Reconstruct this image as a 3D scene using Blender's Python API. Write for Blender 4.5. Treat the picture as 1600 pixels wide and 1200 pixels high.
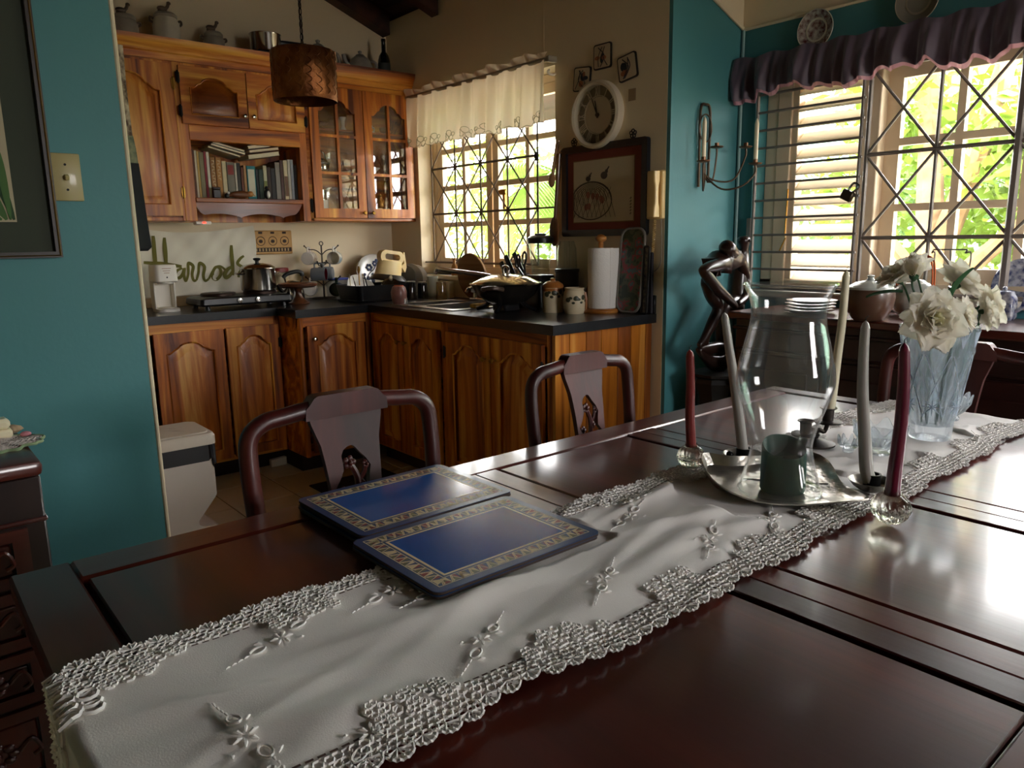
import bpy, bmesh, math, random
from mathutils import Vector, Matrix
from mathutils.geometry import tessellate_polygon

for o in list(bpy.data.objects):
    bpy.data.objects.remove(o, do_unlink=True)
sc = bpy.context.scene
col = sc.collection
PI = math.pi

# ------------------------------------------------------------ camera
FPX, PITCH, ROLL, YAW, CAMH = 1172.0, .19116, -.01595, .874046, 1.25
_fw = Vector((math.cos(YAW)*math.cos(PITCH), math.sin(YAW)*math.cos(PITCH), -math.sin(PITCH)))
_r0 = Vector((math.sin(YAW), -math.cos(YAW), 0))
_u0 = _r0.cross(_fw)
_r = math.cos(ROLL)*_r0 + math.sin(ROLL)*_u0
_u = -math.sin(ROLL)*_r0 + math.cos(ROLL)*_u0
cam_d = bpy.data.cameras.new('camera')
cam = bpy.data.objects.new('camera', cam_d)
col.objects.link(cam)
m3 = Matrix((_r, _u, -_fw)).transposed()
cam.matrix_world = Matrix.Translation((0, 0, CAMH)) @ m3.to_4x4()
cam_d.sensor_width = 36
cam_d.lens = 36*FPX/1600
cam_d.clip_start = .02
cam_d.clip_end = 400
sc.camera = cam

# ------------------------------------------------------------ sky, sun, exposure
wd = bpy.data.worlds.new('sky')
sc.world = wd
wd.use_nodes = True
nt = wd.node_tree
bg = nt.nodes['Background']
tc = nt.nodes.new('ShaderNodeTexCoord')
sx = nt.nodes.new('ShaderNodeSeparateXYZ')
rp = nt.nodes.new('ShaderNodeValToRGB')
nt.links.new(tc.outputs['Generated'], sx.inputs[0])
nt.links.new(sx.outputs['Z'], rp.inputs[0])
nt.links.new(rp.outputs[0], bg.inputs[0])
rp.color_ramp.elements[0].color = (1.0, .965, .955, 1)
rp.color_ramp.elements[1].color = (.94, .95, 1.0, 1)
bg.inputs[1].default_value = 10.0
sun_d = bpy.data.lights.new('sun', 'SUN')
sun = bpy.data.objects.new('sun', sun_d)
col.objects.link(sun)
sun_d.energy = 6.0
sun_d.angle = .02
sun_d.color = (1, .95, .85)
sun.rotation_euler = Vector((.45, .35, -1.0)).to_track_quat('-Z', 'Y').to_euler()

def portal(loc, sx_, sy_, rot):
    d = bpy.data.lights.new('daylight_portal', 'AREA')
    d.shape = 'RECTANGLE'; d.size = sx_; d.size_y = sy_
    d.cycles.is_portal = True
    o = bpy.data.objects.new('daylight_portal', d)
    o.location = loc; o.rotation_euler = rot
    col.objects.link(o)

portal((2.93, 3.53, 1.57), 1.15, 1.35, (0, PI/2, 0))        # kitchen window
portal((3.50, .55, 1.5), 1.05, 3.1, (0, PI/2, 0))        # dining window
portal((2.15, -2.78, 1.6), .9, .9, (PI/2, 0, 0))        # unseen opening added behind the photographer to lift the shadows
sc.view_settings.view_transform = 'Standard'
sc.view_settings.look = 'None'
sc.view_settings.exposure = 1.38
sc.view_settings.gamma = 1.0
sc.view_settings.use_curve_mapping = False
try:
    cy = sc.cycles
    cy.use_denoising = True
    cy.max_bounces = 12
    cy.diffuse_bounces = 6
    cy.glossy_bounces = 5
    cy.transmission_bounces = 10
    cy.transparent_max_bounces = 24
    cy.caustics_reflective = False
    cy.caustics_refractive = False
    cy.sample_clamp_indirect = 6.0
    cy.blur_glossy = 1.0
except Exception:
    pass

# ------------------------------------------------------------ pixel -> place (distance comes from a known plane)
def ray(px, py):
    return _r*((px-800)/FPX) - _u*((py-600)/FPX) + _fw
def PZ(px, py, z):
    d = ray(px, py); return Vector((0, 0, CAMH)) + d*((z-CAMH)/d.z)
def PY(px, py, y):
    d = ray(px, py); return Vector((0, 0, CAMH)) + d*(y/d.y)
def PX(px, py, x):
    d = ray(px, py); return Vector((0, 0, CAMH)) + d*(x/d.x)

# ------------------------------------------------------------ mesh building
class G:
    def __init__(s):
        s.v = []; s.f = []; s.m = []
    def add(s, vs, fs, mi=0):
        o = len(s.v)
        s.v += [Vector(v) for v in vs]
        s.f += [tuple(i+o for i in f) for f in fs]
        s.m += [mi]*len(fs)
        return s
    def box(s, a, b, bev=0, mi=0, seg=1):
        x0, y0, z0 = [min(a[i], b[i]) for i in range(3)]
        x1, y1, z1 = [max(a[i], b[i]) for i in range(3)]
        if bev <= 0:
            return s.add([(x0,y0,z0),(x1,y0,z0),(x1,y1,z0),(x0,y1,z0),(x0,y0,z1),(x1,y0,z1),(x1,y1,z1),(x0,y1,z1)],
                         [(0,3,2,1),(4,5,6,7),(0,1,5,4),(1,2,6,5),(2,3,7,6),(3,0,4,7)], mi)
        bm = bmesh.new()
        bmesh.ops.create_cube(bm, size=1)
        for v in bm.verts:
            v.co = Vector(((x0+x1)/2+v.co.x*(x1-x0), (y0+y1)/2+v.co.y*(y1-y0), (z0+z1)/2+v.co.z*(z1-z0)))
        bev = min(bev, .49*min(x1-x0, y1-y0, z1-z0))
        bmesh.ops.bevel(bm, geom=bm.edges[:], offset=bev, segments=seg, affect='EDGES', profile=.5)
        bm.verts.index_update()
        s.add([v.co.copy() for v in bm.verts], [[v.index for v in f.verts] for f in bm.faces], mi)
        bm.free()
        return s
    def loft(s, rings, closed=True, cap=(True, True), mi=0):
        n = len(rings[0]); vs = [p for r in rings for p in r]; fs = []
        for k in range(len(rings)-1):
            for i in range(n if closed else n-1):
                j = (i+1) % n
                fs.append((k*n+i, k*n+j, (k+1)*n+j, (k+1)*n+i))
        if cap[0]: fs.append(tuple(range(n-1, -1, -1)))
        if cap[1]: fs.append(tuple((len(rings)-1)*n+i for i in range(n)))
        return s.add(vs, fs, mi)
    def lathe(s, prof, n=24, c=(0, 0, 0), mi=0, fn=None, a0=0, cap=True):
        rings = []
        for (r, z) in prof:
            ring = []
            for i in range(n):
                a = a0+2*PI*i/n
                rr = max(r, 1e-5)
                if fn: rr = rr*fn(a, z)
                ring.append((c[0]+rr*math.cos(a), c[1]+rr*math.sin(a), c[2]+z))
            rings.append(ring)
        return s.loft(rings, True, (cap, cap), mi)
    def tube(s, pts, r, n=8, closed=False, mi=0, cap=True, flat=1.0):
        pts = [Vector(p) for p in pts]
        k = len(pts)
        rr = r if isinstance(r, (list, tuple)) else [r]*k
        tang = []
        for i in range(k):
            if closed: t = pts[(i+1) % k]-pts[i-1]
            else: t = pts[min(i+1, k-1)]-pts[max(i-1, 0)]
            tang.append(t.normalized() if t.length > 1e-9 else Vector((0, 0, 1)))
        ref = Vector((0, 0, 1)) if abs(tang[0].z) < .9 else Vector((1, 0, 0))
        nrm = tang[0].cross(ref).normalized()
        rings = []
        for i in range(k):
            if i:
                q = tang[i-1].rotation_difference(tang[i]); nrm = q @ nrm
                nrm = (nrm - tang[i]*nrm.dot(tang[i])).normalized()
            bi = tang[i].cross(nrm)
            rings.append([pts[i]+rr[i]*(math.cos(2*PI*j/n)*nrm+flat*math.sin(2*PI*j/n)*bi) for j in range(n)])
        if closed:
            rings.append(rings[0])
            return s.loft(rings, True, (False, False), mi)
        return s.loft(rings, True, (cap, cap), mi)
    def plate(s, outer, holes=(), t=.01, y0=0.0, mi=0, fr=None):
        """polygon (x,z) with holes; from y0 (back) to y0-t (front, toward -y)"""
        polys = [outer]+list(holes)
        flat = [p for q in polys for p in q]
        tris = tessellate_polygon([[Vector((p[0], p[1], 0)) for p in q] for q in polys])
        n = len(flat)
        vs = [(p[0], y0-t, p[1]) for p in flat]+[(p[0], y0, p[1]) for p in flat]
        fs = []
        for a, b, c in tris:
            A, B, C_ = flat[a], flat[b], flat[c]
            cr = (B[0]-A[0])*(C_[1]-A[1])-(B[1]-A[1])*(C_[0]-A[0])
            if cr < 0: a, b, c = a, c, b
            fs.append((a, b, c)); fs.append((a+n, c+n, b+n))
        o = 0
        for qi, q in enumerate(polys):
            k = len(q)
            ar = sum(q[i][0]*q[(i+1) % k][1]-q[(i+1) % k][0]*q[i][1] for i in range(k))
            for i in range(k):
                a, b = o+i, o+(i+1) % k
                if (ar > 0) == (qi == 0): fs.append((a, a+n, b+n, b))
                else: fs.append((a, b, b+n, a+n))
            o += k
        return s.add(vs, fs, mi)
    def grid(s, f, nu, nv, wrap=False, mi=0):
        vs = [f(i/nu, j/nv) for j in range(nv+1) for i in range(nu+(0 if wrap else 1))]
        w = nu if wrap else nu+1
        fs = []
        for j in range(nv):
            for i in range(nu):
                i2 = (i+1) % w if wrap else i+1
                fs.append((j*w+i, j*w+i2, (j+1)*w+i2, (j+1)*w+i))
        return s.add(vs, fs, mi)
    def sphere(s, c, r, n=16, m=10, mi=0):
        rx, ry, rz = r if isinstance(r, (tuple, list)) else (r, r, r)
        rings = []
        for j in range(m+1):
            b = -PI/2+PI*j/m
            cb = max(math.cos(b), 1e-4)
            rings.append([(c[0]+rx*cb*math.cos(2*PI*i/n), c[1]+ry*cb*math.sin(2*PI*i/n), c[2]+rz*math.sin(b)) for i in range(n)])
        return s.loft(rings, True, (True, True), mi)
    def xf(s, M):
        s.v = [M @ v for v in s.v]; return s
    def move(s, x, y, z):
        d = Vector((x, y, z)); s.v = [v+d for v in s.v]; return s
    def rot(s, ax, a, c=(0, 0, 0)):
        c = Vector(c); R = Matrix.Rotation(a, 3, ax)
        s.v = [R @ (v-c)+c for v in s.v]; return s
    def scale(s, x, y=None, z=None):
        y = x if y is None else y; z = x if z is None else z
        s.v = [Vector((v.x*x, v.y*y, v.z*z)) for v in s.v]; return s
    def join(s, g):
        o = len(s.v)
        s.v += g.v; s.f += [tuple(i+o for i in f) for f in g.f]; s.m += g.m
        return s
    def mesh(s, name, mats, ang=38):
        me = bpy.data.meshes.new(name)
        me.from_pydata([tuple(v) for v in s.v], [], s.f)
        if not isinstance(mats, (list, tuple)): mats = [mats]
        for m_ in mats: me.materials.append(m_)
        me.polygons.foreach_set('material_index', s.m)
        if ang:
            me.polygons.foreach_set('use_smooth', [True]*len(me.polygons))
            me.set_sharp_from_angle(angle=math.radians(ang))
        me.update()
        return me

def part(name, g, mats, parent=None, world=False, ang=38, loc=None, rz=0, label=None):
    """one mesh object; world=True when g was built in world coordinates under an unrotated thing"""
    if world and parent is not None:
        q = parent; off = Vector((0, 0, 0))
        while q is not None:
            off += q.location; q = q.parent
        g.v = [v-off for v in g.v]
    o = bpy.data.objects.new(name, g.mesh(name, mats, ang))
    col.objects.link(o)
    if parent is not None: o.parent = parent
    if loc is not None: o.location = loc
    if rz: o.rotation_euler = (0, 0, rz)
    if label: o['label'] = label
    return o
def tag(o, label, cat, group=None, kind=None):
    o['label'] = label; o['category'] = cat
    if group: o['group'] = group
    if kind: o['kind'] = kind
    return o
def T(name, label, cat, loc=(0, 0, 0), rz=0, group=None):
    o = bpy.data.objects.new(name, None)
    col.objects.link(o)
    o.empty_display_size = .05
    o.location = loc; o.rotation_euler = (0, 0, rz)
    return tag(o, label, cat, group)
def single(name, g, mats, label, cat, loc=(0, 0, 0), rz=0, group=None, ang=38):
    return tag(part(name, g, mats, None, False, ang, loc, rz), label, cat, group)
def struct(name, g, mats, ang=38, parent=None):
    o = part(name, g, mats, parent, ang=ang)
    if parent is None: o['kind'] = 'structure'
    return o
def inst(name, me, parent=None, loc=(0, 0, 0), rot=(0, 0, 0), sca=(1, 1, 1)):
    o = bpy.data.objects.new(name, me)
    col.objects.link(o)
    o.location = loc; o.rotation_euler = rot; o.scale = sca
    if parent is not None: o.parent = parent
    return o
def copy_tree(o, parent=None):
    c = o.copy(); col.objects.link(c); c.parent = parent
    for ch in [q for q in bpy.data.objects if q.parent == o]:
        copy_tree(ch, c)
    return c
def smoothpts(pts, n=6, closed=False):
    """Catmull-Rom through the points"""
    P_ = [Vector(p) for p in pts]; out = []; k = len(P_)
    rng = range(k if closed else k-1)
    for i in rng:
        if closed: a, b, c, d = P_[i-1], P_[i], P_[(i+1) % k], P_[(i+2) % k]
        else: a, b, c, d = P_[max(i-1, 0)], P_[i], P_[i+1], P_[min(i+2, k-1)]
        for j in range(n):
            t = j/n
            out.append(.5*((2*b)+(c-a)*t+(2*a-5*b+4*c-d)*t*t+(3*b-a-3*c+d)*t**3))
    if not closed: out.append(P_[-1])
    return out
def circ(cx, cz, r, n=24, rz=None, a0=0):
    rz = r if rz is None else rz
    return [(cx+r*math.cos(a0+2*PI*i/n), cz+rz*math.sin(a0+2*PI*i/n)) for i in range(n)]
def rrect(x0, x1, z0, z1, r, n=5):
    out = []
    for cx, cz, a in ((x1-r, z1-r, 0), (x0+r, z1-r, PI/2), (x0+r, z0+r, PI), (x1-r, z0+r, 1.5*PI)):
        out += [(cx+r*math.cos(a+PI/2*i/n), cz+r*math.sin(a+PI/2*i/n)) for i in range(n+1)]
    return out

# ------------------------------------------------------------ materials
def lin(h):
    if isinstance(h, str):
        h = h.lstrip('#'); c = [int(h[i:i+2], 16)/255 for i in (0, 2, 4)]
    else: c = [q/255 for q in h]
    return tuple((q/12.92 if q <= .04045 else ((q+.055)/1.055)**2.4) for q in c)
_mc = {}
def _base(name):
    m = bpy.data.materials.new(name); m.use_nodes = True
    t = m.node_tree; b = t.nodes['Principled BSDF']
    return m, t, b
def _coord(t, scale=(1, 1, 1), rnd=False):
    tc_ = t.nodes.new('ShaderNodeTexCoord'); mp = t.nodes.new('ShaderNodeMapping')
    mp.inputs['Scale'].default_value = scale
    t.links.new(tc_.outputs['Object'], mp.inputs['Vector'])
    if rnd:
        oi = t.nodes.new('ShaderNodeObjectInfo'); ml = t.nodes.new('ShaderNodeMath'); ml.operation = 'MULTIPLY'
        ml.inputs[1].default_value = 37.0
        t.links.new(oi.outputs['Random'], ml.inputs[0]); t.links.new(ml.outputs[0], mp.inputs['Location'])
    return mp
def M(name, c, rough=.5, metal=0., var=0., vs=6., bump=0., bs=80., coat=0., c2=None, stretch=(1, 1, 1), sheen=0., spec=.5, transl=None, alpha=None):
    if name in _mc: return _mc[name]
    m, t, b = _base(name)
    c = lin(c)
    b.inputs['Base Color'].default_value = (*c, 1)
    b.inputs['Roughness'].default_value = rough
    b.inputs['Metallic'].default_value = metal
    b.inputs['Specular IOR Level'].default_value = spec
    b.inputs['Coat Weight'].default_value = coat
    b.inputs['Coat Roughness'].default_value = .08
    if sheen: b.inputs['Sheen Weight'].default_value = sheen
    if var or c2 is not None:
        mp = _coord(t, tuple(vs*q for q in stretch))
        no = t.nodes.new('ShaderNodeTexNoise'); no.inputs['Detail'].default_value = 4; no.inputs['Scale'].default_value = 1
        cr = t.nodes.new('ShaderNodeValToRGB')
        d = lin(c2) if c2 is not None else tuple(q*(1-var) for q in c)
        e = c if c2 is not None else tuple(min(1, q*(1+var)) for q in c)
        cr.color_ramp.elements[0].position = .35; cr.color_ramp.elements[1].position = .65
        cr.color_ramp.elements[0].color = (*d, 1); cr.color_ramp.elements[1].color = (*e, 1)
        t.links.new(mp.outputs[0], no.inputs['Vector']); t.links.new(no.outputs[0], cr.inputs[0])
        t.links.new(cr.outputs[0], b.inputs['Base Color'])
    if bump:
        mp2 = _coord(t, tuple(bs*q for q in stretch))
        n2 = t.nodes.new('ShaderNodeTexNoise'); n2.inputs['Detail'].default_value = 3; n2.inputs['Scale'].default_value = 1
        bp = t.nodes.new('ShaderNodeBump'); bp.inputs['Strength'].default_value = bump; bp.inputs['Distance'].default_value = .004
        t.links.new(mp2.outputs[0], n2.inputs['Vector']); t.links.new(n2.outputs[0], bp.inputs['Height'])
        t.links.new(bp.outputs[0], b.inputs['Normal'])
    if transl is not None:
        tr = t.nodes.new('ShaderNodeBsdfTranslucent'); mx = t.nodes.new('ShaderNodeMixShader')
        tr.inputs[0].default_value = (*c, 1)
        mx.inputs[0].default_value = transl
        out = t.nodes['Material Output']
        t.links.new(b.outputs[0], mx.inputs[1]); t.links.new(tr.outputs[0], mx.inputs[2]); t.links.new(mx.outputs[0], out.inputs[0])
    _mc[name] = m
    return m
def wood(name, dark, mid, light, axis='Z', s=9., rough=.32, coat=.25, streak=.05, pos=(.3, .5, .68), fine=.35):
    if name in _mc: return _mc[name]
    m, t, b = _base(name)
    k = {'X': (streak, 1, 1), 'Y': (1, streak, 1), 'Z': (1, 1, streak)}[axis]
    mp = _coord(t, tuple(s*q for q in k), True)
    no = t.nodes.new('ShaderNodeTexNoise'); no.inputs['Scale'].default_value = 1; no.inputs['Detail'].default_value = 5
    no.inputs['Roughness'].default_value = .55; no.inputs['Distortion'].default_value = .9
    cr = t.nodes.new('ShaderNodeValToRGB'); e = cr.color_ramp.elements
    e[0].position = pos[0]; e[1].position = pos[2]
    e[0].color = (*lin(dark), 1); e[1].color = (*lin(light), 1)
    x = e.new(pos[1]); x.color = (*lin(mid), 1)
    t.links.new(mp.outputs[0], no.inputs['Vector']); t.links.new(no.outputs[0], cr.inputs[0])
    mp2 = _coord(t, tuple(s*14*q for q in k), True)
    n2 = t.nodes.new('ShaderNodeTexNoise'); n2.inputs['Scale'].default_value = 1; n2.inputs['Detail'].default_value = 3
    t.links.new(mp2.outputs[0], n2.inputs['Vector'])
    mx = t.nodes.new('ShaderNodeMixRGB'); mx.blend_type = 'MULTIPLY'; mx.inputs[0].default_value = fine
    t.links.new(cr.outputs[0], mx.inputs[1]); t.links.new(n2.outputs[0], mx.inputs[2])
    t.links.new(mx.outputs[0], b.inputs['Base Color'])
    b.inputs['Roughness'].default_value = rough
    b.inputs['Coat Weight'].default_value = coat; b.inputs['Coat Roughness'].default_value = .12
    bp = t.nodes.new('ShaderNodeBump'); bp.inputs['Strength'].default_value = .12; bp.inputs['Distance'].default_value = .002
    t.links.new(n2.outputs[0], bp.inputs['Height']); t.links.new(bp.outputs[0], b.inputs['Normal'])
    _mc[name] = m
    return m
def thin_glass(name, tint=(.98, .99, .985), refl=1.0, haze=0.0, hazec=(.8, .8, .8)):
    """a thin pane: mostly clear, with a fresnel reflection and an optional diffuse haze"""
    if name in _mc: return _mc[name]
    m, t, b = _base(name)
    t.nodes.remove(b)
    tr = t.nodes.new('ShaderNodeBsdfTransparent'); tr.inputs[0].default_value = (*tint, 1)
    gl = t.nodes.new('ShaderNodeBsdfGlossy'); gl.inputs['Roughness'].default_value = .02
    lw = t.nodes.new('ShaderNodeLayerWeight'); lw.inputs[0].default_value = .5
    pw = t.nodes.new('ShaderNodeMath'); pw.operation = 'POWER'; pw.inputs[1].default_value = 4.0
    mu = t.nodes.new('ShaderNodeMath'); mu.operation = 'MULTIPLY_ADD'; mu.inputs[1].default_value = .8; mu.inputs[2].default_value = .035*refl
    mu.use_clamp = True
    mx = t.nodes.new('ShaderNodeMixShader')
    t.links.new(lw.outputs['Facing'], pw.inputs[0]); t.links.new(pw.outputs[0], mu.inputs[0]); t.links.new(mu.outputs[0], mx.inputs[0])
    t.links.new(tr.outputs[0], mx.inputs[1]); t.links.new(gl.outputs[0], mx.inputs[2])
    last = mx
    if haze:  # even diffuse film mixed over the clear glass
        df = t.nodes.new('ShaderNodeBsdfDiffuse'); df.inputs[0].default_value = (*hazec, 1)
        m2 = t.nodes.new('ShaderNodeMixShader'); m2.inputs[0].default_value = haze
        t.links.new(mx.outputs[0], m2.inputs[1]); t.links.new(df.outputs[0], m2.inputs[2]); last = m2
    t.links.new(last.outputs[0], t.nodes['Material Output'].inputs[0])
    _mc[name] = m
    return m
def crystal(name, tint=(.95, .98, 1.0), clear=.45, ior=1.48, rough=.02, scatter_tint=0.0):
    """heavy clear glass: refraction mixed with straight-through light"""
    if name in _mc: return _mc[name]
    m, t, b = _base(name)
    t.nodes.remove(b)
    tr = t.nodes.new('ShaderNodeBsdfTransparent'); tr.inputs[0].default_value = (*tint, 1)
    gl = t.nodes.new('ShaderNodeBsdfGlass'); gl.inputs['IOR'].default_value = ior; gl.inputs['Roughness'].default_value = rough
    gl.inputs[0].default_value = (*tint, 1)
    mx = t.nodes.new('ShaderNodeMixShader'); mx.inputs[0].default_value = clear
    t.links.new(gl.outputs[0], mx.inputs[1]); t.links.new(tr.outputs[0], mx.inputs[2])
    last = mx
    if scatter_tint:  # whitish translucence stands in for window light scattered by cut glass
        tl = t.nodes.new('ShaderNodeBsdfTranslucent'); tl.inputs[0].default_value = (.86, .93, 1, 1)
        m2 = t.nodes.new('ShaderNodeMixShader'); m2.inputs[0].default_value = scatter_tint
        t.links.new(mx.outputs[0], m2.inputs[1]); t.links.new(tl.outputs[0], m2.inputs[2]); last = m2
    t.links.new(last.outputs[0], t.nodes['Material Output'].inputs[0])
    _mc[name] = m
    return m
def emitm(name, c, s):
    m, t, b = _base(name)
    b.inputs['Base Color'].default_value = (*lin(c), 1)
    b.inputs['Emission Color'].default_value = (*lin(c), 1); b.inputs['Emission Strength'].default_value = s
    return m

CAB = dict(dark='#5e2405', mid='#cc7016', light='#f7b244', fine=.18, streak=.07, pos=(.33, .5, .64), rough=.42, coat=.1)
cabZ = wood('cabinet_wood_upright', axis='Z', s=11, **CAB)
cabX = wood('cabinet_wood_crosswise', axis='X', s=11, **CAB)
cabY = wood('cabinet_wood_lengthwise', axis='Y', s=11, **CAB)
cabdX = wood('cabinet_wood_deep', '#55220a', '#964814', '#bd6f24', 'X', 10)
plankZ = wood('cabinet_plank', '#7a3408', '#cf751f', '#f3b253', 'Z', 12, fine=.18, streak=.07, pos=(.33, .5, .64), rough=.42, coat=.1)
MAH = dict(dark='#2e0d09', mid='#48170f', light='#642417')
mahX = wood('mahogany_long', axis='X', s=5, rough=.32, coat=.6, fine=.2, **MAH)
mahY = wood('mahogany_cross', axis='Y', s=5, rough=.32, coat=.6, fine=.2, **MAH)
mahZ = wood('mahogany_upright', axis='Z', s=5, rough=.28, coat=.5, fine=.2, **MAH)
darkZ = wood('dark_rosewood', '#1c0a08', '#2c110d', '#3d1a14', 'Z', 6, rough=.4, coat=.2)
teal = M('teal_wall_paint', '#468489', .55, var=.05, vs=1.5, bump=.10, bs=70)
cream = M('cream_wall_paint', '#e6d6b6', .7, var=.03, vs=1.2, bump=.10, bs=50)
whitep = M('cream_gloss_paint', '#f3e8d2', .4)
blackm = M('black_iron', '#191513', .5, .6)
blackp = M('black_plastic', '#0d0d0f', .35)
steel = M('polished_steel', '#c9c6c0', .16, 1.0)
steelb = M('brushed_steel', '#a9a59e', .32, 1.0)
brass = M('aged_brass', '#a87f3a', .35, 1.0)
chrome = M('chrome', '#e4e4e4', .07, 1.0)
cer = M('white_ceramic', '#ece7dc', .2, coat=.3)
pane_m = thin_glass('window_pane')
jar_m = thin_glass('clear_glassware', (.94, .96, .95), 1.6)
waxc = M('cream_wax', '#efe2c0', .4)
# ============================================================ THE HOUSE
XK, YB, YR, XD = 2.74, 4.53, 2.17, 3.26      # kitchen window wall, back wall, return wall, dining window wall
def roofz(x):
    return 2.68-.388*(x-2.74) if x > -.3 else 2.68-.388*(-.3-2.74)+.388*(x+.3)
def wall_yz(g, x0, t, outer, holes=(), mi=0):
    h = G().plate(outer, holes, t, 0, mi).rot('Z', PI/2).move(x0, 0, 0)
    return g.join(h)

# floor with tiles
tile_m = M('floor_tile_glaze', '#d8ccb0', .3, var=.05, vs=3, coat=.2)
grout = M('tile_grout', '#8d8069', .9)
g = G().box((-3.0, -2.7, -.12), (3.4, 4.6, -.004))
floor = struct('floor', g, grout)
tm = G().box((-.153, -.153, -.006), (.153, .153, 0), .003).mesh('floor_tile', tile_m)
for i in range(-14, 8):
    for j in range(-15, 5):
        x = 1.325+.3115*i; y = 3.65+.3115*j
        if x > 3.2 or x < -2.85 or y < -2.5: continue
        if i < -4 and j > -4: continue
        if 3.25 < x or (y > 4.4): continue
        inst('floor_tile', tm, floor, (x, y, 0))

# left wall (teal toward the dining room, cream toward the kitchen)
g = G().box((-2.9, YR, 0), (.532, YR+.02, 2.72), 0, 0)
g.box((-2.9, YR+.02, 0), (.532, YR+.13, 2.72), 0, 1)
g.box((.532, YR-.001, 0), (.544, YR+.131, 2.72), .004, 1)
wall_left = struct('wall_left', g, [teal, cream])
# back wall of the kitchen, gable shaped
g = G().plate([(-1.25, 0), (2.9, 0), (2.9, roofz(2.9)), (-.3, roofz(-.3)), (-1.25, roofz(-1.25))], [], .15, 0).move(0, YB+.15, 0)
wall_back = struct('wall_back', g, cream)
g = G().box((-1.4, YR+.13, 0), (-1.25, YB+.15, 3.3))
struct('wall_side', g, cream)
# kitchen window wall: thicker up to a ledge
KW = (2.90, 4.17, 1.035, 2.10)   # window opening y0 y1 z0 z1
g = G()
wall_yz(g, XK, .16, [(YR+.02, 0), (YB+.02, 0), (YB+.02, 2.41), (YR+.02, 2.41)], [[(KW[0], KW[2]), (KW[1], KW[2]), (KW[1], KW[3]), (KW[0], KW[3])]])
wall_yz(g, XK+.022, .138, [(YR+.02, 2.41), (YB+.02, 2.41), (YB+.02, 2.64), (YR+.02, 2.64)])
wall_right = struct('wall_right', g, cream)
# return wall that carries the sconce, teal below a sloping trim, cream above
g = G().plate([(XK+.001, 0), (3.42, 0), (3.42, 2.127), (XK+.001, 2.39)], [], .02, YR+.02, 0)
g.plate([(XK+.02, 2.389), (3.42, 2.126), (3.42, 2.42), (XK+.02, 2.68)], [], .02, YR+.02, 1)
g.plate([(XK+.16, 0), (3.42, 0), (3.42, 2.42), (XK+.16, 2.62)], [], .12, YR+.14, 1)
struct('wall_return', g, [teal, cream])
# dining window wall
DW = (-1.0, 2.085, .99, 2.03)
g = G()
wall_yz(g, XD, .18, [(-2.6, 0), (YR+.02, 0), (YR+.02, 2.187), (-2.6, 2.187)], [[(DW[0], DW[2]), (DW[1], DW[2]), (DW[1], DW[3]), (DW[0], DW[3])]], 0)
wall_yz(g, XD, .18, [(-2.6, 2.187), (YR+.02, 2.187), (YR+.02, 2.46), (-2.6, 2.46)], [], 1)
struct('wall_dining', g, [teal, cream])
# walls behind the photographer, with an unseen opening added as fill light
g = G().plate([(-3.05, 0), (3.42, 0), (3.42, roofz(3.42)), (-.3, roofz(-.3)), (-3.05, roofz(-3.05))],
              [[(1.7, 1.15), (2.6, 1.15), (2.6, 2.05), (1.7, 2.05)]], .15, -2.6)
struct('wall_front', g, cream)
g = G()
wall_yz(g, -3.05, .15, [(-2.75, 0), (YR+.13, 0), (YR+.13, 2.75), (-2.75, 2.75)])
struct('wall_far_side', g, cream)
# trims: plaster beads, cable conduit along the corner, sloping cornice bead
g = G().tube([(XK+.005, YR-.008, 2.389), (3.25, YR-.008, 2.193)], .009, 6)
struct('trim_1', g, cream)
g = G().tube([(XD-.008, YR-.01, 2.19), (XD-.008, -2.5, 2.19)], .009, 6)
struct('trim_2', g, cream)
g = G().tube([(XD-.012, YR-.012, 0.02), (XD-.012, YR-.012, 2.185)], .008, 6)
struct('trim_3', g, M('conduit_paint', '#8fb3b0', .5))
g = G().tube([(XK-.0005, 2.98, 2.16), (XK-.0005, 2.98, 2.41)], .0012, 5)
struct('trim_4', g, cream)

# ceiling of dark boards on rafters
ceilw = wood('ceiling_board_wood', '#1c0c07', '#34180d', '#4a2412', 'Y', 6, rough=.6, coat=0)
g = G()
def slab(g, xa, xb, ya, yb, t, lift=0):
    za, zb = roofz(xa)+lift, roofz(xb)+lift
    g.add([(xa,ya,za),(xb,ya,zb),(xb,yb,zb),(xa,yb,za),(xa,ya,za+t),(xb,ya,zb+t),(xb,yb,zb+t),(xa,yb,za+t)],
          [(0,3,2,1),(4,5,6,7),(0,1,5,4),(1,2,6,5),(2,3,7,6),(3,0,4,7)])
slab(g, -.3, 4.15, -3.2, 5.0, .08, .012); slab(g, -3.6, -.3, -3.2, 5.0, .08, .012)
ceiling = struct('ceiling', g, ceilw)
bx0 = 1.9
n = 0
while bx0 < 3.4:            # the ceiling boards of the corner in view
    b = G(); slab(b, bx0, bx0+.112, 3.2, 4.53, .012, 0)
    part('ceiling_board', b, ceilw, ceiling); bx0 += .115
for y in (4.475, 3.93, 3.33, 2.73, 1.0, 0.4, -.2, -.8, -1.4, -2.0):
    b = G(); slab(b, -.3, 2.74 if y > 2.3 else 3.24, y-.035, y+.055 if y > 4.4 else y+.035, .13, -.13)
    part('rafter', b, ceilw, ceiling)

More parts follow.
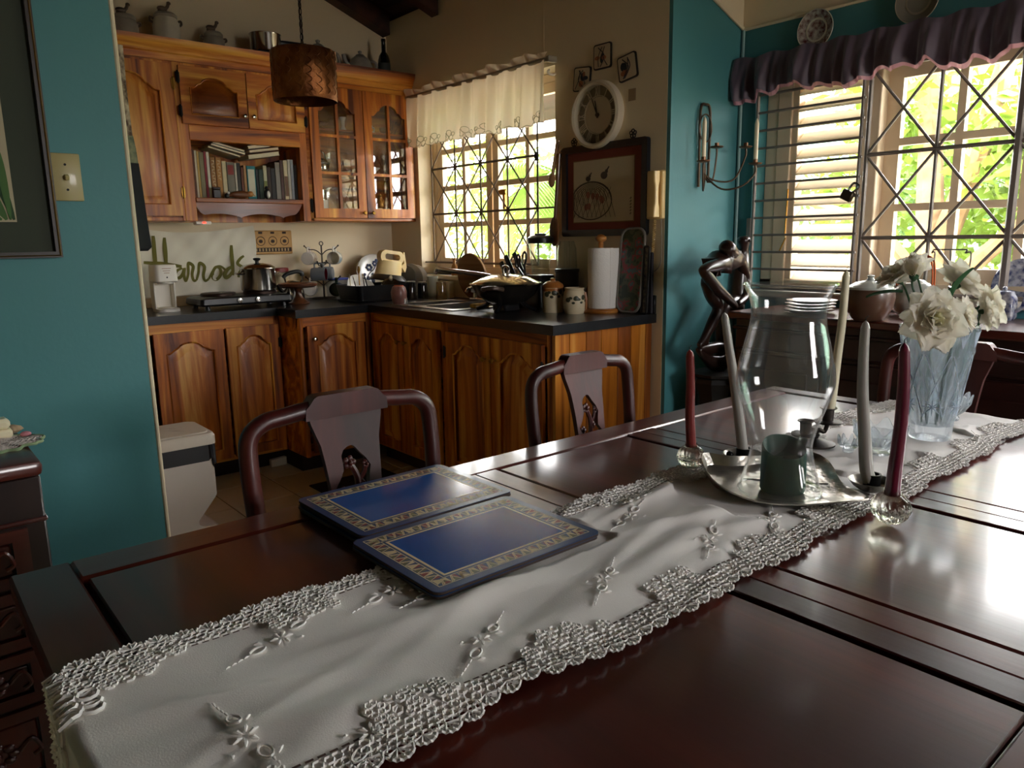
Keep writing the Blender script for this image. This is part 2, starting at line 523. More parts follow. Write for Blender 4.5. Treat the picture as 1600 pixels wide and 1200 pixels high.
# ------------------------------------------------------------ kitchen window
wf = M('window_frame_paint', '#f0dcc0', .45)
g = G()
xo = XK+.115
y0, y1, z0, z1 = KW
for a, b in (((xo, y0, z0), (xo+.05, y0+.045, z1)), ((xo, y1-.045, z0), (xo+.05, y1, z1)), ((xo, y0, z1-.045), (xo+.05, y1, z1)), ((xo, y0, z0), (xo+.05, y1, z0+.05))):
    g.box(a, b, .004)
win1 = struct('window_1', g, wf)
b = G().box((XK-.035, y0-.03, z0-.03), (XK+.13, y1+.02, z0), .006)
part('window_sill', b, whitep, win1)
def sash(parent, xs, ya, yb, za, zb, cols, rows, stile=.045, mun=.022, swing=0, t=.035):
    """a casement sash: frame with muntins, and its panes as pieces of their own"""
    w = yb-ya; h = zb-za
    holes = []; panes = []
    cw = (w-2*stile-(cols-1)*mun)/cols; rh = (h-2*stile-(rows-1)*mun)/rows
    for c in range(cols):
        for r in range(rows):
            a0 = stile+c*(cw+mun); b0 = stile+r*(rh+mun)
            holes.append([(a0, b0), (a0+cw, b0), (a0+cw, b0+rh), (a0, b0+rh)]); panes.append((a0, b0))
    g = G().plate([(0, 0), (w, 0), (w, h), (0, h)], holes, t, 0).rot('Z', PI/2)
    s = part('window_sash', g, wf, parent, loc=(xs, ya, za), rz=swing)
    pm = G().box((0, 0, 0), (.004, cw+.008, rh+.008)).mesh('pane', pane_m)
    for a0, b0 in panes:
        inst('pane', pm, s, (t*.5, a0-.004, b0-.004))
    return s
ya = [PX(p, 270, xo).y for p in (697, 767, 769, 832)]
sash(win1, xo+.005, ya[1], 4.125, z0+.05, z1-.045, 2, 4, .05, .03)
sash(win1, xo+.005, 2.945, ya[2], z0+.05, z1-.045, 2, 4, .05, .03)
# window catch
g = G().box((xo-.02, 3.43, 1.42), (xo+.006, 3.45, 1.53), .004)
g.box((xo-.035, 3.41, 1.50), (xo-.01, 3.47, 1.53), .006)
part('window_catch', g, brass, win1)

iron = M('grille_paint', '#6d5c49', .5)
def bar(root, name, a, b, r=.005, n=6, mat=None):
    return part(name, G().tube([a, b], r, n), mat or iron, root, world=True)
gk = T('window_grille', 'diamond pattern iron burglar grille over the kitchen window', 'grille', (XK+.03, 3.55, 1.1))
xg = XK+.03
ys = [4.065, 3.815, 3.565, 3.32, 3.07]; zs = [1.11, 1.409, 1.683, 1.957, 2.08]
for y in ys: bar(gk, 'upright_bar', (xg, y, zs[0]), (xg, y, zs[-1]), .0055)
for z in zs[:-1]: bar(gk, 'cross_bar', (xg, ys[0], z), (xg, ys[-1], z), .007)
bar(gk, 'cross_bar', (xg, 4.17, 1.11), (xg, 4.065, 1.11)); bar(gk, 'cross_bar', (xg, 3.07, 1.409), (xg, 2.9, 1.409))
for i in range(4):
    for k in range(3):
        bar(gk, 'diagonal_bar', (xg, ys[i], zs[k]), (xg, ys[i+1], zs[k+1]), .0045)
        bar(gk, 'diagonal_bar', (xg, ys[i+1], zs[k]), (xg, ys[i], zs[k+1]), .0045)
for i in (1, 2, 3):
    for k in (1, 2):
        part('rosette', G().sphere((xg, ys[i], zs[k]), (.008, .016, .016), 8, 6), iron, gk, world=True)
part('lock_plate', G().box((xg-.008, 3.065, 1.655), (xg+.008, 3.09, 1.70), .003), blackm, gk, world=True)

# ------------------------------------------------------------ dining window
g = G()
y0, y1, z0, z1 = DW
xo = XD+.10
for a, b in (((xo, y0, z0), (xo+.07, y0+.05, z1)), ((xo, y1-.06, z0), (xo+.07, y1, z1)), ((xo, y0, z1-.09), (xo+.07, y1, z1)), ((xo, y0, z0), (xo+.07, y1, z0+.05)),
             ((xo-.05, 1.525, z0), (xo+.06, 1.60, z1)), ((xo-.005, y1-.13, z0), (xo+.06, y1-.06, z1)), ((xo, .60, z0), (xo+.06, .70, z1))):
    g.box(a, b, .004)
win2 = struct('window_2', g, wf)
part('window_sill', G().box((XD-.03, y0, z0-.03), (XD+.11, y1+.0, z0), .006), whitep, win2)
# jalousie: wooden louvre slats
slatm = G().box((-.044, 0, -.005), (.044, 1.925-1.60, .005), .003).rot('Y', -.62)
slm = slatm.mesh('louvre_slat', M('louvre_slat_paint', '#f4ece0', .5, transl=.25))
for k in range(13):
    inst('louvre_slat', slm, win2, (xo+.035, 1.60, 1.055+.0705*k+.0))
part('louvre_stile', G().box((xo+.005, 1.925, z0+.05), (xo+.065, 1.965, z1-.09), .003), wf, win2)
part('louvre_rod', G().tube([(xo-.012, 1.955, 1.24), (xo-.012, 1.95, 1.46)], .004, 6), brass, win2)
part('louvre_latch', G().tube([(xo-.02, 1.975, 1.17), (xo-.02, 1.945, 1.235)], .004, 6), brass, win2)
yb_ = [PX(p, 300, xo+.03).y for p in (1380, 1402, 1500, 1515, 1590)]
sash(win2, xo+.012, .70, 1.525, z0+.05, z1-.09, 3, 3, .06, .03)
sash(win2, xo+.012, -.95, .60, z0+.05, z1-.09, 5, 3, .06, .03)
# grille
gd = T('window_grille', 'iron burglar grille with louvre bars and crossed diamonds over the dining window', 'grille', (XD-.005, 1.3, .99))
xg = XD-.004
ig2 = M('grille_paint_grey', '#8a8078', .5)
def bar2(n_, a, b, r=.006): return bar(gd, n_, a, b, r, 6, ig2)
for k in range(12): bar2('cross_bar', (xg, 2.07, 1.885-.0795*k), (xg, 1.565, 1.885-.0795*k), .006)
bar2('upright_bar', (xg, 2.07, 1.0), (xg, 2.07, 1.925), .009); bar2('upright_bar', (xg, 1.575, 1.0), (xg, 1.575, 1.925), .008)
bar2('upright_bar', (xg, 1.545, 1.0), (xg, 1.545, 1.925), .010)
yv = [1.545, 1.27, .99, .70, .42]; zv = [1.0-.11, 1.23, 1.572, 1.915]
for i, y in enumerate(yv[1:]): bar2('upright_bar', (xg, y, 1.0), (xg, y, 1.925), .016 if i == 1 else .008)
for z in zv[1:]: bar2('cross_bar', (xg, 1.545, z), (xg, .42, z), .009)
bar2('cross_bar', (xg, 1.545, 1.0), (xg, .42, 1.0), .009)
for i in range(4):
    for k in range(3):
        ya_, yb2 = yv[i], yv[i+1]; za_, zb_ = zv[k], zv[k+1]
        if k == 0:
            t_ = (1.0-za_)/(zb_-za_)
            bar2('diagonal_bar', (xg, ya_+(yb2-ya_)*t_, 1.0), (xg, yb2, zb_)); bar2('diagonal_bar', (xg, yb2+(ya_-yb2)*t_, 1.0), (xg, ya_, zb_))
        else:
            bar2('diagonal_bar', (xg, ya_, za_), (xg, yb2, zb_)); bar2('diagonal_bar', (xg, yb2, za_), (xg, ya_, zb_))
part('hinge_plate', G().box((xg-.012, 2.075, 1.235), (xg+.005, 2.10, 1.33), .003), ig2, gd, world=True)
pl = T('padlock', 'brass padlock hanging on the dining window grille', 'padlock', (xg-.02, 1.585, 1.40))
part('lock_body', G().box((-.012, -.002, -.022), (.012, .05, .022), .005).rot('X', .45), M('padlock_brass', '#4a4032', .4, .8), pl)
part('shackle', G().tube(smoothpts([(0, .0, .022), (0, -.02, .035), (0, -.025, .05), (0, -.005, .06), (0, .01, .045), (0, .018, .03)], 4), .005, 6), steel, pl)
# ============================================================ THE YARD OUTSIDE
lawn = M('lawn_grass', '#8f8c7c', .9, var=.3, vs=1.5)
g = G().grid(lambda u, v: (3.6+u*70, -45+v*90, -.35+.10*math.sin(u*9)*math.cos(v*11)), 30, 30)
struct('ground', g, lawn)
g = G().grid(lambda u, v: (-25+u*28.4, -30+v*60, -.36), 4, 4)
struct('ground_terrace', g, M('terrace_paving', '#a79d8c', .9, var=.1))
leafA = M('leaf_yellow_green', '#6d862c', .5, var=.35, vs=2.0, transl=.4)
leafB = M('leaf_green', '#4a672b', .5, var=.35, vs=2.0, transl=.45)
leafP = M('palm_leaf', '#6f8c3a', .45, var=.25, vs=2, transl=.5)
bark = M('tree_bark', '#7d6242', .9, var=.3, vs=5, bump=.6, bs=20)
def leaves(g, c, rad, n, size, rnd, hollow=.35):
    for _ in range(n):
        d = Vector((rnd.gauss(0, 1), rnd.gauss(0, 1), rnd.gauss(0, 1))).normalized()*(hollow+(1-hollow)*rnd.random()**.6)
        p = Vector((c[0]+d.x*rad[0], c[1]+d.y*rad[1], c[2]+d.z*rad[2]))
        a = Vector((rnd.uniform(-1, 1), rnd.uniform(-1, 1), rnd.uniform(-.9, .3))).normalized()
        b = a.cross(Vector((rnd.uniform(-1, 1), rnd.uniform(-1, 1), rnd.uniform(-1, 1)))).normalized()
        s = size*rnd.uniform(.6, 1.3)
        g.add([p, p+a*s*.5+b*s*.22, p+a*s, p+a*s*.5-b*s*.22], [(0, 1, 2, 3)])
def tree(name, label, base, limbs, clumps, lm, seed, size=.16):
    rnd = random.Random(seed)
    t = T(name, label, 'tree', base)
    g = G()
    for pts, r in limbs: g.tube(smoothpts(pts, 5), [r*(1-.6*i/(5*(len(pts)-1))) for i in range(5*(len(pts)-1)+1)], 9)
    part('trunk', g, bark, t, world=True)
    g = G()
    for c, rad, n in clumps: leaves(g, c, rad, n, size, rnd)
    f = part('foliage', g, lm, t, world=True, ang=0)
    f['kind'] = 'stuff'
    return t
tree('shade_tree', 'tall forked tree with yellow green leaves outside the dining window', (8.2, 3.0, -.35),
     [([(8.2, 3.0, -.4), (8.1, 3.15, 1.2), (8.3, 3.35, 2.6), (8.2, 3.6, 4.4)], .17),
      ([(8.15, 3.1, 1.0), (8.0, 2.75, 2.0), (8.2, 2.6, 3.2), (8.1, 2.5, 4.5)], .13),
      ([(8.15, 3.1, .6), (7.9, 3.6, 1.3), (7.7, 4.3, 1.6)], .08), ([(8.2, 2.9, .8), (8.0, 2.2, 1.4), (8.0, 1.2, 1.9), (8.1, .6, 2.4)], .09)],
     [((8.6, 3.5, 3.0), (1.2, 1.1, .9), 1000), ((8.2, 2.2, 2.0), (1.0, .8, .6), 1000), ((8.3, 1.0, 1.8), (1.0, .9, .5), 900), ((8.8, 3.9, 1.8), (.9, .8, .8), 800), ((9.0, 2.4, 1.2), (.9, 1.0, .5), 800), ((8.4, .1, 1.6), (.9, 1.0, .5), 600)], leafA, 3, .2)
tree('shade_tree', 'broad green tree further back beyond the white boundary wall', (15, 4.5, -.35),
     [([(15, 4.5, -.4), (15.1, 4.6, 2), (15.2, 4.4, 4)], .2)],
     [((15, 5.5, 2.2), (1.6, 1.8, 1.2), 1500), ((15.5, 2.2, 1.4), (1.8, 2.0, .8), 1200), ((15.5, 8.5, 1.6), (1.8, 2.2, 1.0), 1200)], leafB, 5, .26)
tree('shade_tree', 'bright leafy tree outside the kitchen window', (6.2, 7.4, -.35),
     [([(6.2, 7.4, -.4), (6.3, 7.5, 1.2), (6.1, 7.7, 3.0)], .09), ([(6.25, 7.45, .8), (6.6, 7.0, 1.8), (6.7, 6.8, 2.6)], .06)],
     [((6.4, 7.9, 2.0), (1.1, 1.3, .7), 800), ((6.8, 6.4, 1.5), (.9, 1.0, .7), 700), ((6.6, 8.9, 1.2), (1.0, 1.2, .8), 800), ((6.2, 7.4, .6), (.9, 1.3, .6), 800)], leafA, 8, .15)
# palm by the kitchen window
t = T('palm_tree', 'feathery palm with drooping fronds outside the kitchen window', 'palm', (4.9, 4.9, -.35))
g = G().tube([(4.9, 4.9, -.4), (4.95, 4.85, .6), (4.9, 4.9, 1.7)], [.09, .075, .06], 10)
part('trunk', g, bark, t, world=True)
rnd = random.Random(4)
for k in range(15):
    a = 2*PI*k/15+rnd.uniform(-.15, .15); L = rnd.uniform(1.2, 1.6); up = rnd.uniform(.2, .9)
    g = G(); ctr = []
    for i in range(13):
        s = i/12
        ctr.append(Vector((4.9+math.cos(a)*L*s, 4.9+math.sin(a)*L*s, 1.7+up*s*1.3-1.5*s*s)))
    g.tube(ctr, [.012*(1-.8*i/12) for i in range(13)], 5)
    side = Vector((-math.sin(a), math.cos(a), 0))
    for i in range(1, 49):
        s = i/49*12; k0 = int(s); f = s-k0
        p = ctr[k0].lerp(ctr[min(k0+1, 12)], f); tg = (ctr[min(k0+1, 12)]-ctr[k0]).normalized()
        ln = .36*math.sin(PI*min(1, .15+i/52))
        for sg in (-1, 1):
            e = p+side*sg*ln*.8+tg*ln*.45-Vector((0, 0, ln*.45))
            g.add([p-tg*.008, p+side*sg*ln*.4+tg*ln*.3-Vector((0, 0, .03)), e, p+tg*.012], [(0, 1, 2, 3)])
    part('frond', g, leafP, t, world=True, ang=0)
# shrubs
def shrub(label, c, rad, n, lm, seed, size=.1):
    t = T('garden_shrub', label, 'shrub', (c[0], c[1], -.35))
    rnd = random.Random(seed); g = G()
    leaves(g, c, rad, n, size, rnd, .3)
    f = part('foliage', g, lm, t, world=True, ang=0); f['kind'] = 'stuff'
    g = G()
    for q in range(5):
        a = q*1.26
        g.tube([(c[0], c[1], -.38), (c[0]+.3*rad[0]*math.cos(a), c[1]+.3*rad[1]*math.sin(a), c[2])], .02, 6)
    part('stem', g, bark, t, world=True)
    return t
shrub('low dark leaved shrub in front of the kitchen window', (4.55, 7.0, .35), (.42, .6, .6), 1500, leafB, 11)
shrub('rounded bright shrub beside the palm', (7.4, 5.2, .5), (.6, .5, .7), 1000, leafA, 12)
shrub('low yellow green shrub along the white boundary wall', (9.65, -.9, .3), (.35, .9, .5), 900, leafA, 13, .12)
# boundary wall of white blocks
blk = M('white_block_paint', '#b8b0a6', .8, var=.06, vs=2)
bw = T('boundary_wall', 'low white painted block wall across the yard', 'wall', (10.2, 2, -.35))
bmsh = G().box((0, 0, 0), (.15, .485, .185), .008).mesh('wall_block', blk)
for r in range(7):
    for c in range(20):
        inst('wall_block', bmsh, bw, (0, -4.2+.49*c+(.245 if r % 2 else 0), .19*r))
part('coping', G().box((-.04, -4.3, 1.33), (.19, 5.9, 1.40), .01), blk, bw)
# neighbour's house
h = T('neighbour_house', 'pale neighbouring house with a low hipped roof beyond the boundary wall', 'house', (24, 8.5, -.35))
hp = M('house_render', '#efe6da', .8)
part('wall', G().box((-2, -4, 0), (2, 4, 2.6)), hp, h)
part('roof', G().add([(-2.5, -4.5, 2.6), (2.5, -4.5, 2.6), (2.5, 4.5, 2.6), (-2.5, 4.5, 2.6), (0, -2, 4.0), (0, 2, 4.0)], [(0, 1, 4), (1, 2, 5, 4), (2, 3, 5), (3, 0, 4, 5), (3, 2, 1, 0)]), M('house_roof', '#a9a29a', .7), h)
for yy in (-2.6, 0, 2.4):
    w = part('window', G().box((-2.03, yy-.6, .9), (-1.99, yy+.6, 2.0), .01), whitep, h)
    part('pane', G().box((-2.04, yy-.5, 1.0), (-2.02, yy+.5, 1.9)), M('house_pane', '#566a72', .1), w)
# wooded hill
hm = M('hill_woods', '#66806f', .95, var=.25, vs=.35)
g = G().grid(lambda u, v: (60+u*60, -70+v*180, -2+26*math.sin(PI*min(1, u*.9))*(.45+.55*math.sin(.6+v*3.0))*(1+.08*math.sin(v*37+u*13))), 24, 40)
struct('hill', g, hm)
# ============================================================ KITCHEN CABINETS
def archf(t):
    t = abs(t)
    if t > .9: return 0
    if t > .6: return .42*.5*(1-math.cos(PI*(.9-t)/.3))
    if t > .52: return .42
    return .42+.58*math.sqrt(max(0, 1-(t/.52)**2))
def arch_poly(x0, x1, z0, zs, H, n=28):
    out = [(x0, z0), (x1, z0)]
    for i in range(n+1):
        u = 1-i/n
        out.append((x0+(x1-x0)*u, zs+H*archf(2*u-1)))
    return out
knob_prof = [(.004, 0), (.004, .012), (.011, .016), (.0125, .022), (.009, .028), (.001, .030)]
def knob(parent, x, y, z, mat, s=1.0):
    g = G().lathe([(r*s, h*s) for r, h in knob_prof], 12).rot('X', PI/2).move(x, y, z)
    return part('knob', g, mat, parent)
def hinge(parent, x, y, z, h=.05, mat=None):
    g = G().box((x-.010, y-.006, z-h/2), (x+.010, y, z+h/2), .002).tube([(x, y-.006, z-h/2-.006), (x, y-.006, z+h/2+.006)], .005, 8)
    return part('hinge', g, mat or blackm, parent)
def panel_door(root, x, z, w, h, st=.055, H=.06, mats=(cabZ, plankZ), y=0, kn=None, hg=None, knm=None, hgm=None):
    g = G().plate([(x, z), (x+w, z), (x+w, z+h), (x, z+h)], [arch_poly(x+st, x+w-st, z+st, z+h-st-H, H)], .02, y)
    d = part('door', g, mats[0], root)
    rings = []
    for ins, yy in ((-.003, -.004), (.006, -.006), (.012, -.006), (.038, -.019), (.040, -.0195)):
        rings.append([(p[0], y+yy, p[1]) for p in arch_poly(x+st+ins, x+w-st-ins, z+st+ins, z+h-st-H-ins, H*(1-ins*4))])
    g = G().loft(rings, True, (True, True))
    part('panel', g, mats[1], d)
    # moulded bead round the panel
    ap = arch_poly(x+st, x+w-st, z+st, z+h-st-H, H)
    g = G().tube([(p[0], y-.018, p[1]) for p in ap], .005, 6, closed=True)
    part('bead', g, mats[0], d)
    if kn: knob(d, x+kn[0], y-.02, z+kn[1], knm or steel)
    if hg:
        for zz in hg[1]: hinge(d, x+hg[0], y-.02, z+zz, mat=hgm)
    return d
def glass_door(root, x, z, w, h, st=.055, H=.05, kn=None, y=0):
    mun = .016; gw = w-2*st; cw = (gw-mun)/2; rows = 3
    zz = z+st; rh = (h-2*st-H*.2-2*mun)/3
    holes = []; panes = []
    for r in range(3):
        for c in range(2):
            a = x+st+c*(cw+mun); b = zz+r*(rh+mun)
            if r < 2:
                holes.append([(a, b), (a+cw, b), (a+cw, b+rh), (a, b+rh)])
            else:
                q = [(a, b), (a+cw, b)]
                for i in range(13):
                    xx = a+cw*(1-i/12); u = 2*(xx-(x+st))/gw-1
                    q.append((xx, b+rh-H+H*archf(u)))
                holes.append(q)
            panes.append((a, b))
    g = G().plate([(x, z), (x+w, z), (x+w, z+h), (x, z+h)], holes, .02, y)
    d = part('door', g, cabZ, root)
    pm = G().box((-.003, -.009, -.003), (cw+.003, -.006, rh+.003)).mesh('pane', cab_pane)
    for a, b in panes: inst('pane', pm, d, (a, y, b))
    if kn: knob(d, x+kn[0], y-.02, z+kn[1], brass)
    return d
cab_pane = thin_glass('cabinet_pane', (.97, .97, .95), 2.2)
YU = 4.22; ZU = 1.37
# --- left upper cabinet
r = T('wall_cabinet', 'wooden wall cabinet with one tall arched door beside the teal wall', 'cabinet', (.80, YU, ZU), group=None)
g = G().box((0, .02, 0), (.50, .305, .80)).box((0, 0, 0), (.055, .02, .80), .002).box((.485, 0, 0), (.50, .02, .80), .002).box((.055, 0, 0), (.485, .02, .02), .002).box((.055, 0, .78), (.485, .02, .80), .002)
part('body', g, cabZ, r)
panel_door(r, .065, .025, .42, .755, .06, .075, hg=(.427, (.12, .66)), hgm=brass)
# --- middle upper cabinet: two small doors over an open book shelf
r = T('wall_cabinet', 'wooden wall cabinet with two small arched doors over an open bookshelf', 'cabinet', (1.30, YU, ZU))
W = .71
g = G()
g.box((0, .0, 0), (.06, .30, .80), .002).box((W-.045, 0, 0), (W, .30, .80), .002).box((.06, .285, .0), (W-.045, .305, .80)).box((.06, 0, .78), (W-.045, .30, .80))
part('body', g, cabZ, r)
g = G().box((.055, -.004, .415), (W-.04, .29, .495), .003)
part('rail', g, cabX, r)
g = G().box((.058, -.008, .098), (W-.043, .29, .122), .003)
part('shelf', g, cabX, r)
zc = 0
ap = [(.06, .1), (W-.045, .1)]
ap = [(W-.045, .099), (.06, .099)]
for i in range(61):
    u = i/60
    zz = .018+.022*abs(math.sin(2.5*PI*u))**.7+(.06*(1-min(1, u/.09))**2)+(.06*(1-min(1, (1-u)/.09))**2)*1.0
    ap.append((.06+(W-.105)*u, min(.095, zz)))
g = G().plate(ap, [], .018, .03)
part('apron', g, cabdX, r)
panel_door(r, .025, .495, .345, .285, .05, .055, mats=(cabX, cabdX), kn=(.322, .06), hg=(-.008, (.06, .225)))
panel_door(r, .375, .495, .325, .285, .05, .055, mats=(cabX, plankZ), kn=(.022, .06), hg=(.33, (.06,)))
# --- right upper cabinet with glass doors
r = T('wall_cabinet', 'wooden wall cabinet with two glazed doors in the corner by the window', 'cabinet', (2.01, YU, ZU))
W = .73
g = G()
g.box((0, 0, 0), (.02, .305, .80), .002).box((W-.02, 0, 0), (W-.002, .305, .80), .002).box((0, .29, 0), (W, .305, .80)).box((0, 0, 0), (W, .30, .02), .003).box((0, 0, .77), (W, .30, .80), .002)
g.box((W/2-.012, .0, .02), (W/2+.012, .018, .77))
part('body', g, cabX, r)
for zz in (.275, .525): part('shelf', G().box((.02, .03, zz), (W-.02, .288, zz+.014), .002), cabX, r)
glass_door(r, .02, .02, .345, .745, .055, .07, kn=(.318, .03))
glass_door(r, .37, .02, .345, .745, .055, .07, kn=(.027, .03))
for zz in (.09,): hinge(r, .008, 0, zz, .07)
# --- cornice that runs over all three
prof = [(0, 0), (0, -.012), (.0, .0)]
pr = [(0, .0), (-.018, .0), (-.02, .03), (-.03, .036), (-.034, .055), (-.05, .07), (-.055, .085), (-.058, .10), (.0, .10)]
rings = [[(x, YU+p[0], 2.165+p[1]) for p in pr] for x in (.80, 2.738)]
g = G().loft(rings, True, (True, True)).box((.80, YU, 2.17), (2.738, YB, 2.255))
single('cornice', g.move(-.8, -YU, -2.165), cabX, 'moulded wooden cornice along the top of the wall cabinets', 'cornice', (.80, YU, 2.165))

# ------------------------------------------------------------ base cabinets
def base_body(r, w, d, h=.769, mat=cabX):
    # a real carcass: sides, floor, back and top rails round an empty inside
    g = G().box((0, .018, 0), (.016, d, h)).box((w-.016, .018, 0), (w, d, h)).box((.016, .018, 0), (w-.016, d, .016)).box((.016, d-.012, .016), (w-.016, d, h))
    g.box((0, 0, h-.055), (w, .02, h), .002).box((0, 0, 0), (w, .02, .03), .002).box((w/2-.02, 0, .03), (w/2+.02, .018, h-.055), .002)
    part('body', g, mat, r)
    for x in (0, w-.03): part('stile', G().box((x, -.001, 0), (x+.03, .02, h), .002), cabZ, r)
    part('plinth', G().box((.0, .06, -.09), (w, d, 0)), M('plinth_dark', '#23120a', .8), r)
YL = 4.0
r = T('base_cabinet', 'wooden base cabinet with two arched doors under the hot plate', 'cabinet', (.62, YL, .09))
base_body(r, 1.05, .52)
panel_door(r, .03, .02, .34, .70, .055, .05)
panel_door(r, .395, .02, .345, .70, .055, .05)
panel_door(r, .755, .02, .285, .70, .05, .05, hg=(.288, (.60,)))
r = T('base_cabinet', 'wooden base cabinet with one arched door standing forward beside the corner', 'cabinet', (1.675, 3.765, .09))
base_body(r, .435, .755)
panel_door(r, .045, .02, .34, .70, .055, .05, kn=(.035, .63))
part('corner_post', G().tube([(.015, .0, 0), (.015, .0, .768)], .014, 10), cabZ, r)
def run_cab(y, w, label, x=2.115):
    r = T('base_cabinet', label, 'cabinet', (x, y, .09), -PI/2)
    base_body(r, w, .622, mat=cabX)
    return r
r = run_cab(3.765, .725, 'wooden base cabinet with two arched doors under the sink')
panel_door(r, .045, .02, .315, .70, .055, .05, kn=(.285, .61), knm=brass)
panel_door(r, .368, .02, .315, .70, .055, .05, kn=(.03, .61), knm=brass)
r = run_cab(3.04, .775, 'wooden base cabinet with two arched doors under the wok')
panel_door(r, .035, .02, .345, .70, .055, .05, kn=(.315, .60), hg=(-.01, (.60,)), knm=brass)
panel_door(r, .388, .02, .345, .70, .055, .05, kn=(.03, .60), hg=(.352, (.60,)), knm=brass)
ep = T('end_panel', 'end panel of upright planks closing the counter beside the dining room', 'panel', (2.115, 2.245, 0))
xx = 0
pm = wood('end_plank_amber', '#8a450f', '#c97a24', '#e6a54c', 'Z', 12); pm2 = wood('end_plank_brown', '#5c2c0c', '#96511a', '#b8742c', 'Z', 12)
for k, w in enumerate((.085, .10, .095, .105, .09, .10, .045)):
    part('plank', G().box((xx, 0, 0), (xx+w-.002, .02, .858), .002), (pm, pm, pm2, pm, pm2, pm, pm2)[k], ep); xx += w

# ------------------------------------------------------------ worktop, sink
granite = M('black_worktop', '#15171a', .28, var=.25, vs=60, coat=.2)
outer = [(.5, 3.97), (1.655, 3.97), (1.655, 3.735), (2.085, 3.735), (2.085, 2.225), (XK-.001, 2.225), (XK-.001, YB-.001), (.5, YB-.001)]
SX0, SX1, SY0, SY1 = 2.19, 2.63, 3.065, 3.62
hole = [(SX0, SY0), (SX1, SY0), (SX1, SY1), (SX0, SY1)]
g = G().plate([(p[0], -p[1]) for p in outer], [[(p[0], -p[1]) for p in hole]], .042, 0).rot('X', PI/2).move(0, 0, .90)
wt = T('worktop', 'black worktop running round the kitchen corner', 'worktop', (2.3, 4.2, .858))
part('slab', g, granite, wt, world=True)
part('upstand', G().box((XK-.018, 2.225, .90), (XK-.001, 2.90, .985), .003), granite, wt, world=True)
part('upstand', G().box((.5, YB-.014, .90), (1.6, YB-.001, .955), .003), M('beige_tile_strip', '#c9a878', .5), wt, world=True, label='beige strip along the wall behind the coffee maker')
sk = T('kitchen_sink', 'stainless steel double bowl sink set in the black worktop', 'sink', ((SX0+SX1)/2, (SY0+SY1)/2, .72))
g = G()
rim = [(SX0-.02, SY0-.02), (SX1+.02, SY0-.02), (SX1+.02, SY1+.02), (SX0-.02, SY1+.02)]
b1 = (SX0+.03, SX1-.07, SY0+.03, SY0+.32); b2 = (SX0+.03, SX1-.07, SY0+.35, SY1-.03)
rr = [[(p[0], -p[1]) for p in rrect(b[0], b[1], b[2], b[3], .04)] for b in (b1, b2)]
g.plate([(p[0], -p[1]) for p in rim], rr, .004, 0).rot('X', PI/2).move(0, 0, .905)
part('rim', g, steelb, sk, world=True)
for b in (b1, b2):
    g = G(); q = rrect(b[0], b[1], b[2], b[3], .04)
    q2 = rrect(b[0]+.02, b[1]-.02, b[2]+.02, b[3]-.02, .04)
    g.loft([[(p[0], p[1], .902) for p in q], [(p[0], p[1], .88) for p in q], [(p[0], p[1], .745) for p in q2]], True, (False, True))
    bo = part('bowl', g, steelb, sk, world=True)
    part('drain', G().lathe([(.035, 0), (.035, .004), (.01, .004)], 16, ((b[0]+b[1])/2, (b[2]+b[3])/2, .746)), chrome, bo, world=True)
fc = T('sink_tap', 'chrome mixer tap with two cross handles behind the sink', 'tap', (2.61, 3.35, .905))
part('body', G().box((-.025, -.11, 0), (.025, .11, .02), .006).lathe([(.016, 0), (.016, .06), (.012, .07)], 12), chrome, fc)
part('spout', G().tube(smoothpts([(0, 0, .06), (-.01, 0, .072), (-.06, 0, .084), (-.11, 0, .078), (-.125, 0, .058)], 5), .009, 10), chrome, fc)
for s in (-1, 1):
    part('handle', G().lathe([(.012, .018), (.010, .045), (.024, .05), (.026, .072), (.012, .08)], 8, (0, .085*s, 0)), chrome, fc)
# ============================================================ DINING TABLE AND CHAIRS
TZ = .76
TX0, TX1, TY0, TY1 = .093, 2.22, .11, 1.308
tb = T('dining_table', 'long dark mahogany dining table with three framed panels in its top', 'table', ((TX0+TX1)/2, (TY0+TY1)/2, 0))
BR = .082
def plank(nm, x0, x1, y0, y1, z0, z1, m, bev=.004):
    return part(nm, G().box((x0, y0, z0), (x1, y1, z1), bev), m, tb, world=True)
plank('rail', TX0+BR, TX1-.062, TY1-BR, TY1, TZ-.034, TZ, mahX)
plank('rail', TX0+BR, TX1-.062, TY0, TY0+BR, TZ-.034, TZ, mahX)
plank('end_rail', TX0, TX0+BR, TY0, TY1, TZ-.034, TZ, mahY)
plank('end_rail', TX1-.062, TX1, TY0, TY1, TZ-.034, TZ, mahY)
for a, b in ((.866, .9185), (.9195, .974), (1.402, 1.4515), (1.4525, 1.502)):
    plank('divider', a, b, TY0+BR+.0003, TY1-BR-.0003, TZ-.034, TZ-.0005, mahY, .002)
GAP = .009
for a, b in ((TX0+BR, .866), (.974, 1.402), (1.502, TX1-.062)):
    plank('panel', a+GAP, b-GAP, TY0+BR+.003, TY1-BR-.003, TZ-.03, TZ-.0025, mahY, .003)
plank('underframe', TX0+.03, TX1-.03, TY0+.03, TY1-.03, TZ-.06, TZ-.0335, darkZ, .003)
for y in (TY0+.06, TY1-.09): plank('apron', TX0+.1, TX1-.1, y, y+.03, TZ-.15, TZ-.06, mahX)
for x in (TX0+.06, TX1-.09): plank('apron', x, x+.03, TY0+.1, TY1-.1, TZ-.15, TZ-.06, mahY)
lg = G().loft([[(x*s, y*s, z) for x, y in ((-.042, -.042), (.042, -.042), (.042, .042), (-.042, .042))] for z, s in ((0, .95), (.03, 1.1), (.09, .72), (.35, .8), (.58, 1), (.70, 1))]).mesh('leg', mahZ)
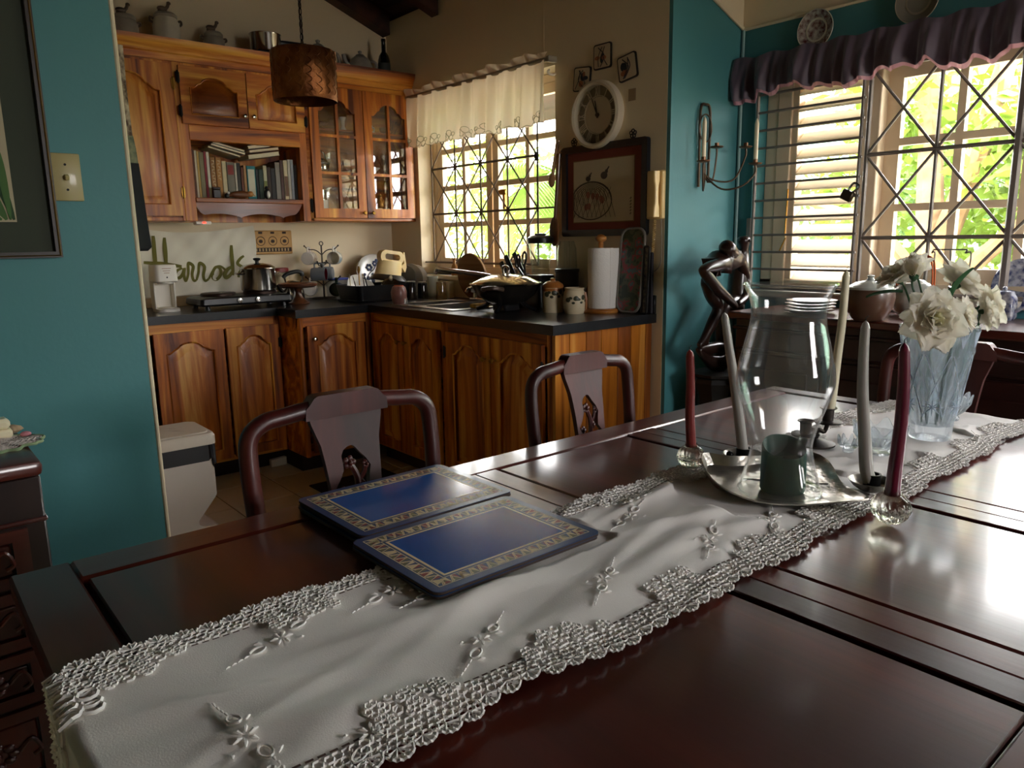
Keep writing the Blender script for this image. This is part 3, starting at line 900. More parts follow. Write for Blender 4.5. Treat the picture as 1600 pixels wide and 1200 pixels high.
for x in (TX0+.09, TX1-.09):
    for y in (TY0+.09, TY1-.09):
        inst('leg', lg, tb, (x-tb.location.x, y-tb.location.y, 0))

# ------------------------------------------------------------ chairs
rose = wood('rosewood_chair', '#2a0b09', '#45130f', '#5c1f17', 'Z', 6, rough=.42, coat=.12, fine=.2)
def make_chair(label, group=None, w=.21):
    c = T('dining_chair', label, 'chair', group=group)
    pts = [(-w+.012, .0, .02), (-w+.012, 0, .45), (-w, .03, .72), (-w-.002, .042, .84), (-w+.006, .045, .885), (-w+.035, .046, .908), (-w+.075, .046, .914),
           (-.06, .046, .922), (.06, .046, .922), (w-.075, .046, .914), (w-.035, .046, .908), (w-.006, .045, .885), (w+.002, .042, .84), (w, .03, .72), (w-.012, 0, .45), (w-.012, 0, .02)]
    part('back_frame', G().tube(smoothpts(pts, 4), .0185, 10), rose, c)
    cr = [(-.095, .900), (.095, .900), (.093, .925), (.085, .932), (.074, .946), (.066, .950), (-.066, .950), (-.074, .946), (-.085, .932), (-.093, .925)]
    part('crest', G().plate(cr, [], .036, .063), rose, c)
    # splat with a pierced panel
    L = []; R_ = []
    for i in range(21):
        u = i/20; z = .455+.455*u
        hw = .073-.016*math.sin(PI*min(1, u*1.05))+.012*max(0, (u-.85)/.15)
        L.append((-hw, z)); R_.append((hw, z))
    hole = [(.045*math.sin(a)*(1.0 if math.cos(a) < 0 else .78), .745+.088*math.cos(a)) for a in [2*PI*i/28 for i in range(28)]]
    hole = [(x+.006*math.sin(z*90), z) for x, z in hole]
    def bend(v):
        u = (v.z-.455)/.455
        return Vector((v.x, v.y+.046*u-.02*math.sin(PI*u), v.z))
    g = G().plate(R_+L[::-1], [hole], .016, .010)
    g.v = [bend(v) for v in g.v]
    sp = part('splat', g, wood('rosewood_splat', '#2a0b09', '#45130f', '#5c1f17', 'Z', 6, rough=.55, coat=0, fine=.2), c)
    g = G()
    def branch(p, r): g.tube(smoothpts([(x, .002, z) for x, z in p], 4), r, 6)
    branch([(-.045, .585), (-.02, .61), (.0, .64), (.006, .68), (-.01, .72)], .007)
    branch([(.0, .64), (.03, .62), (.036, .59)], .006); branch([(-.02, .61), (-.038, .64), (-.035, .66)], .005); branch([(.006, .67), (.025, .69), (.03, .715)], .005)
    for fx, fz, fr in ((-.008, .715, .013), (.028, .632, .014), (-.032, .655, .011), (.012, .665, .010), (.03, .705, .008), (.005, .60, .009)):
        g.sphere((fx, -.004, fz), (fr*.45, fr*.5, fr*.45), 8, 6)
        for k in range(5):
            a = k*2*PI/5
            g.sphere((fx+fr*.7*math.cos(a), 0, fz+fr*.7*math.sin(a)), (fr*.5, fr*.35, fr*.5), 7, 5)
    g.move(0, 0, .08)
    g.v = [bend(v) for v in g.v]
    part('carving', g, rose, sp)
    part('seat', G().box((-w, -.42, .425), (w, .012, .46), .008), rose, c)
    part('apron', G().box((-w+.02, -.40, .375), (w-.02, -.375, .425), .003).box((-w+.02, -.02, .375), (w-.02, 0, .425), .003), rose, c)
    for s in (-1, 1): part('leg', G().box((s*(w-.03)-.018, -.405, 0), (s*(w-.03)+.018, -.37, .425), .004), rose, c)
    for s in (-1, 1): part('stretcher', G().box((s*(w-.03)-.01, -.38, .12), (s*(w-.03)+.01, .0, .15), .003), rose, c)
    return c
ch = make_chair('carved rosewood dining chair pushed in beside the blue placemats')
ch.location = (.735, 1.398, 0); ch.scale = (1.02, 1, .985)
c2 = copy_tree(ch); c2['label'] = 'carved rosewood dining chair pushed in facing the glass hurricane lamp'
c2.location = (1.475, 1.415, 0); c2.scale = (.90, .97, .985)
c3 = copy_tree(ch); c3['label'] = 'carved rosewood dining chair at the table end by the sideboard'
c3.location = (2.37, .82, 0); c3.rotation_euler = (0, 0, -PI/2); c3.scale = (1, 1, .985)

# ------------------------------------------------------------ lace runner
cloth = M('white_cotton', '#efe9e4', .85, var=.03, vs=8, bump=.12, bs=500, sheen=.2)
lacem = M('lace_cotton', '#f6f2ee', .85, sheen=.2)
RY0, RY1 = .598, .905
ru = T('table_runner', 'white embroidered cotton table runner with deep lace edging', 'table runner', (1.15, .75, TZ))
RL = 2.34; RX0 = -.065     # arc length along the table; the near end hangs over the edge
wr = random.Random(2)
folds = [(wr.uniform(.1, 2.2), wr.uniform(.6, .9), wr.uniform(-.9, .9), wr.uniform(.010, .028), wr.uniform(.002, .0065), wr.uniform(.12, .35)) for _ in range(46)]
def rz(x, y):
    z = 0
    for cx_, cy_, r_ in ((1.28, .75, .19), (1.90, .70, .10), (1.67, .72, .09), (2.13, .74, .09), (1.60, .86, .11), (1.42, .89, .07), (1.42, .62, .08), (1.79, .75, .06)):
        if (x-cx_)**2+(y-cy_)**2 < r_*r_: return .0008
    if .5 < x < .87 and y > .78: return .0008
    for fx, fy, sl, wd_, am, ln in folds:
        dx = x-fx; dy = y-fy
        if abs(dx) > ln*1.6 or abs(dy) > .3: continue
        # ridges run mostly along the cloth
        ca, sa = math.cos(sl*.5), math.sin(sl*.5)
        a = dx*ca+dy*sa; b = -dx*sa+dy*ca
        z += am*math.exp(-(b/wd_)**2-(a/ln)**2)
    return z+.0012*math.sin(31*x+17*y)+.0012
def edge_wob(x): return .006*math.sin(x*7.3)+.004*math.sin(x*17+1)
def rpos(s, y, lift=0.0):
    """s: distance along the runner from the table's near end edge"""
    x = TX0+s
    if s >= 0 and x <= TX1+.02:
        z = TZ+.0028+rz(x, y)*min(1, .25+s*5); return Vector((x, y, z+lift))
    if s < 0:
        a = -s
        return Vector((TX0-.006-lift-.006*math.sin(y*40)*min(1, a*12), y, TZ+.0025-a+.0))
    return Vector((x, y, TZ+.003+lift-(x-TX1-.02)*.5))
NU, NV = 330, 64
g = G().grid(lambda u, v: rpos(-.16+u*RL, (RY0-.020+edge_wob(-.16+u*RL))+v*(RY1-RY0+.040)), NU, NV)
part('cloth', g, cloth, ru, world=True, ang=180)
def ring3(g, s, y, r, t=.0028, n=9, lift=.001, sq=1.0):
    pts = []
    for i in range(n):
        a = 2*PI*i/n
        pts.append(rpos(s+r*math.cos(a), y+r*sq*math.sin(a), lift))
    g.tube(pts, t, 4, closed=True)
def fan(g, s, y, r, out, n=7):
    """scalloped fan: pleated half disc"""
    c0 = rpos(s, y, .0015)
    pts = []; z = 0
    for i in range(2*n+1):
        a = PI*i/(2*n)
        rr = r*(1.0 if i % 2 else .94)
        pts.append(rpos(s+rr*math.cos(a), y+out*rr*math.sin(a), .0035 if i % 2 else .0012))
    inn = []
    for i in range(2*n+1):
        a = PI*i/(2*n)
        inn.append(rpos(s+r*.45*math.cos(a), y+out*r*.45*math.sin(a), .0025))
    g.add(pts+inn, [(i, i+1, len(pts)+i+1, len(pts)+i) for i in range(2*n)])
    g.tube(pts, .0016, 4)
lr = random.Random(7)
def petals5(g, s, y, r, lift):
    for q in range(6):
        a = q*PI/3+lr.uniform(0, .3)
        ring3(g, s+r*math.cos(a), y+r*math.sin(a), r*.52, .0015, 6, lift)
for out, ye in ((-1, RY0), (1, RY1)):
    g = G()
    s = -.15
    k = 0
    while s < RL-.17:
        ph = (s/.215) % 1.0
        grp = ph < .62                      # lace medallion group or a plain narrow stretch
        y = ye+edge_wob(s)
        rows = 4 if grp else 3
        for q in range(rows):
            ring3(g, s+lr.uniform(-.0015, .0015)+(.0045 if q % 2 else 0), y+out*(.002+.0088*q)+lr.uniform(-.0012, .0012), lr.uniform(.0046, .0062), .0016, 6, lr.uniform(.0008, .0026))
        if grp:
            # flower rosettes, deepest in the middle of the group
            dep = .040*math.sin(PI*ph/.62)
            for q in range(int(dep/.010)+1):
                if (k+q) % 2: ring3(g, s, y-out*(.007+.010*q), lr.uniform(.0045, .006), .0017, 6, lr.uniform(.0025, .004))
                elif k % 4 == 0: petals5(g, s, y-out*(.010+.010*q), .0075, .0035)
        if k % 3 == 0:
            fan(g, s, y+out*(.030 if grp else .022)+lr.uniform(-.002, .002), .0155, out)
            for q in range(5):
                a = PI*(q+.5)/5
                y2 = y+out*(.030 if grp else .022)
                g.tube([rpos(s, y2, .002), rpos(s+.013*math.cos(a), y2+out*.013*math.sin(a), .0035)], .0011, 4)
        s += .0098; k += 1
    f = part('lace_edging', g, lacem, ru, world=True)
    f['kind'] = 'stuff'
    # hemstitch ladder between cloth and lace
    g = G(); s = -.12
    while s < RL-.17:
        if (s/.215) % 1.0 > .58:
            y = ye+edge_wob(s)-out*.006
            g.add([rpos(s, y, .0022), rpos(s+.0085, y, .0022), rpos(s+.0085, y-out*.0028, .0022), rpos(s, y-out*.0028, .0022)], [(0, 1, 2, 3)])
        s += .0125
    f = part('hemstitch', g, M('hemstitch_gap', '#4c342c', .9), ru, world=True); f['kind'] = 'stuff'
# lace at the near end
g = G()
for i in range(20):
    for j in range(9):
        s = -.13+j*.019+lr.uniform(-.004, .004); y = RY0+.015*i+lr.uniform(-.003, .003)+.005
        if .09 < y-RY0+.0 < .22 and s > -.06: continue
        if s > .02 and (y < RY0+.045 or y > RY1-.05): pass
        elif s > -.02 and RY0+.06 < y < RY1-.07: continue
        ring3(g, s, y, lr.uniform(.008, .011), .0024, 8, lr.uniform(.001, .004))
f = part('lace_end', g, lacem, ru, world=True); f['kind'] = 'stuff'
# embroidered sprigs: petals, loops and a stem
def sprig(s0, y0, rot, flip=1):
    g = G()
    def P_(a, b, l=.0022):
        ca, sa = math.cos(rot), math.sin(rot); b *= flip
        return rpos(s0+a*ca-b*sa, y0+a*sa+b*ca, l)
    def pad(a, b, l, w, an):
        ca, sa = math.cos(an), math.sin(an)
        pts = [P_(a-l*ca, b-l*sa), P_(a, b, .003), P_(a+l*ca, b+l*sa)]
        g.tube(pts, [w*.4, w, w*.4], 6)
    for k in range(6):
        a = k*PI/3
        pad(.009*math.cos(a), .009*math.sin(a), .005, .0024, a)
    for sx_, sy_, an in ((.032, .012, .5), (-.026, -.018, 3.6)):
        ring = [(sx_+.011*math.cos(t)*math.cos(an)-.006*math.sin(t)*math.sin(an), sy_+.011*math.cos(t)*math.sin(an)+.006*math.sin(t)*math.cos(an)) for t in [2*PI*i/12 for i in range(12)]]
        g.tube([P_(a, b) for a, b in ring], .0015, 5, closed=True)
        for q in range(4):
            pad(sx_+(.017+.009*q)*math.cos(an), sy_+(.017+.009*q)*math.sin(an), .0035, .0015, an)
        pad(sx_-.004, sy_-.014, .005, .0022, an-.9)
    pad(-.022, .012, .003, .002, 0)
    return part('embroidery', g, lacem, ru, world=True)
for px, py, rot in ((1108, 848, .05), (942, 913, .1), (752, 1005, .1), (580, 1150, .1), (690, 920, 2.9), (615, 925, 3.0), (440, 1000, 3.0), (385, 1160, 1.2), (985, 810, 3.0), (1530, 690, .1), (1205, 815, .1)):
    p = PZ(px, py, TZ+.004)
    sprig(p.x-TX0, p.y, rot)

# ------------------------------------------------------------ placemats
mat_blue = M('placemat_blue_lacquer', '#0f5aa8', .16, var=.05, vs=6, coat=.4)
mat_deep = M('placemat_deep_blue', '#123a6b', .3, coat=.2)
mat_cream = M('placemat_cream_print', '#e8d9ae', .35)
mat_red = M('placemat_red_print', '#8c2f2a', .35)
mat_olive = M('placemat_olive_print', '#6d6a45', .35)
cork = M('placemat_cork_edge', '#3a2a20', .8)
def flatpoly(g, pts, z, mi, t=.0002):
    n = len(pts)
    g.add([(x, y, z) for x, y in pts], [tuple(range(n))], mi)
def placemat(label, loc, rz_, W=.325, H=.242, t=.0048, group=None, print_=True, top=None):
    r = T('placemat', label, 'placemat', loc, rz_, group)
    o = [(x, -y) for x, y in rrect(-W/2, W/2, -H/2, H/2, .014)]
    part('backing', G().plate(o, [], t-.001, 0).rot('X', PI/2).move(0, 0, t-.001), cork, r)
    part('face', G().plate(o, [], .001, 0).rot('X', PI/2).move(0, 0, t), top or mat_deep, r)
    if not print_: return r
    g = G()
    zz = t+.0002
    def frame(d, w_, mi):
        x0, x1, y0, y1 = -W/2+d, W/2-d, -H/2+d, H/2-d
        for q in (((x0, y0), (x1, y0), (x1-w_, y0+w_), (x0+w_, y0+w_)), ((x1, y0), (x1, y1), (x1-w_, y1-w_), (x1-w_, y0+w_)),
                  ((x1, y1), (x0, y1), (x0+w_, y1-w_), (x1-w_, y1-w_)), ((x0, y1), (x0, y0), (x0+w_, y0+w_), (x0+w_, y1-w_))):
            flatpoly(g, q, zz, mi)
    frame(.014, .0016, 0); frame(.0345, .0014, 0); frame(.040, .0042, 0)
    # the geometric border
    d0, d1 = .0158, .0343
    rnd = random.Random(hash(label) % 1000 if False else len(label))
    for side in range(4):
        ln = (W if side % 2 == 0 else H)-2*d0-.012; n_ = int(ln/.0165); st = ln/n_
        for k in range(n_):
            a0 = -ln/2+k*st; mid = (d0+d1)/2; hw = (d1-d0)/2
            tri = [(a0+.0008, d0+.001), (a0+st-.0008, d0+.001), (a0+(st/2 if k % 2 else .2*st), d1-.001)]
            tri2 = [(a0+st-.0002, d0+.003), (a0+st-.0006, d1-.001), (a0+st*.55, d1-.001)]
            c1 = (1, 2, 0, 2)[(k+side) % 4]
            items = [(tri, c1), (tri2, (0, 1, 2)[k % 3])]
            for e0, e1 in (((a0, d0), (a0+st*.5, d1)), ((a0+st*.5, d1), (a0+st, d0)), ((a0+st*.15, d0), (a0+st*.62, d1)), ((a0+st*.33, d0+.002), (a0+st*.33, d0+.009))):
                dx, dy = e1[0]-e0[0], e1[1]-e0[1]; L_ = math.hypot(dx, dy); nx, ny = -dy/L_*.0007, dx/L_*.0007
                items.append(([(e0[0]+nx, e0[1]+ny), (e1[0]+nx, e1[1]+ny), (e1[0]-nx, e1[1]-ny), (e0[0]-nx, e0[1]-ny)], 0))
            for pts, mi in items:
                q = []
                for a, d in pts:
                    if side == 0: q.append((a, -H/2+d))
                    elif side == 1: q.append((W/2-d, a))
                    elif side == 2: q.append((-a, H/2-d))
                    else: q.append((-W/2+d, -a))
                # keep winding upward
                ar = sum(q[i][0]*q[(i+1) % len(q)][1]-q[(i+1) % len(q)][0]*q[i][1] for i in range(len(q)))
                flatpoly(g, q if ar > 0 else q[::-1], zz+(.0001 if mi == 0 else .00005), mi)
    part('border_print', g, [mat_cream, mat_red, mat_olive], r, ang=0)
    ip = [(-W/2+.0442, -H/2+.0442), (W/2-.0442, -H/2+.0442), (W/2-.0442, H/2-.0442), (-W/2+.0442, H/2-.0442)]
    g = G(); flatpoly(g, ip, zz, 0)
    part('centre_print', g, mat_blue, r, ang=0)
    return r
for k in range(4):
    placemat(('dark blue placemat at the bottom of the stack by the chair', 'dark blue placemat second from the bottom of the stack', 'dark blue placemat just under the top one of the stack')[k] if k < 3 else 'glossy blue bordered placemat on top of the stack by the chair',
             (.707+(.002, -.003, .003, 0)[k], 1.161+(.003, -.002, .002, 0)[k], TZ+.0005+.0052*k), .012+(.012, -.01, .006, 0)[k], group='stacked placemats' if k < 3 else None, print_=(k == 3))
for k in range(2):
    placemat('dark blue placemat under the one lying on the lace runner' if k == 0 else 'blue bordered placemat with a scuffed middle lying half on the lace runner',
             (.684+.002*k, .913, TZ+.0095+.0052*k), .008-.006*k, print_=(k == 1))
# ============================================================ THINGS ON THE DINING TABLE
def PT(px, py, dz=0.0): return PZ(px, py, TZ+dz)
pew = M('hammered_pewter', '#b9b4aa', .28, .85, var=.25, vs=22, bump=.5, bs=45)
RT = .0045   # runner thickness to stand on
RL_ = .0085  # height of the lace edging
# --- pewter leaf tray
tc0 = Vector((1.30, .755, TZ+RL_))
outl = [(1098, 708, .034), (1106, 738, .032), (1132, 762, .018), (1180, 782, .010), (1245, 788, .009), (1305, 784, .009), (1358, 778, .012), (1334, 765, .010), (1314, 752, .011), (1297, 722, .016), (1272, 707, .018), (1236, 706, .020), (1185, 712, .024), (1140, 712, .030)]
ring0 = smoothpts([PT(a, b, z+RL_) for a, b, z in outl], 3, True)
cen = sum(ring0, Vector())/len(ring0)
def inner(k, z): return [Vector((cen.x+(p.x-cen.x)*k, cen.y+(p.y-cen.y)*k, z)) for p in ring0]
t = T('leaf_tray', 'hammered pewter leaf shaped tray under the glass hurricane', 'tray', tc0)
g = G().loft([[p+Vector((0, 0, -.003)) for p in ring0], inner(.93, TZ+RL_+.006), inner(.8, TZ+RL_+.0005)], True, (False, True))
g2 = G().loft([inner(.8, TZ+RL_+.004), inner(.93, TZ+RL_+.009), ring0], True, (True, False))
g.join(g2).loft([[p+Vector((0, 0, -.003)) for p in ring0], ring0], True, (False, False))
part('dish', g, pew, t, world=True)
g = G()
for k in range(6):
    a = cen+Vector((-.06+.02*k, 0, 0))
    g.tube([Vector((cen.x, cen.y, TZ+RL_+.0045)), Vector((cen.x+.09*math.cos(k*1.05), cen.y+.075*math.sin(k*1.05), TZ+RL_+.0045))], .0012, 4)
part('vein', g, pew, t, world=True)
HC = PZ(1217, 766, TZ+RL_+.005); HC.z = TZ+RL_+.0055
# --- hurricane glass
hg = thin_glass('hurricane_glass', (.965, .972, .972), 1.4, .025, (.8, .82, .83))
prof = [(.076, 0), (.074, .006), (.068, .03), (.057, .07), (.055, .095), (.063, .13), (.078, .175), (.0865, .205), (.085, .235), (.075, .28), (.067, .315), (.0655, .34), (.070, .365), (.080, .385), (.0815, .388)]
P2 = smoothpts([(a, 0, b) for a, b in prof], 3)
g = G().lathe([(p.x, p.z) for p in P2]+[(p.x-.0022, p.z) for p in P2[::-1]], 48, cap=False)
hu = T('hurricane_shade', 'clear glass hurricane shade with a swelling belly around the green candle', 'glass shade', HC)
part('glass', g, hg, hu)
part('rim', G().tube([(.080*math.cos(a), .080*math.sin(a), .388) for a in [2*PI*i/40 for i in range(40)]], .0024, 6, closed=True), jar_m, hu)
part('foot', G().tube([(.075*math.cos(a), .075*math.sin(a), .0022) for a in [2*PI*i/40 for i in range(40)]], .0022, 6, closed=True), jar_m, hu)
# --- green pillar candle with a melted hollow
grw = M('dark_green_wax', '#0f4030', .5, var=.3, vs=25, spec=.3)
def gtop(a, z): return 1+.02*math.sin(3*a)
rings = []
for (r_, z_, k) in [(.0385, 0, 0), (.041, .004, 0), (.041, .03, 0), (.0405, .07, 0), (.0405, .082, 1), (.0385, .086, 1), (.0345, .082, 1), (.030, .062, .4), (.001, .055, 0)]:
    rings.append([(r_*math.cos(2*PI*i/28)*(1+.015*math.sin(5*2*PI*i/28)), r_*math.sin(2*PI*i/28), z_+k*.014*math.cos(2*PI*i/28-.9)) for i in range(28)])
cd = T('pillar_candle', 'thick dark green pillar candle inside the hurricane glass', 'candle', HC+Vector((.004, -.004, 0)))
part('wax', G().loft(rings), grw, cd)
part('wick', G().tube([(0, 0, .054), (.001, 0, .066)], .0012, 5), blackp, cd)
# --- taper candles
def taper(label, base, pts, r0, r1, wm, n=4, wick=True):
    c = T('taper_candle', label, 'candle', base)
    P_ = smoothpts(pts, n); k = len(P_)
    rr = [r0+(r1-r0)*i/(k-1) for i in range(k)]
    g = G().tube(P_, rr, 12)
    d = (P_[-1]-P_[-2]).normalized()
    g.tube([P_[-1], P_[-1]+d*.008, P_[-1]+d*.013], [r1, r1*.7, r1*.12], 12)
    part('wax', g, wm, c, world=True)
    if wick: part('wick', G().tube([P_[-1]+d*.011, P_[-1]+d*.018, P_[-1]+d*.022+Vector((.003, -.003, 0))], .0009, 5), blackp, c, world=True)
    return c
def axis_pts(base, pix):
    """candle centre line: pixels of its middle, on the upright plane through the base that faces the viewer"""
    out = []
    n_ = Vector((_fw.x, _fw.y, 0)).normalized()
    for px, py in pix:
        d = ray(px, py); o = Vector((0, 0, CAMH))
        out.append(o+d*((base-o).dot(n_)/d.dot(n_)))
    return out
redw = M('red_wax', '#8e2a26', .38, var=.12, vs=40, coat=.2)
burg = M('burgundy_wax', '#6a1a34', .3, coat=.3)
greyw = M('silver_grey_wax', '#a7a39c', .33, .15, var=.05, coat=.2)
creamw = M('ivory_wax', '#efe6c6', .38, coat=.2)
swirl = crystal('swirled_glass', (.97, .96, .90), .35, 1.5, .03)
def ball_holder(label, p, r):
    h = T('candle_holder', label, 'candle holder', p)
    g = G()
    rings = []
    for j in range(13):
        b = -PI/2*.86+PI*.80*j/12
        rings.append([(r*math.cos(b)*(1+.05*math.sin(14*(2*PI*i/56)+3.0*b))*math.cos(2*PI*i/56), r*math.cos(b)*(1+.05*math.sin(14*(2*PI*i/56)+3.0*b))*math.sin(2*PI*i/56), r*.93*math.sin(b)) for i in range(56)])
    g.loft(rings, True, (True, True)).move(0, 0, r*.93*math.sin(PI/2*.86))
    part('ball', g, swirl, h)
    part('socket', G().lathe([(r*.45, 0), (r*.45, r*.34)], 16, (0, 0, r*1.58), cap=False), swirl, h)
    return h
b1 = PT(1079, 731, .003); h1 = ball_holder('swirled glass ball holder with the red candle beside the pewter tray', b1, .0285)
pts = [b1+Vector((0, 0, .047))]+axis_pts(b1, [(1078, 650), (1079, 600), (1078, 556)])
taper('red square cut taper candle in a glass ball beside the pewter tray', b1+Vector((0, 0, .045)), pts, .0108, .0085, redw)
b2 = PT(1390, 817, .002); h2 = ball_holder('swirled glass ball holder with the burgundy candle at the runner edge', b2, .031)
pts = [b2+Vector((0, 0, .05))]+axis_pts(b2, [(1399, 730), (1408, 660), (1412, 600), (1413, 548)])
taper('burgundy taper candle bowing in a glass ball at the runner edge', b2+Vector((0, 0, .048)), pts, .0128, .0085, burg)
silver = M('tarnished_silver', '#8c8880', .3, .9, var=.3, vs=30)
def chamber(label, p, handle=None, r=.042):
    h = T('candle_holder', label, 'candle holder', p)
    part('saucer', G().lathe([(.018, 0), (r*.6, .002), (r*.85, .009), (r, .017), (r+.002, .019), (r, .0195), (r*.85, .0115), (r*.6, .0045), (.010, .004)], 28), silver, h)
    part('cup', G().lathe([(.0155, .003), (.0155, .030), (.0165, .032), (.013, .032), (.0125, .010)], 18), M('dark_pewter', '#2c2b2a', .35, .8), h)
    if handle: part('finial', G().sphere((handle[0], handle[1], .018), .008, 10, 8).tube([(handle[0], handle[1], .004), (handle[0], handle[1], .014)], .004, 6), M('dark_pewter', '#2c2b2a', .35, .8), h)
    return h
b3 = PT(1161, 722, RL_-.001); chamber('small pewter chamberstick behind the pewter tray', b3, (-.024, .018))
pts = [b3+Vector((0, 0, .012))]+axis_pts(b3, [(1159, 690), (1153, 640), (1145, 580), (1138, 535), (1133, 498)])
taper('silver grey taper candle leaning away from the hurricane glass', b3+Vector((0, 0, .012)), pts, .0125, .0078, greyw, wick=False)
b4 = PT(1361, 765, RL_-.001); chamber('dark pewter chamberstick between the tray and the burgundy candle', b4, None, .040)
pts = [b4+Vector((0, 0, .012))]+axis_pts(b4, [(1354, 735), (1351, 680), (1348, 620), (1349, 560), (1352, 512)])
taper('silver grey taper candle upright between the tray and the burgundy candle', b4+Vector((0, 0, .012)), pts, .0138, .008, greyw)
# --- three light candelabrum behind the hurricane glass
irn = M('bronzed_iron', '#3d3630', .45, .7)
cb = PT(1273, 694, RL_-.001)
t = T('candelabrum', 'small dark bronze candelabrum with twisted arms behind the hurricane glass', 'candelabrum', cb)
part('base', G().lathe([(.045, 0), (.045, .004), (.03, .010), (.008, .016), (.007, .026), (.009, .03)], 20), irn, t)
cups = []
for px, py in ((1293, 662), (1258, 682)):
    q = axis_pts(cb, [(px, py)])[0]; cups.append(q)
    lq = q-cb
    part('arm', G().tube(smoothpts([(0, 0, .025), (lq.x*.3, lq.y*.3, .035), (lq.x*.75, lq.y*.75, max(.03, lq.z*.45)), (lq.x, lq.y, lq.z)], 6), .005, 8), irn, t)
    c_ = part('cup', G().lathe([(.006, 0), (.03, .003), (.032, .006), (.030, .007), (.012, .008), (.0135, .034), (.019, .037), (.0185, .039), (.0125, .036), (.0115, .012)], 24, tuple(lq)), irn, t)
q = cups[0]+Vector((0, 0, .010))
pts = [q]+axis_pts(q, [(1300, 620), (1308, 560), (1316, 500), (1322, 432)])
taper('long ivory taper candle tilting in the bronze candelabrum', q, pts, .0112, .0082, creamw)
# --- crystal vase
VB = PT(1452, 683, RT); VB.z = TZ+RT
cut = crystal('cut_crystal', (.96, .985, 1.0), .5, 1.45, .01, .16)  # pale blue-white mixed in to imitate scattered window light
frost = M('frosted_cut', '#eaf3fb', .3, transl=.5)
def cutfn(a, z):
    k = 1.0
    if .05 < z < .22: k += .028*abs(math.sin(6*a+z*42))*(1 if .02 < z else 0)+.022*abs(math.sin(6*a-z*42))
    if z >= .22: k += .02*math.sin(24*a)
    return k
prof = [(.002, 0), (.044, 0), (.046, .004), (.047, .03)]+[(.047+.036*((i+1)/30)**1.05, .03+.24*(i+1)/30) for i in range(30)]
inn = [(.077, .268), (.070, .22), (.058, .13), (.045, .05), (.038, .034), (.002, .032)]
g = G().lathe(prof, 72, fn=cutfn, cap=False).lathe([(prof[-1][0], prof[-1][1])]+inn, 72, cap=False)
t = T('crystal_vase', 'tall cut crystal vase holding white artificial flowers', 'vase', VB)
vbody = part('glass', g, cut, t)
starm = cut
for k in range(6):
    a = k*PI/3+.35
    g = G()
    for q in range(8):
        b = q*PI/4
        dx, dz = .022*math.cos(b), .022*math.sin(b)
        rr = .0545
        g.tube([((rr+.0)*math.cos(a)-.0*dx, rr*math.sin(a), .085), ((rr+dz*.14+.001)*math.cos(a+dx/rr), (rr+dz*.14+.001)*math.sin(a+dx/rr), .085+dz)], [.0022, .0006], 5)
    part('cut_star', g, frost, t)
def vr(z): return .0465+.036*max(0, (z-.03)/.24)**1.05+.0022
for k in range(8):
    for sg in (-1, 1):
        a0 = k*PI/4
        part('cut_line', G().tube([(vr(z)*math.cos(a0+sg*(z-.06)*5.0), vr(z)*math.sin(a0+sg*(z-.06)*5.0), z) for z in [.06+.0135*i for i in range(12)]], .0013, 4), frost, t)
for k in range(12):
    a0 = k*PI/6
    g = G()
    for q in range(5):
        g.tube([(vr(.225)*math.cos(a0), vr(.225)*math.sin(a0), .225), (vr(.262)*math.cos(a0+(q-2)*.07), vr(.262)*math.sin(a0+(q-2)*.07), .262)], .0011, 4)
    part('cut_fan', g, frost, t)
# --- crystal bowls
def bowl(label, p, r, h, n=16):
    def fn(a, z): return 1+(.07*abs(math.sin(n/2*a)) if z > h*.4 else .02*math.sin(n*a))
    b = T('crystal_bowl', label, 'bowl', p)
    pr = [(.002, 0), (r*.45, 0), (r*.5, .006), (r*.4, .012), (r*.7, h*.4), (r*.92, h*.75)]
    g = G().lathe(pr, 64, fn=fn, cap=False)
    rim = [[((r+dr)*(1+.05*math.sin(n*a/2))*math.cos(a), (r+dr)*(1+.05*math.sin(n*a/2))*math.sin(a), h+dz+.010*math.sin(n*a/2)) for a in [2*PI*i/64 for i in range(64)]] for dr, dz in ((0, 0), (-.004, 0))]
    o = [(r*.92*fn(a, h)*math.cos(a), r*.92*fn(a, h)*math.sin(a), h*.75) for a in [2*PI*i/64 for i in range(64)]]
    i_ = [(p_[0]*.93, p_[1]*.93, p_[2]) for p_ in o]
    fl = [(r*.3*math.cos(a), r*.3*math.sin(a), .018) for a in [2*PI*i/64 for i in range(64)]]
    g.loft([o, rim[0], rim[1], i_, fl], True, (False, True))
    part('glass', g, cut, b)
    return b
bowl('scalloped crystal bowl between the candles and the vase', PT(1372, 708, RT), .056, .062)
bowl('scalloped crystal bowl behind the cut crystal vase', PT(1482, 655, RT), .05, .062)
bowl('little crystal salt dish beside the scalloped bowl', PT(1325, 706, RT), .024, .028)

# --- artificial flowers
pet = M('silk_petal', '#f4efe2', .7, var=.05, vs=20, transl=.42)
petg = M('silk_petal_green', '#eeeccd', .7, transl=.42)
lfm = M('silk_leaf', '#2f5a34', .5, var=.2, vs=30, transl=.25)
def petal_mesh(L, Wd, curl, ruff, nm, m_):
    def f(u, v):
        x = (u-.5)*2; w_ = Wd*math.sin(PI*(.12+.80*v))**.8
        z = L*v; y = -.32*L*(x*x)*.55*(1-v*.3)+curl*L*v*v+ruff*L*v*math.sin(9*x+6*v)*.5
        return (x*w_*.5, y, z*(1-.10*x*x)+ruff*L*.4*math.sin(11*x)*v)
    return G().grid(f, 9, 8).mesh(nm, m_, 180)
pm_big = petal_mesh(.070, .066, .22, .05, 'petal', pet)
pm_mid = petal_mesh(.052, .050, .05, .05, 'petal', pet)
pm_in = petal_mesh(.038, .034, -.15, .03, 'petal', petg)
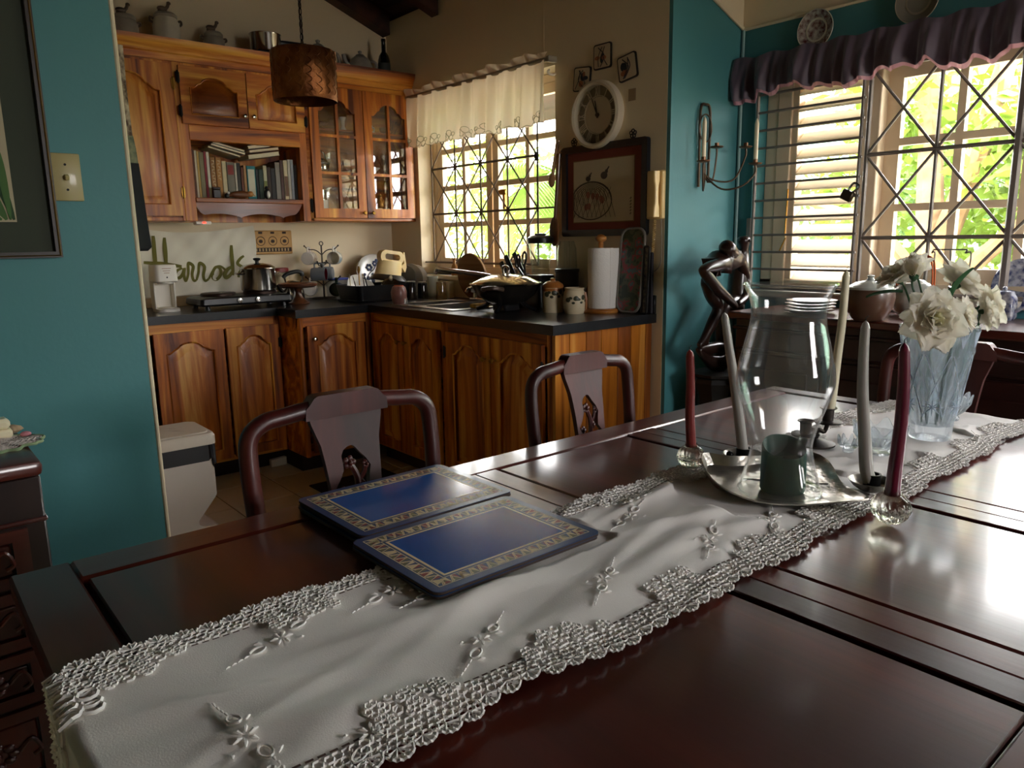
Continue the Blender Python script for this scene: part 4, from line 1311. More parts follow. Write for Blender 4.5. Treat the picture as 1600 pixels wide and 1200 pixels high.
def flower(label, head, direc, s=1.0, kind='open', leaf=(), seed=1, ang=None):
    r = T('artificial_flower', label, 'flower', VB+Vector((0, 0, .036)), group=None)
    rnd = random.Random(seed)
    d = Vector(direc).normalized()
    hd = Vector((head.x-VB.x, head.y-VB.y, 0)); hd = hd.normalized() if ang is None else Vector((math.cos(ang), math.sin(ang), 0))
    p0 = VB+hd*.020+Vector((0, 0, .036)); mid = VB+hd*.032+Vector((0, 0, .15)); rim = VB+hd*.052+Vector((0, 0, .272))
    part('stem', G().tube(smoothpts([p0, mid, rim, head-d*.03, head], 6), .0024, 6), lfm, r, world=True)
    g = G().lathe([(.003, -.012), (.010*s, -.004), (.012*s, .004), (.004, .008)], 10)
    c = part('calyx', g, lfm, r)
    c.location = head-r.location; c.rotation_euler = d.to_track_quat('Z', 'Y').to_euler()
    whorls = {'open': ((pm_big, 8, 1.15, 0), (pm_big, 7, .85, .4), (pm_mid, 6, .55, .2), (pm_in, 5, .25, .6)),
              'bud': ((pm_mid, 5, .35, 0), (pm_mid, 4, .12, .5), (pm_in, 3, .05, .2)),
              'flat': ((pm_big, 9, 1.45, 0), (pm_big, 8, 1.05, .4), (pm_mid, 7, .75, .2), (pm_mid, 5, .4, .1), (pm_in, 5, .2, .6))}[kind]
    for me, n, tilt, ph in whorls:
        for k in range(n):
            a = 2*PI*k/n+ph+rnd.uniform(-.12, .12)
            R_ = Matrix.Rotation(a, 4, 'Z') @ Matrix.Rotation(-(tilt+rnd.uniform(-.14, .14)), 4, 'X')
            o = inst('petal', me, c); o.matrix_local = Matrix.Translation((0, 0, .002)) @ R_ @ Matrix.Scale(s*rnd.uniform(.9, 1.1), 4)
    for lp, ld, ls in leaf:
        ld = Vector(ld).normalized(); sd = ld.cross(Vector((0, 0, 1))).normalized(); up = sd.cross(ld)
        def lf(u, v):
            w_ = .020*ls*math.sin(PI*v)**.8
            return Vector(lp)+ld*(.075*ls*v)+sd*((u-.5)*2*w_)+up*(.006*abs(u-.5)*2-.02*v*v)
        part('leaf', G().grid(lf, 4, 8), lfm, r, world=True, ang=180)
    return r
def HP(px, py, dd=0.0):
    p = axis_pts(VB, [(px, py)])[0]
    return p+Vector((_fw.x, _fw.y, 0)).normalized()*dd
back_ = Vector((-_fw.x, -_fw.y, 0))
flower('largest white silk peony facing the room above the vase', HP(1410, 490, -.125), (-.70, -.70, .16), 1.02, 'flat', [(HP(1400, 456, -.03), (-.6, .9, .1), 1.0)], 1, 4.0)
flower('white silk peony tucked low beside the largest bloom', HP(1466, 486, -.085), (.10, -.95, .35), .62, 'open', [], 2, 4.75)
flower('white silk peony standing upright toward the window grille', HP(1494, 446, .0), (.55, -.45, .75), .85, 'open', [(HP(1470, 462, -.045), (.0, -.3, 1), 1.0)], 3, 5.9)
flower('half opened white silk rosebud at the top of the bunch', HP(1412, 430, -.045), (-.25, -.1, 1), .95, 'bud', [], 4, 3.1)
flower('white silk peony spreading behind the rosebud', HP(1426, 440, .06), (-.55, .35, .85), .80, 'open', [], 5, 2.2)
flower('white silk rose drooping out to the side on a long stem', HP(1533, 482, .0), (.70, -.72, .10), .80, 'open', [(HP(1524, 484, 0), (.3, -.5, -.8), .5)], 6, 5.5)
flower('white silk rose with cream heart low over the vase rim', HP(1512, 484, -.05), (.62, -.70, .05), .50, 'open', [], 7, 5.15)
flower('white silk peony at the back of the bunch toward the window', HP(1480, 432, .14), (.35, .55, .8), .80, 'open', [], 8, .9)

# ============================================================ SIDEBOARD AND WHAT STANDS ON IT
SBX, SBZ = 2.80, .93
sb = T('sideboard', 'long dark rosewood sideboard under the dining window', 'sideboard', (2.80, 1.10, 0))
sbt = wood('sideboard_top_wood', '#3a120c', '#5a2115', '#77301f', 'Y', 5, rough=.3, coat=.4)
part('top', G().box((SBX-.02, .20, SBZ-.03), (XD-.035, 1.875, SBZ), .006), sbt, sb, world=True)
part('body', G().box((SBX+.01, .23, .10), (XD-.05, 1.845, SBZ-.03)), darkZ, sb, world=True)
part('moulding', G().box((SBX, .215, SBZ-.075), (XD-.04, 1.86, SBZ-.06), .004).box((SBX+.003, .22, SBZ-.16), (XD-.04, 1.852, SBZ-.15), .004), darkZ, sb, world=True)
for k in range(4):
    y = 1.84-.40*k
    d = part('door', G().box((SBX-.005, y-.385, .14), (SBX+.012, y-.015, SBZ-.17), .004), darkZ, sb, world=True)
    part('panel', G().box((SBX-.012, y-.34, .20), (SBX-.004, y-.06, SBZ-.23), .006), darkZ, d, world=True)
    part('ring_pull', G().lathe([(.014, 0), (.014, .004), (.004, .008)], 12).rot('Y', -PI/2).move(SBX-.012, y-.05, .5), brass, d, world=True)
for y in (.26, 1.79): part('foot', G().box((SBX+.02, y, 0), (SBX+.08, y+.05, .10), .006), darkZ, sb, world=True)
def onsb(px, py): return PZ(px, py, SBZ)
brownc = M('brown_stoneware', '#5c4030', .35, coat=.3)
paleg = M('pale_celadon', '#b9bdb4', .25, coat=.4)
# stack of brown plates seen through the hurricane glass
p = onsb(1243, 492)+Vector((.10, 0, 0)); p.z = SBZ
for k in range(4):
    single('dinner_plate', G().lathe([(.04, 0), (.055, .002), (.095, .012), (.10, .016), (.097, .0165), (.055, .006), (.001, .005)], 32), brownc,
           ['brown stoneware plate at the bottom of the stack on the sideboard', 'brown stoneware plate second up in the stack on the sideboard', 'brown stoneware plate third up in the stack on the sideboard', 'brown stoneware plate on top of the stack on the sideboard'][k],
           'plate', (p.x+.004*(k % 2), p.y-.003*k, SBZ+.013*k))
p = onsb(1348, 502)+Vector((.04, .0, 0)); p.z = SBZ
t = T('lidded_pot', 'round brown stoneware pot with a pale lid on the sideboard', 'pot', p)
part('body', G().lathe([(.045, 0), (.06, .008), (.082, .05), (.088, .09), (.084, .115), (.08, .118)], 32), brownc, t)
part('lid', G().lathe([(.082, .116), (.080, .124), (.05, .142), (.014, .150), (.010, .158), (.014, .166), (.002, .170)], 32), paleg, t)
part('spout', G().tube(smoothpts([(.05, -.05, .12), (.045, -.065, .15), (.06, -.075, .165)], 4), .010, 8), paleg, t)
p = onsb(1398, 498)+Vector((.16, .0, 0)); p.z = SBZ
t = T('teapot', 'glazed teapot with a copper wire bail handle behind the flowers', 'teapot', p)
part('body', G().lathe([(.05, 0), (.075, .02), (.09, .06), (.08, .10), (.05, .125), (.045, .128)], 28), paleg, t)
part('lid', G().lathe([(.046, .126), (.03, .138), (.008, .142), (.012, .154), (.002, .158)], 20), paleg, t)
part('spout', G().tube(smoothpts([(0, -.07, .05), (0, -.11, .08), (0, -.13, .115)], 4), [.016]*4+[.012]*5, 8), paleg, t)
cop = M('copper_wire', '#a5532f', .3, .9)
for s in (-1, 1): part('bail_handle', G().tube(smoothpts([(.01*s, .065, .11), (.012*s, .075, .19), (.012*s, .03, .225), (.012*s, -.05, .22), (.01*s, -.065, .11)], 6), .0035, 6), cop, t)
p = onsb(1487, 500)+Vector((.175, 0, 0)); p.z = SBZ
t = T('plate_stand', 'thin wire easel stand with scrolled hooks in front of the window', 'stand', p)
A_ = PX(1456, 432, p.x)-p; B_ = PX(1512, 432, p.x)-p; A2 = PX(1459, 390, p.x)-p; B2 = PX(1512, 390, p.x)-p
wirem = M('pale_wire', '#75706a', .4, .8)
for a, b in ((A_, A2), (B_, B2)):
    part('upright', G().tube(smoothpts([(a.x, a.y, 0), (a.x, a.y, a.z*.9), (b.x, a.y-.004, b.z*.9+.01), (b.x, b.y+.006, b.z*.95), (b.x, b.y, b.z)], 4), .003, 6), wirem, t)
    part('hook', G().tube(smoothpts([(a.x-.002, a.y, b.z-.06), (a.x-.03, a.y, b.z-.07), (a.x-.035, a.y, b.z-.05)], 4), .0025, 6), wirem, t)
part('cross_wire', G().tube([tuple(A2), tuple(B2)], .003, 6), wirem, t)
part('back_leg', G().tube([((A2.x+B2.x)/2, (A2.y+B2.y)/2, A2.z), (.06, (A2.y+B2.y)/2, 0)], .003, 6), wirem, t)
# blue and white china
bw1 = M('blue_white_china', '#e3e5ea', .2, c2='#2c3f7d', vs=38, coat=.4)
bw2 = M('blue_white_china_dense', '#b9c2d8', .2, c2='#24356f', vs=55, coat=.4)
p = onsb(1574, 497)+Vector((.12, 0, 0)); p.z = SBZ
g = G().lathe([(.001, 0), (.06, .002), (.10, .012), (.108, .018), (.106, .020), (.06, .006), (.001, .004)], 36).rot('Y', -PI/2+.16).move(.03, 0, .108)
single('china_plate', g, bw2, 'blue and white china plate standing upright on the sideboard', 'plate', tuple(p))
p = onsb(1562, 502)+Vector((.06, .012, 0)); p.z = SBZ
t = T('china_teapot', 'square blue and white china teapot on the sideboard', 'teapot', p)
part('body', G().loft([[(x*s, y*s, z) for x, y in rrect(-.035, .035, -.04, .04, .012)] for z, s in ((0, .85), (.01, 1), (.08, .92), (.095, .7))]), bw1, t)
part('lid', G().loft([[(x*s, y*s, z) for x, y in rrect(-.025, .025, -.03, .03, .01)] for z, s in ((.095, 1), (.103, .9), (.108, .2))]).sphere((0, 0, .114), .008, 10, 8), bw1, t)
part('handle', G().tube(smoothpts([(0, .038, .075), (0, .065, .075), (0, .07, .035), (0, .038, .02)], 5), .005, 8), bw1, t)
part('spout', G().tube(smoothpts([(0, -.036, .03), (0, -.06, .05), (0, -.066, .085)], 5), .007, 8), bw1, t)
p = onsb(1592, 503)+Vector((.055, -.034, 0)); p.z = SBZ
single('china_vase', G().lathe([(.024, 0), (.03, .006), (.02, .02), (.018, .05), (.03, .075), (.032, .085), (.012, .09), (.018, .102), (.004, .108)], 24), bw1, 'small waisted blue and white china jar on the sideboard', 'jar', tuple(p))
p = onsb(1577, 502)+Vector((-.03, .075, 0)); p.z = SBZ
single('china_dish', G().lathe([(.02, 0), (.035, .008), (.05, .018), (.048, .019), (.03, .008), (.001, .006)], 28), bw1, 'low blue and white china dish in front of the teapot', 'dish', tuple(p))

# ============================================================ STATUE, SCONCE, WALL PIECES
SP = PY(1117, 560, 1.97)
ebony = M('carved_ebony', '#2b1a14', .3, var=.2, vs=12, coat=.35)
pedw = M('pedestal_black', '#14100e', .45)
t = T('pedestal', 'black flared pedestal carrying the carved statue', 'pedestal', (SP.x+.02, 1.97, 0))
PH = SP.z-.035; PC = PH-.022
part('column', G().lathe([(.13, 0), (.13, .03), (.10, .06), (.085, .2), (.085, PC-.12), (.11, PC-.05), (.10, PC-.03)], 8, a0=PI/8), pedw, t)
part('cap', G().lathe([(.085, PC-.035), (.115, PC-.02), (.118, PC-.008), (.10, PC)], 8, a0=PI/8), pedw, t)
def skin(name, nodes, edges, mat, parent, sub=2, fat=1.35):
    """continuous body: nodes (position, radius), grown with a skin"""
    me = bpy.data.meshes.new(name)
    me.from_pydata([tuple(p) for p, _ in nodes], edges, [])
    me.materials.append(mat)
    o = bpy.data.objects.new(name, me); col.objects.link(o); o.parent = parent
    md = o.modifiers.new('skin', 'SKIN'); md.use_smooth_shade = True
    for i, (p, r) in enumerate(nodes):
        sv = me.skin_vertices[0].data[i]
        rr = r if isinstance(r, tuple) else (r, r)
        rr = (rr[0]*fat, rr[1]*fat)
        sv.radius = rr; sv.use_root = (i == 0)
    sd = o.modifiers.new('sub', 'SUBSURF'); sd.levels = sub; sd.render_levels = sub
    return o
st = T('statue', 'carved dark wood statue of two entwined figures on a pedestal', 'statue', (SP.x, 1.97, PH))
def SPT(px, py, dy=0): return PY(px, py, 1.97+dy)-Vector((SP.x, 1.97, PH))
N = [(SPT(1103, 424), .030), (SPT(1120, 410), .042), (SPT(1138, 408), .046), (SPT(1145, 398, -.02), .022), (SPT(1137, 389, -.045), (.030, .036)), (SPT(1133, 381, -.05), (.022, .026)),
     (SPT(1128, 412, -.05), .022), (SPT(1097, 421, -.05), .020), (SPT(1120, 450, -.05), .019), (SPT(1143, 472, -.045), .014), (SPT(1151, 481, -.04), .010),
     (SPT(1156, 405, .02), .023), (SPT(1167, 436, .02), .019), (SPT(1164, 466, .0), .016), (SPT(1152, 476, -.02), .011),
     (SPT(1113, 462), .027), (SPT(1124, 481), .021), (SPT(1111, 508), .019), (SPT(1099, 532), .012), (SPT(1091, 541), .011), (SPT(1106, 543), .010)]
Ed = [(0, 1), (1, 2), (2, 3), (3, 4), (4, 5), (2, 6), (6, 7), (7, 8), (8, 9), (9, 10), (2, 11), (11, 12), (12, 13), (13, 14), (0, 15), (15, 16), (16, 17), (17, 18), (18, 19), (18, 20)]
skin('bending_figure', N, Ed, ebony, st)
N = [(SPT(1153, 478, .05), .040), (SPT(1153, 450, .05), .038), (SPT(1156, 420, .05), .040), (SPT(1160, 398, .05), .024), (SPT(1162, 386, .04), .016), (SPT(1162, 376, .03), (.026, .028)), (SPT(1162, 368, .03), (.020, .022)),
     (SPT(1147, 470, .02), .025), (SPT(1130, 480, .02), .022), (SPT(1124, 520, .02), .018), (SPT(1128, 545, .02), .02)]
skin('seated_figure', N, [(0, 1), (1, 2), (2, 3), (3, 4), (4, 5), (5, 6), (0, 7), (7, 8), (8, 9), (9, 10)], ebony, st)
N = [(SPT(1090, 546), .012), (SPT(1108, 545), .022), (SPT(1128, 541), .024), (SPT(1102, 558), .016), (SPT(1117, 569), .03), (SPT(1132, 560), .03), (SPT(1120, 568), .034)]
skin('plinth', N, [(0, 1), (1, 2), (0, 3), (3, 4), (2, 5), (5, 4), (4, 6)], ebony, st)
part('nose', G().sphere(tuple(SPT(1171, 376, -.0)), .007, 8, 6), ebony, st)

# wall sconce
sc_i = M('sconce_iron', '#5f4f40', .4, .7)
SY = YR-.012
s0 = PY(1104, 200, SY)
t = T('wall_sconce', 'wrought iron wall sconce with four curved candle arms', 'sconce', (s0.x, YR, PY(1098, 310, SY).z))
def SW(pts, r, nm, m=sc_i, n=5): return part(nm, G().tube(smoothpts(pts, n), r, 8), m, t, world=True)
lf, rt = PY(1094, 200, SY), PY(1109, 200, SY)
zb, zt = PY(1098, 250, SY).z, PY(1102, 163, SY).z
SW([(lf.x, SY, zb-.12), (lf.x, SY, zb), (lf.x, SY, zt-.03), ((lf.x+rt.x)/2, SY, zt), (rt.x, SY, zt-.03), (rt.x, SY, zb), (rt.x, SY, zb-.10)], .006, 'back_loop')
rc = PY(1105, 200, SY-.02)
part('ring', G().tube([(rc.x+.045*math.cos(a), SY-.012, rc.z+.06*math.sin(a)) for a in [2*PI*i/32 for i in range(32)]], .0035, 6, closed=True), sc_i, t, world=True)
stem_p = PY(1104, 262, SY-.02)
pans = [((1099, 253), .10, True), ((1120, 231), .05, False), ((1165, 231), .13, False), ((1180, 257), .19, True)]
for k, ((px, py), off, has) in enumerate(pans):
    q = PY(px, py, YR-off)
    low = min(stem_p.z, q.z)-(.11 if k == 0 else .07 if k < 3 else .105)
    a0 = Vector((stem_p.x, SY-.008, stem_p.z+.02))
    mid = a0.lerp(q, .35); mid.z = low+.01; m2 = a0.lerp(q, .75); m2.z = low+.02
    SW([a0, (a0.x, a0.y-.004, a0.z-.05), mid, m2, (q.x, q.y, q.z-.04), q], .0042, 'arm')
    part('drip_pan', G().lathe([(.006, -.004), (.026, .0), (.031, .006), (.030, .007), (.012, .003), (.010, .004), (.0105, .022), (.0085, .022), (.008, .005)], 24, tuple(q)), M('copper_pan', '#7d5c46', .35, .8), t, world=True)
for (px, py), off, has, lab, top in ((pans[0][0], .10, 1, 'ivory candle in the wall sconce nearest the kitchen corner', 183), (pans[3][0], .19, 1, 'ivory candle in the wall sconce nearest the louvred window', 186)):
    q = PY(px, py, YR-off); zt_ = PY(px, top, YR-off).z
    single('sconce_candle', G().lathe([(.0092, 0), (.0095, .01), (.0095, zt_-q.z-.025), (.006, zt_-q.z-.01), (.001, zt_-q.z)], 16), waxc, lab, 'candle', (q.x, q.y, q.z+.005))
# decorative plates on the dining window wall
def wplate(label, px, py, r, m1, m2, nm='wall_plate'):
    q = PX(px, py, XD-.006)
    w = T(nm, label, 'plate', (XD-.004, q.y, q.z))
    g = G().lathe([(.001, 0), (r*.6, .004), (r*.98, .018), (r, .022), (r*.97, .023), (r*.62, .009), (.001, .008)], 36).rot('Y', -PI/2)
    part('dish', g, m1, w)
    g = G().lathe([(r*.60, .0095), (r*.55, .0105), (r*.5, .0095)], 36, cap=False).rot('Y', -PI/2)
    part('inner_band', g, m2, w)
    part('rim_line', G().tube([(-.0225, r*.985*math.cos(a), r*.985*math.sin(a)) for a in [2*PI*i/40 for i in range(40)]], .002, 5, closed=True), m2, w)
    return w
wplate('patterned red and white china plate hung above the louvred window', 1277, 47, .082, M('imari_china', '#c9c4bb', .2, c2='#5a2320', vs=48, coat=.4), M('china_cream', '#d8d2c2', .3))
wplate('plain grey plate hung above the diamond grille', 1436, 2, .082, M('grey_stoneware', '#7d786c', .4), M('stone_rim', '#9a8f7c', .4))
# valance of gathered mauve cloth
mauve = M('mauve_taffeta', '#5d4f5e', .55, var=.12, vs=10, sheen=.4, transl=.12)
pinkb = M('pink_lining', '#d9a5b4', .6, transl=.5)
VA, VBy = 2.165, -.95
t = T('window_valance', 'gathered mauve ruffle valance along the top of the dining window', 'valance', (XD-.05, 1.2, 1.9))
zr = PX(1165, 108, XD-.06).z
def vpos(u, v, off=0):
    y = VA+(VBy-VA)*u; L_ = u*(VA-VBy)
    ruf = .022*math.sin(L_*38+1.9*math.sin(L_*7))+.016*math.sin(L_*83+2.4*math.sin(L_*11))+.008*math.sin(L_*151+v*3)
    drop = .150+.018*math.sin(L_*13+1)+.020*abs(math.sin(L_*19+.8*math.sin(L_*5)))+.008*math.sin(L_*71)
    x = XD-.065-(.022+ruf*(.25+.9*v))*math.sin(PI*min(1, .15+v*.6))-off*.004
    return (x, y, zr+.045-v*drop+.006*math.sin(L_*40)*(1-v))
g = G().grid(lambda u, v: vpos(u, v), 760, 14)
part('ruffle', g, mauve, t, world=True, ang=180)
def vlin(u, v):
    p = vpos(u, .82+.26*v); return (p[0]+.012, p[1], p[2])
part('lining', G().grid(vlin, 760, 4), pinkb, t, world=True, ang=180)
part('rod', G().tube([(XD-.022, VA-.01, zr), (XD-.022, VBy, zr)], .008, 8), whitep, t, world=True)
for y in (VA-.015, .6, VBy+.05): part('bracket', G().box((XD-.03, y-.012, zr-.012), (XD, y+.012, zr+.012), .003), whitep, t, world=True)

# ============================================================ LEFT SIDE: CHEST, PICTURE, SWITCH
CX1, CY0, CZ = .212, 1.826, .806
chs = T('carved_chest', 'dark carved wooden chest of drawers against the teal wall', 'chest', (-.25, 1.99, 0))
part('top', G().box((-.75, CY0-.012, CZ-.035), (CX1+.006, YR-.004, CZ), .012, seg=2), mahX, chs, world=True)
part('body', G().box((-.74, CY0, .04), (CX1, YR-.006, CZ-.035), .004), darkZ, chs, world=True)
part('moulding', G().box((-.745, CY0-.008, CZ-.135), (CX1+.003, YR-.008, CZ-.125), .003), mahX, chs, world=True)
def drawer(x0, x1, z0, z1):
    d = part('drawer', G().plate([(x0, z0), (x1, z0), (x1, z1), (x0, z1)], [[(x0+.03, z0+.025), (x1-.03, z0+.025), (x1-.03, z1-.025), (x0+.03, z1-.025)]], .012, CY0), mahX, chs, world=True)
    part('front', G().box((x0+.034, CY0-.008, z0+.029), (x1-.034, CY0, z1-.029), .004), mahZ, d, world=True)
    cx, cz = (x0+x1)/2, (z0+z1)/2
    g = G()
    for k in range(9):
        a = 2*PI*k/9; g.sphere((cx+.035*math.cos(a), CY0-.010, cz+.022*math.sin(a)), (.012, .006, .009), 8, 6)
    g.sphere((cx, CY0-.012, cz), (.014, .010, .014), 10, 8)
    for s in (-1, 1): g.tube(smoothpts([(cx+s*.045, CY0-.010, cz), (cx+s*.07, CY0-.010, cz+.02), (cx+s*.085, CY0-.010, cz-.01), (cx+s*.07, CY0-.01, cz-.02)], 4), .005, 6)
    part('carving', g, mahZ, d, world=True)
for zz0, zz1 in ((.54, .665), (.40, .53), (.27, .39), (.08, .26)):
    drawer(-.06, .175, zz0, zz1); drawer(-.32, -.085, zz0, zz1); drawer(-.58, -.345, zz0, zz1)
# doily and little dish on the chest
dm = M('doily_thread', '#cfc3bd', .85)
DC_ = PZ(6, 696, CZ)
t = T('lace_doily', 'lace doily with coloured edging on the carved chest', 'doily', (DC_.x, DC_.y, CZ))
g = G()
def dfn(a): return 1+.07*math.sin(13*a)+.03*math.sin(7*a+1)
def dpos(r, a): return Vector((DC_.x+r*dfn(a)*.72*math.cos(a), DC_.y+r*dfn(a)*.72*math.sin(a), CZ+.003+.004*max(0, math.sin(5*a))*r/.1))
for k in range(6): g.tube([dpos(.016*(k+1), 2*PI*i/52) for i in range(52)], .0026, 5, closed=True)
for i in range(40): g.tube([dpos(.012, 2*PI*i/40), dpos(.098, 2*PI*i/40)], .0018, 4)
part('thread_work', g, dm, t, world=True)['kind'] = 'stuff'
part('edging', G().tube([dpos(.103, 2*PI*i/104) for i in range(104)], .0035, 5, closed=True), M('doily_green', '#8fa47c', .85), t, world=True)
part('rosebud', G().sphere((DC_.x+.05, DC_.y+.05, CZ+.008), (.012, .010, .007), 10, 8), M('doily_pink', '#d58a94', .8), t, world=True)
t = T('soap_box', 'small cream lidded box standing on the lace doily', 'box', (PZ(4, 686, CZ).x-.01, PZ(4, 686, CZ).y, CZ+.005))
part('base', G().box((-.035, -.025, 0), (.03, .025, .02), .005), waxc, t)
part('lid', G().box((-.033, -.023, .0205), (.028, .023, .045), .008), waxc, t)
single('shell_ornament', G().loft([[(.025*s*math.cos(a)*(1+.12*math.cos(9*a)), .018*s*math.sin(a)*(1+.12*math.cos(9*a)), z) for a in [2*PI*i/36 for i in range(36)]] for s, z in ((.6, 0), (1, .006), (.8, .014), (.3, .019))]), M('lace_tan', '#b5997a', .8), 'small tan scalloped trinket dish beside the cream box', 'dish', (PZ(17, 676, CZ).x, PZ(17, 676, CZ).y, CZ))
# framed flower picture
fx1 = .361; fz0 = PY(95, 402, YR-.02).z
t = T('framed_picture', 'dark framed picture of white lilies on the teal wall', 'picture', (.12, YR-.002, fz0))
W_, H_ = .48, .70
frm = M('dark_bead_frame', '#2a1c14', .4, coat=.2); goldb = M('gold_bead', '#7a5a30', .4, .7)
x0 = fx1-W_-.12
part('frame', G().plate([(x0, 0), (x0+W_, 0), (x0+W_, H_), (x0, H_)], [[(x0+.014, .014), (x0+W_-.014, .014), (x0+W_-.014, H_-.014), (x0+.014, H_-.014)]], .022, 0), frm, t)
part('beading', G().tube([(x0+.005, -.022, .005), (x0+W_-.005, -.022, .005), (x0+W_-.005, -.022, H_-.005), (x0+.005, -.022, H_-.005)], .0028, 5, closed=True), goldb, t)
part('mount', G().plate([(x0+.012, .012), (x0+W_-.012, .012), (x0+W_-.012, H_-.012), (x0+.012, H_-.012)], [], .004, -.004), M('green_grey_mount', '#3b4034', .8), t)
x1 = x0+W_-.085
pr = part('print', G().plate([(x0+.085, .085), (x1, .085), (x1, H_-.085), (x0+.085, H_-.085)], [], .001, -.0085), M('print_paper', '#b9aa8e', .8), t)
lm1 = M('painted_leaf', '#4b6b3a', .8); lm2 = M('painted_leaf_dark', '#2f4a2c', .8); pm1 = M('painted_lily', '#ddd0b8', .8)
def blade(pts, w_, mt, yy):
    P_ = smoothpts([(x, 0, z) for x, z in pts], 6); L_ = []; R2 = []
    n = len(P_)
    for i, q in enumerate(P_):
        tg = (P_[min(i+1, n-1)]-P_[max(i-1, 0)]).normalized(); nx = Vector((-tg.z, 0, tg.x)); k = w_*math.sin(PI*(.06+.94*i/(n-1)))
        L_.append((q.x+nx.x*k, q.z+nx.z*k)); R2.append((q.x-nx.x*k, q.z-nx.z*k))
    return part('painted_leaf', G().plate(R2+L_[::-1], [], .0004, yy), mt, pr)
for k, (pts, w_, mt) in enumerate([([(x1-.02, .09), (x1-.07, .20), (x1-.13, .33)], .016, lm1), ([(x1-.005, .09), (x1-.04, .24), (x1-.07, .36)], .013, lm2), ([(x1-.05, .09), (x1-.10, .18), (x1-.16, .26)], .015, lm2), ([(x1-.03, .09), (x1-.10, .14), (x1-.17, .19)], .012, lm1), ([(x1-.012, .09), (x1-.02, .22), (x1-.035, .31)], .009, lm1), ([(x1-.06, .09), (x1-.13, .11), (x1-.19, .12)], .012, lm2)]):
    blade(pts, w_, mt, -.0096-.0005*k)
part('painted_lily', G().plate([(x1-.10+.06*math.cos(a)*(.6+.4*math.sin(a)), .43+.11*math.sin(a)) for a in [2*PI*i/28 for i in range(28)]], [], .0004, -.0125), pm1, pr)
# light switch
sw = PY(104, 277, YR-.004)
t = T('light_switch', 'old ivory toggle light switch on the teal wall', 'switch', (sw.x-.001, YR-.001, sw.z-.057))
swm = M('ivory_switch', '#b5a470', .4, coat=.2)
part('plate', G().box((-.034, -.006, 0), (.034, 0, .114), .004, seg=2), swm, t)
part('toggle', G().box((-.005, -.018, .052), (.005, -.004, .064), .002).rot('X', .35, (0, -.006, .058)), swm, t)
for z in (.027, .087): part('screw', G().lathe([(.003, 0), (.003, .0015)], 10).rot('X', PI/2).move(0, -.006, z), blackm, t)
# ============================================================ KITCHEN THINGS
CT = .90
def OC(px, py): return PZ(px, py, CT)
# ---- coffee maker
wplas = M('ivory_plastic', '#ece6da', .4)
p = Vector((1.165, 4.26, CT))
t = T('coffee_maker', 'white drip coffee maker without its jug beside the tea towel', 'coffee maker', p)
t.scale = (.74, .85, .97)
part('base', G().loft([[(x, y, z) for x, y in rrect(-.078*s, .078*s, -.10*s, .08*s, .05)] for z, s in ((0, 1), (.014, 1), (.018, .95))]), wplas, t)
part('column', G().plate([(-.072, .015), (.072, .015), (.072, .19), (-.072, .19)], [], .022, .075).box((-.074, -.01, .015), (-.062, .07, .19), .004).box((.062, -.01, .015), (.074, .07, .19), .004), wplas, t)
part('head', G().loft([[(x, y-.005, z) for x, y in rrect(-.078*s, .078*s, -.085*s, .08*s, .03)] for z, s in ((.158, .9), (.165, 1), (.245, .97), (.252, .93))]), wplas, t)
part('spout_lip', G().lathe([(.05, .150), (.056, .158), (.05, .166)], 20, (0, -.035, 0)), wplas, t)
part('hot_plate', G().lathe([(.05, .018), (.052, .022), (.001, .022)], 24, (0, -.015, 0)), wplas, t)
for k in range(3): part('badge_line', G().box((-.03+.006*k, -.0905, .232-.012*k), (.03-.006*k, -.0885, .2345-.012*k)), M('rust_print', '#a06a4c', .5), t)
part('switch', G().box((-.005, -.092, .182), (.005, -.086, .190), .002), blackp, t)
# ---- double hot plate
p = Vector((1.54, 4.20, CT))
t = T('hot_plate', 'black double electric hot plate on the worktop', 'hot plate', p)
part('body', G().loft([[(x, y, z) for x, y in rrect(-.255*s, .255*s, -.135*s, .135*s, .02)] for z, s in ((.022, .94), (.032, 1), (.06, .98), (.068, .9))]), blackp, t)
for x in (-.21, .21):
    for y in (-.1, .1): part('foot', G().lathe([(.016, 0), (.012, .026)], 10, (x, y, 0)), blackp, t)
for k, x in enumerate((-.115, .12)):
    part('burner', G().lathe([(.085, .066), (.092, .070), (.092, .082), (.086, .086), (.001, .086)], 28, (x, .0, 0)), M('burner_iron', '#3a2a22', .4, .7), t)
for x in (-.05, .05): part('dial', G().lathe([(.014, 0), (.013, .014), (.001, .015)], 12).rot('X', PI/2).move(x, -.131, .046), steel, t)
# ---- pot
p = Vector((1.655, 4.20, CT+.086))
t = T('cooking_pot', 'stainless steel cooking pot with a domed lid on the hot plate', 'pot', p)
part('body', G().lathe([(.088, 0), (.094, .004), (.096, .012), (.096, .118), (.099, .122)], 36), steel, t)
part('lid', G().lathe([(.099, .122), (.097, .128), (.075, .142), (.03, .152), (.001, .154)], 36), steel, t)
part('knob', G().lathe([(.010, .152), (.010, .164), (.019, .170), (.021, .178), (.012, .182)], 16), blackp, t)
for s in (-1, 1): part('side_handle', G().tube(smoothpts([(s*.094, -.03, .095), (s*.118, -.02, .097), (s*.118, .02, .097), (s*.094, .03, .095)], 5), .006, 8), steel, t)
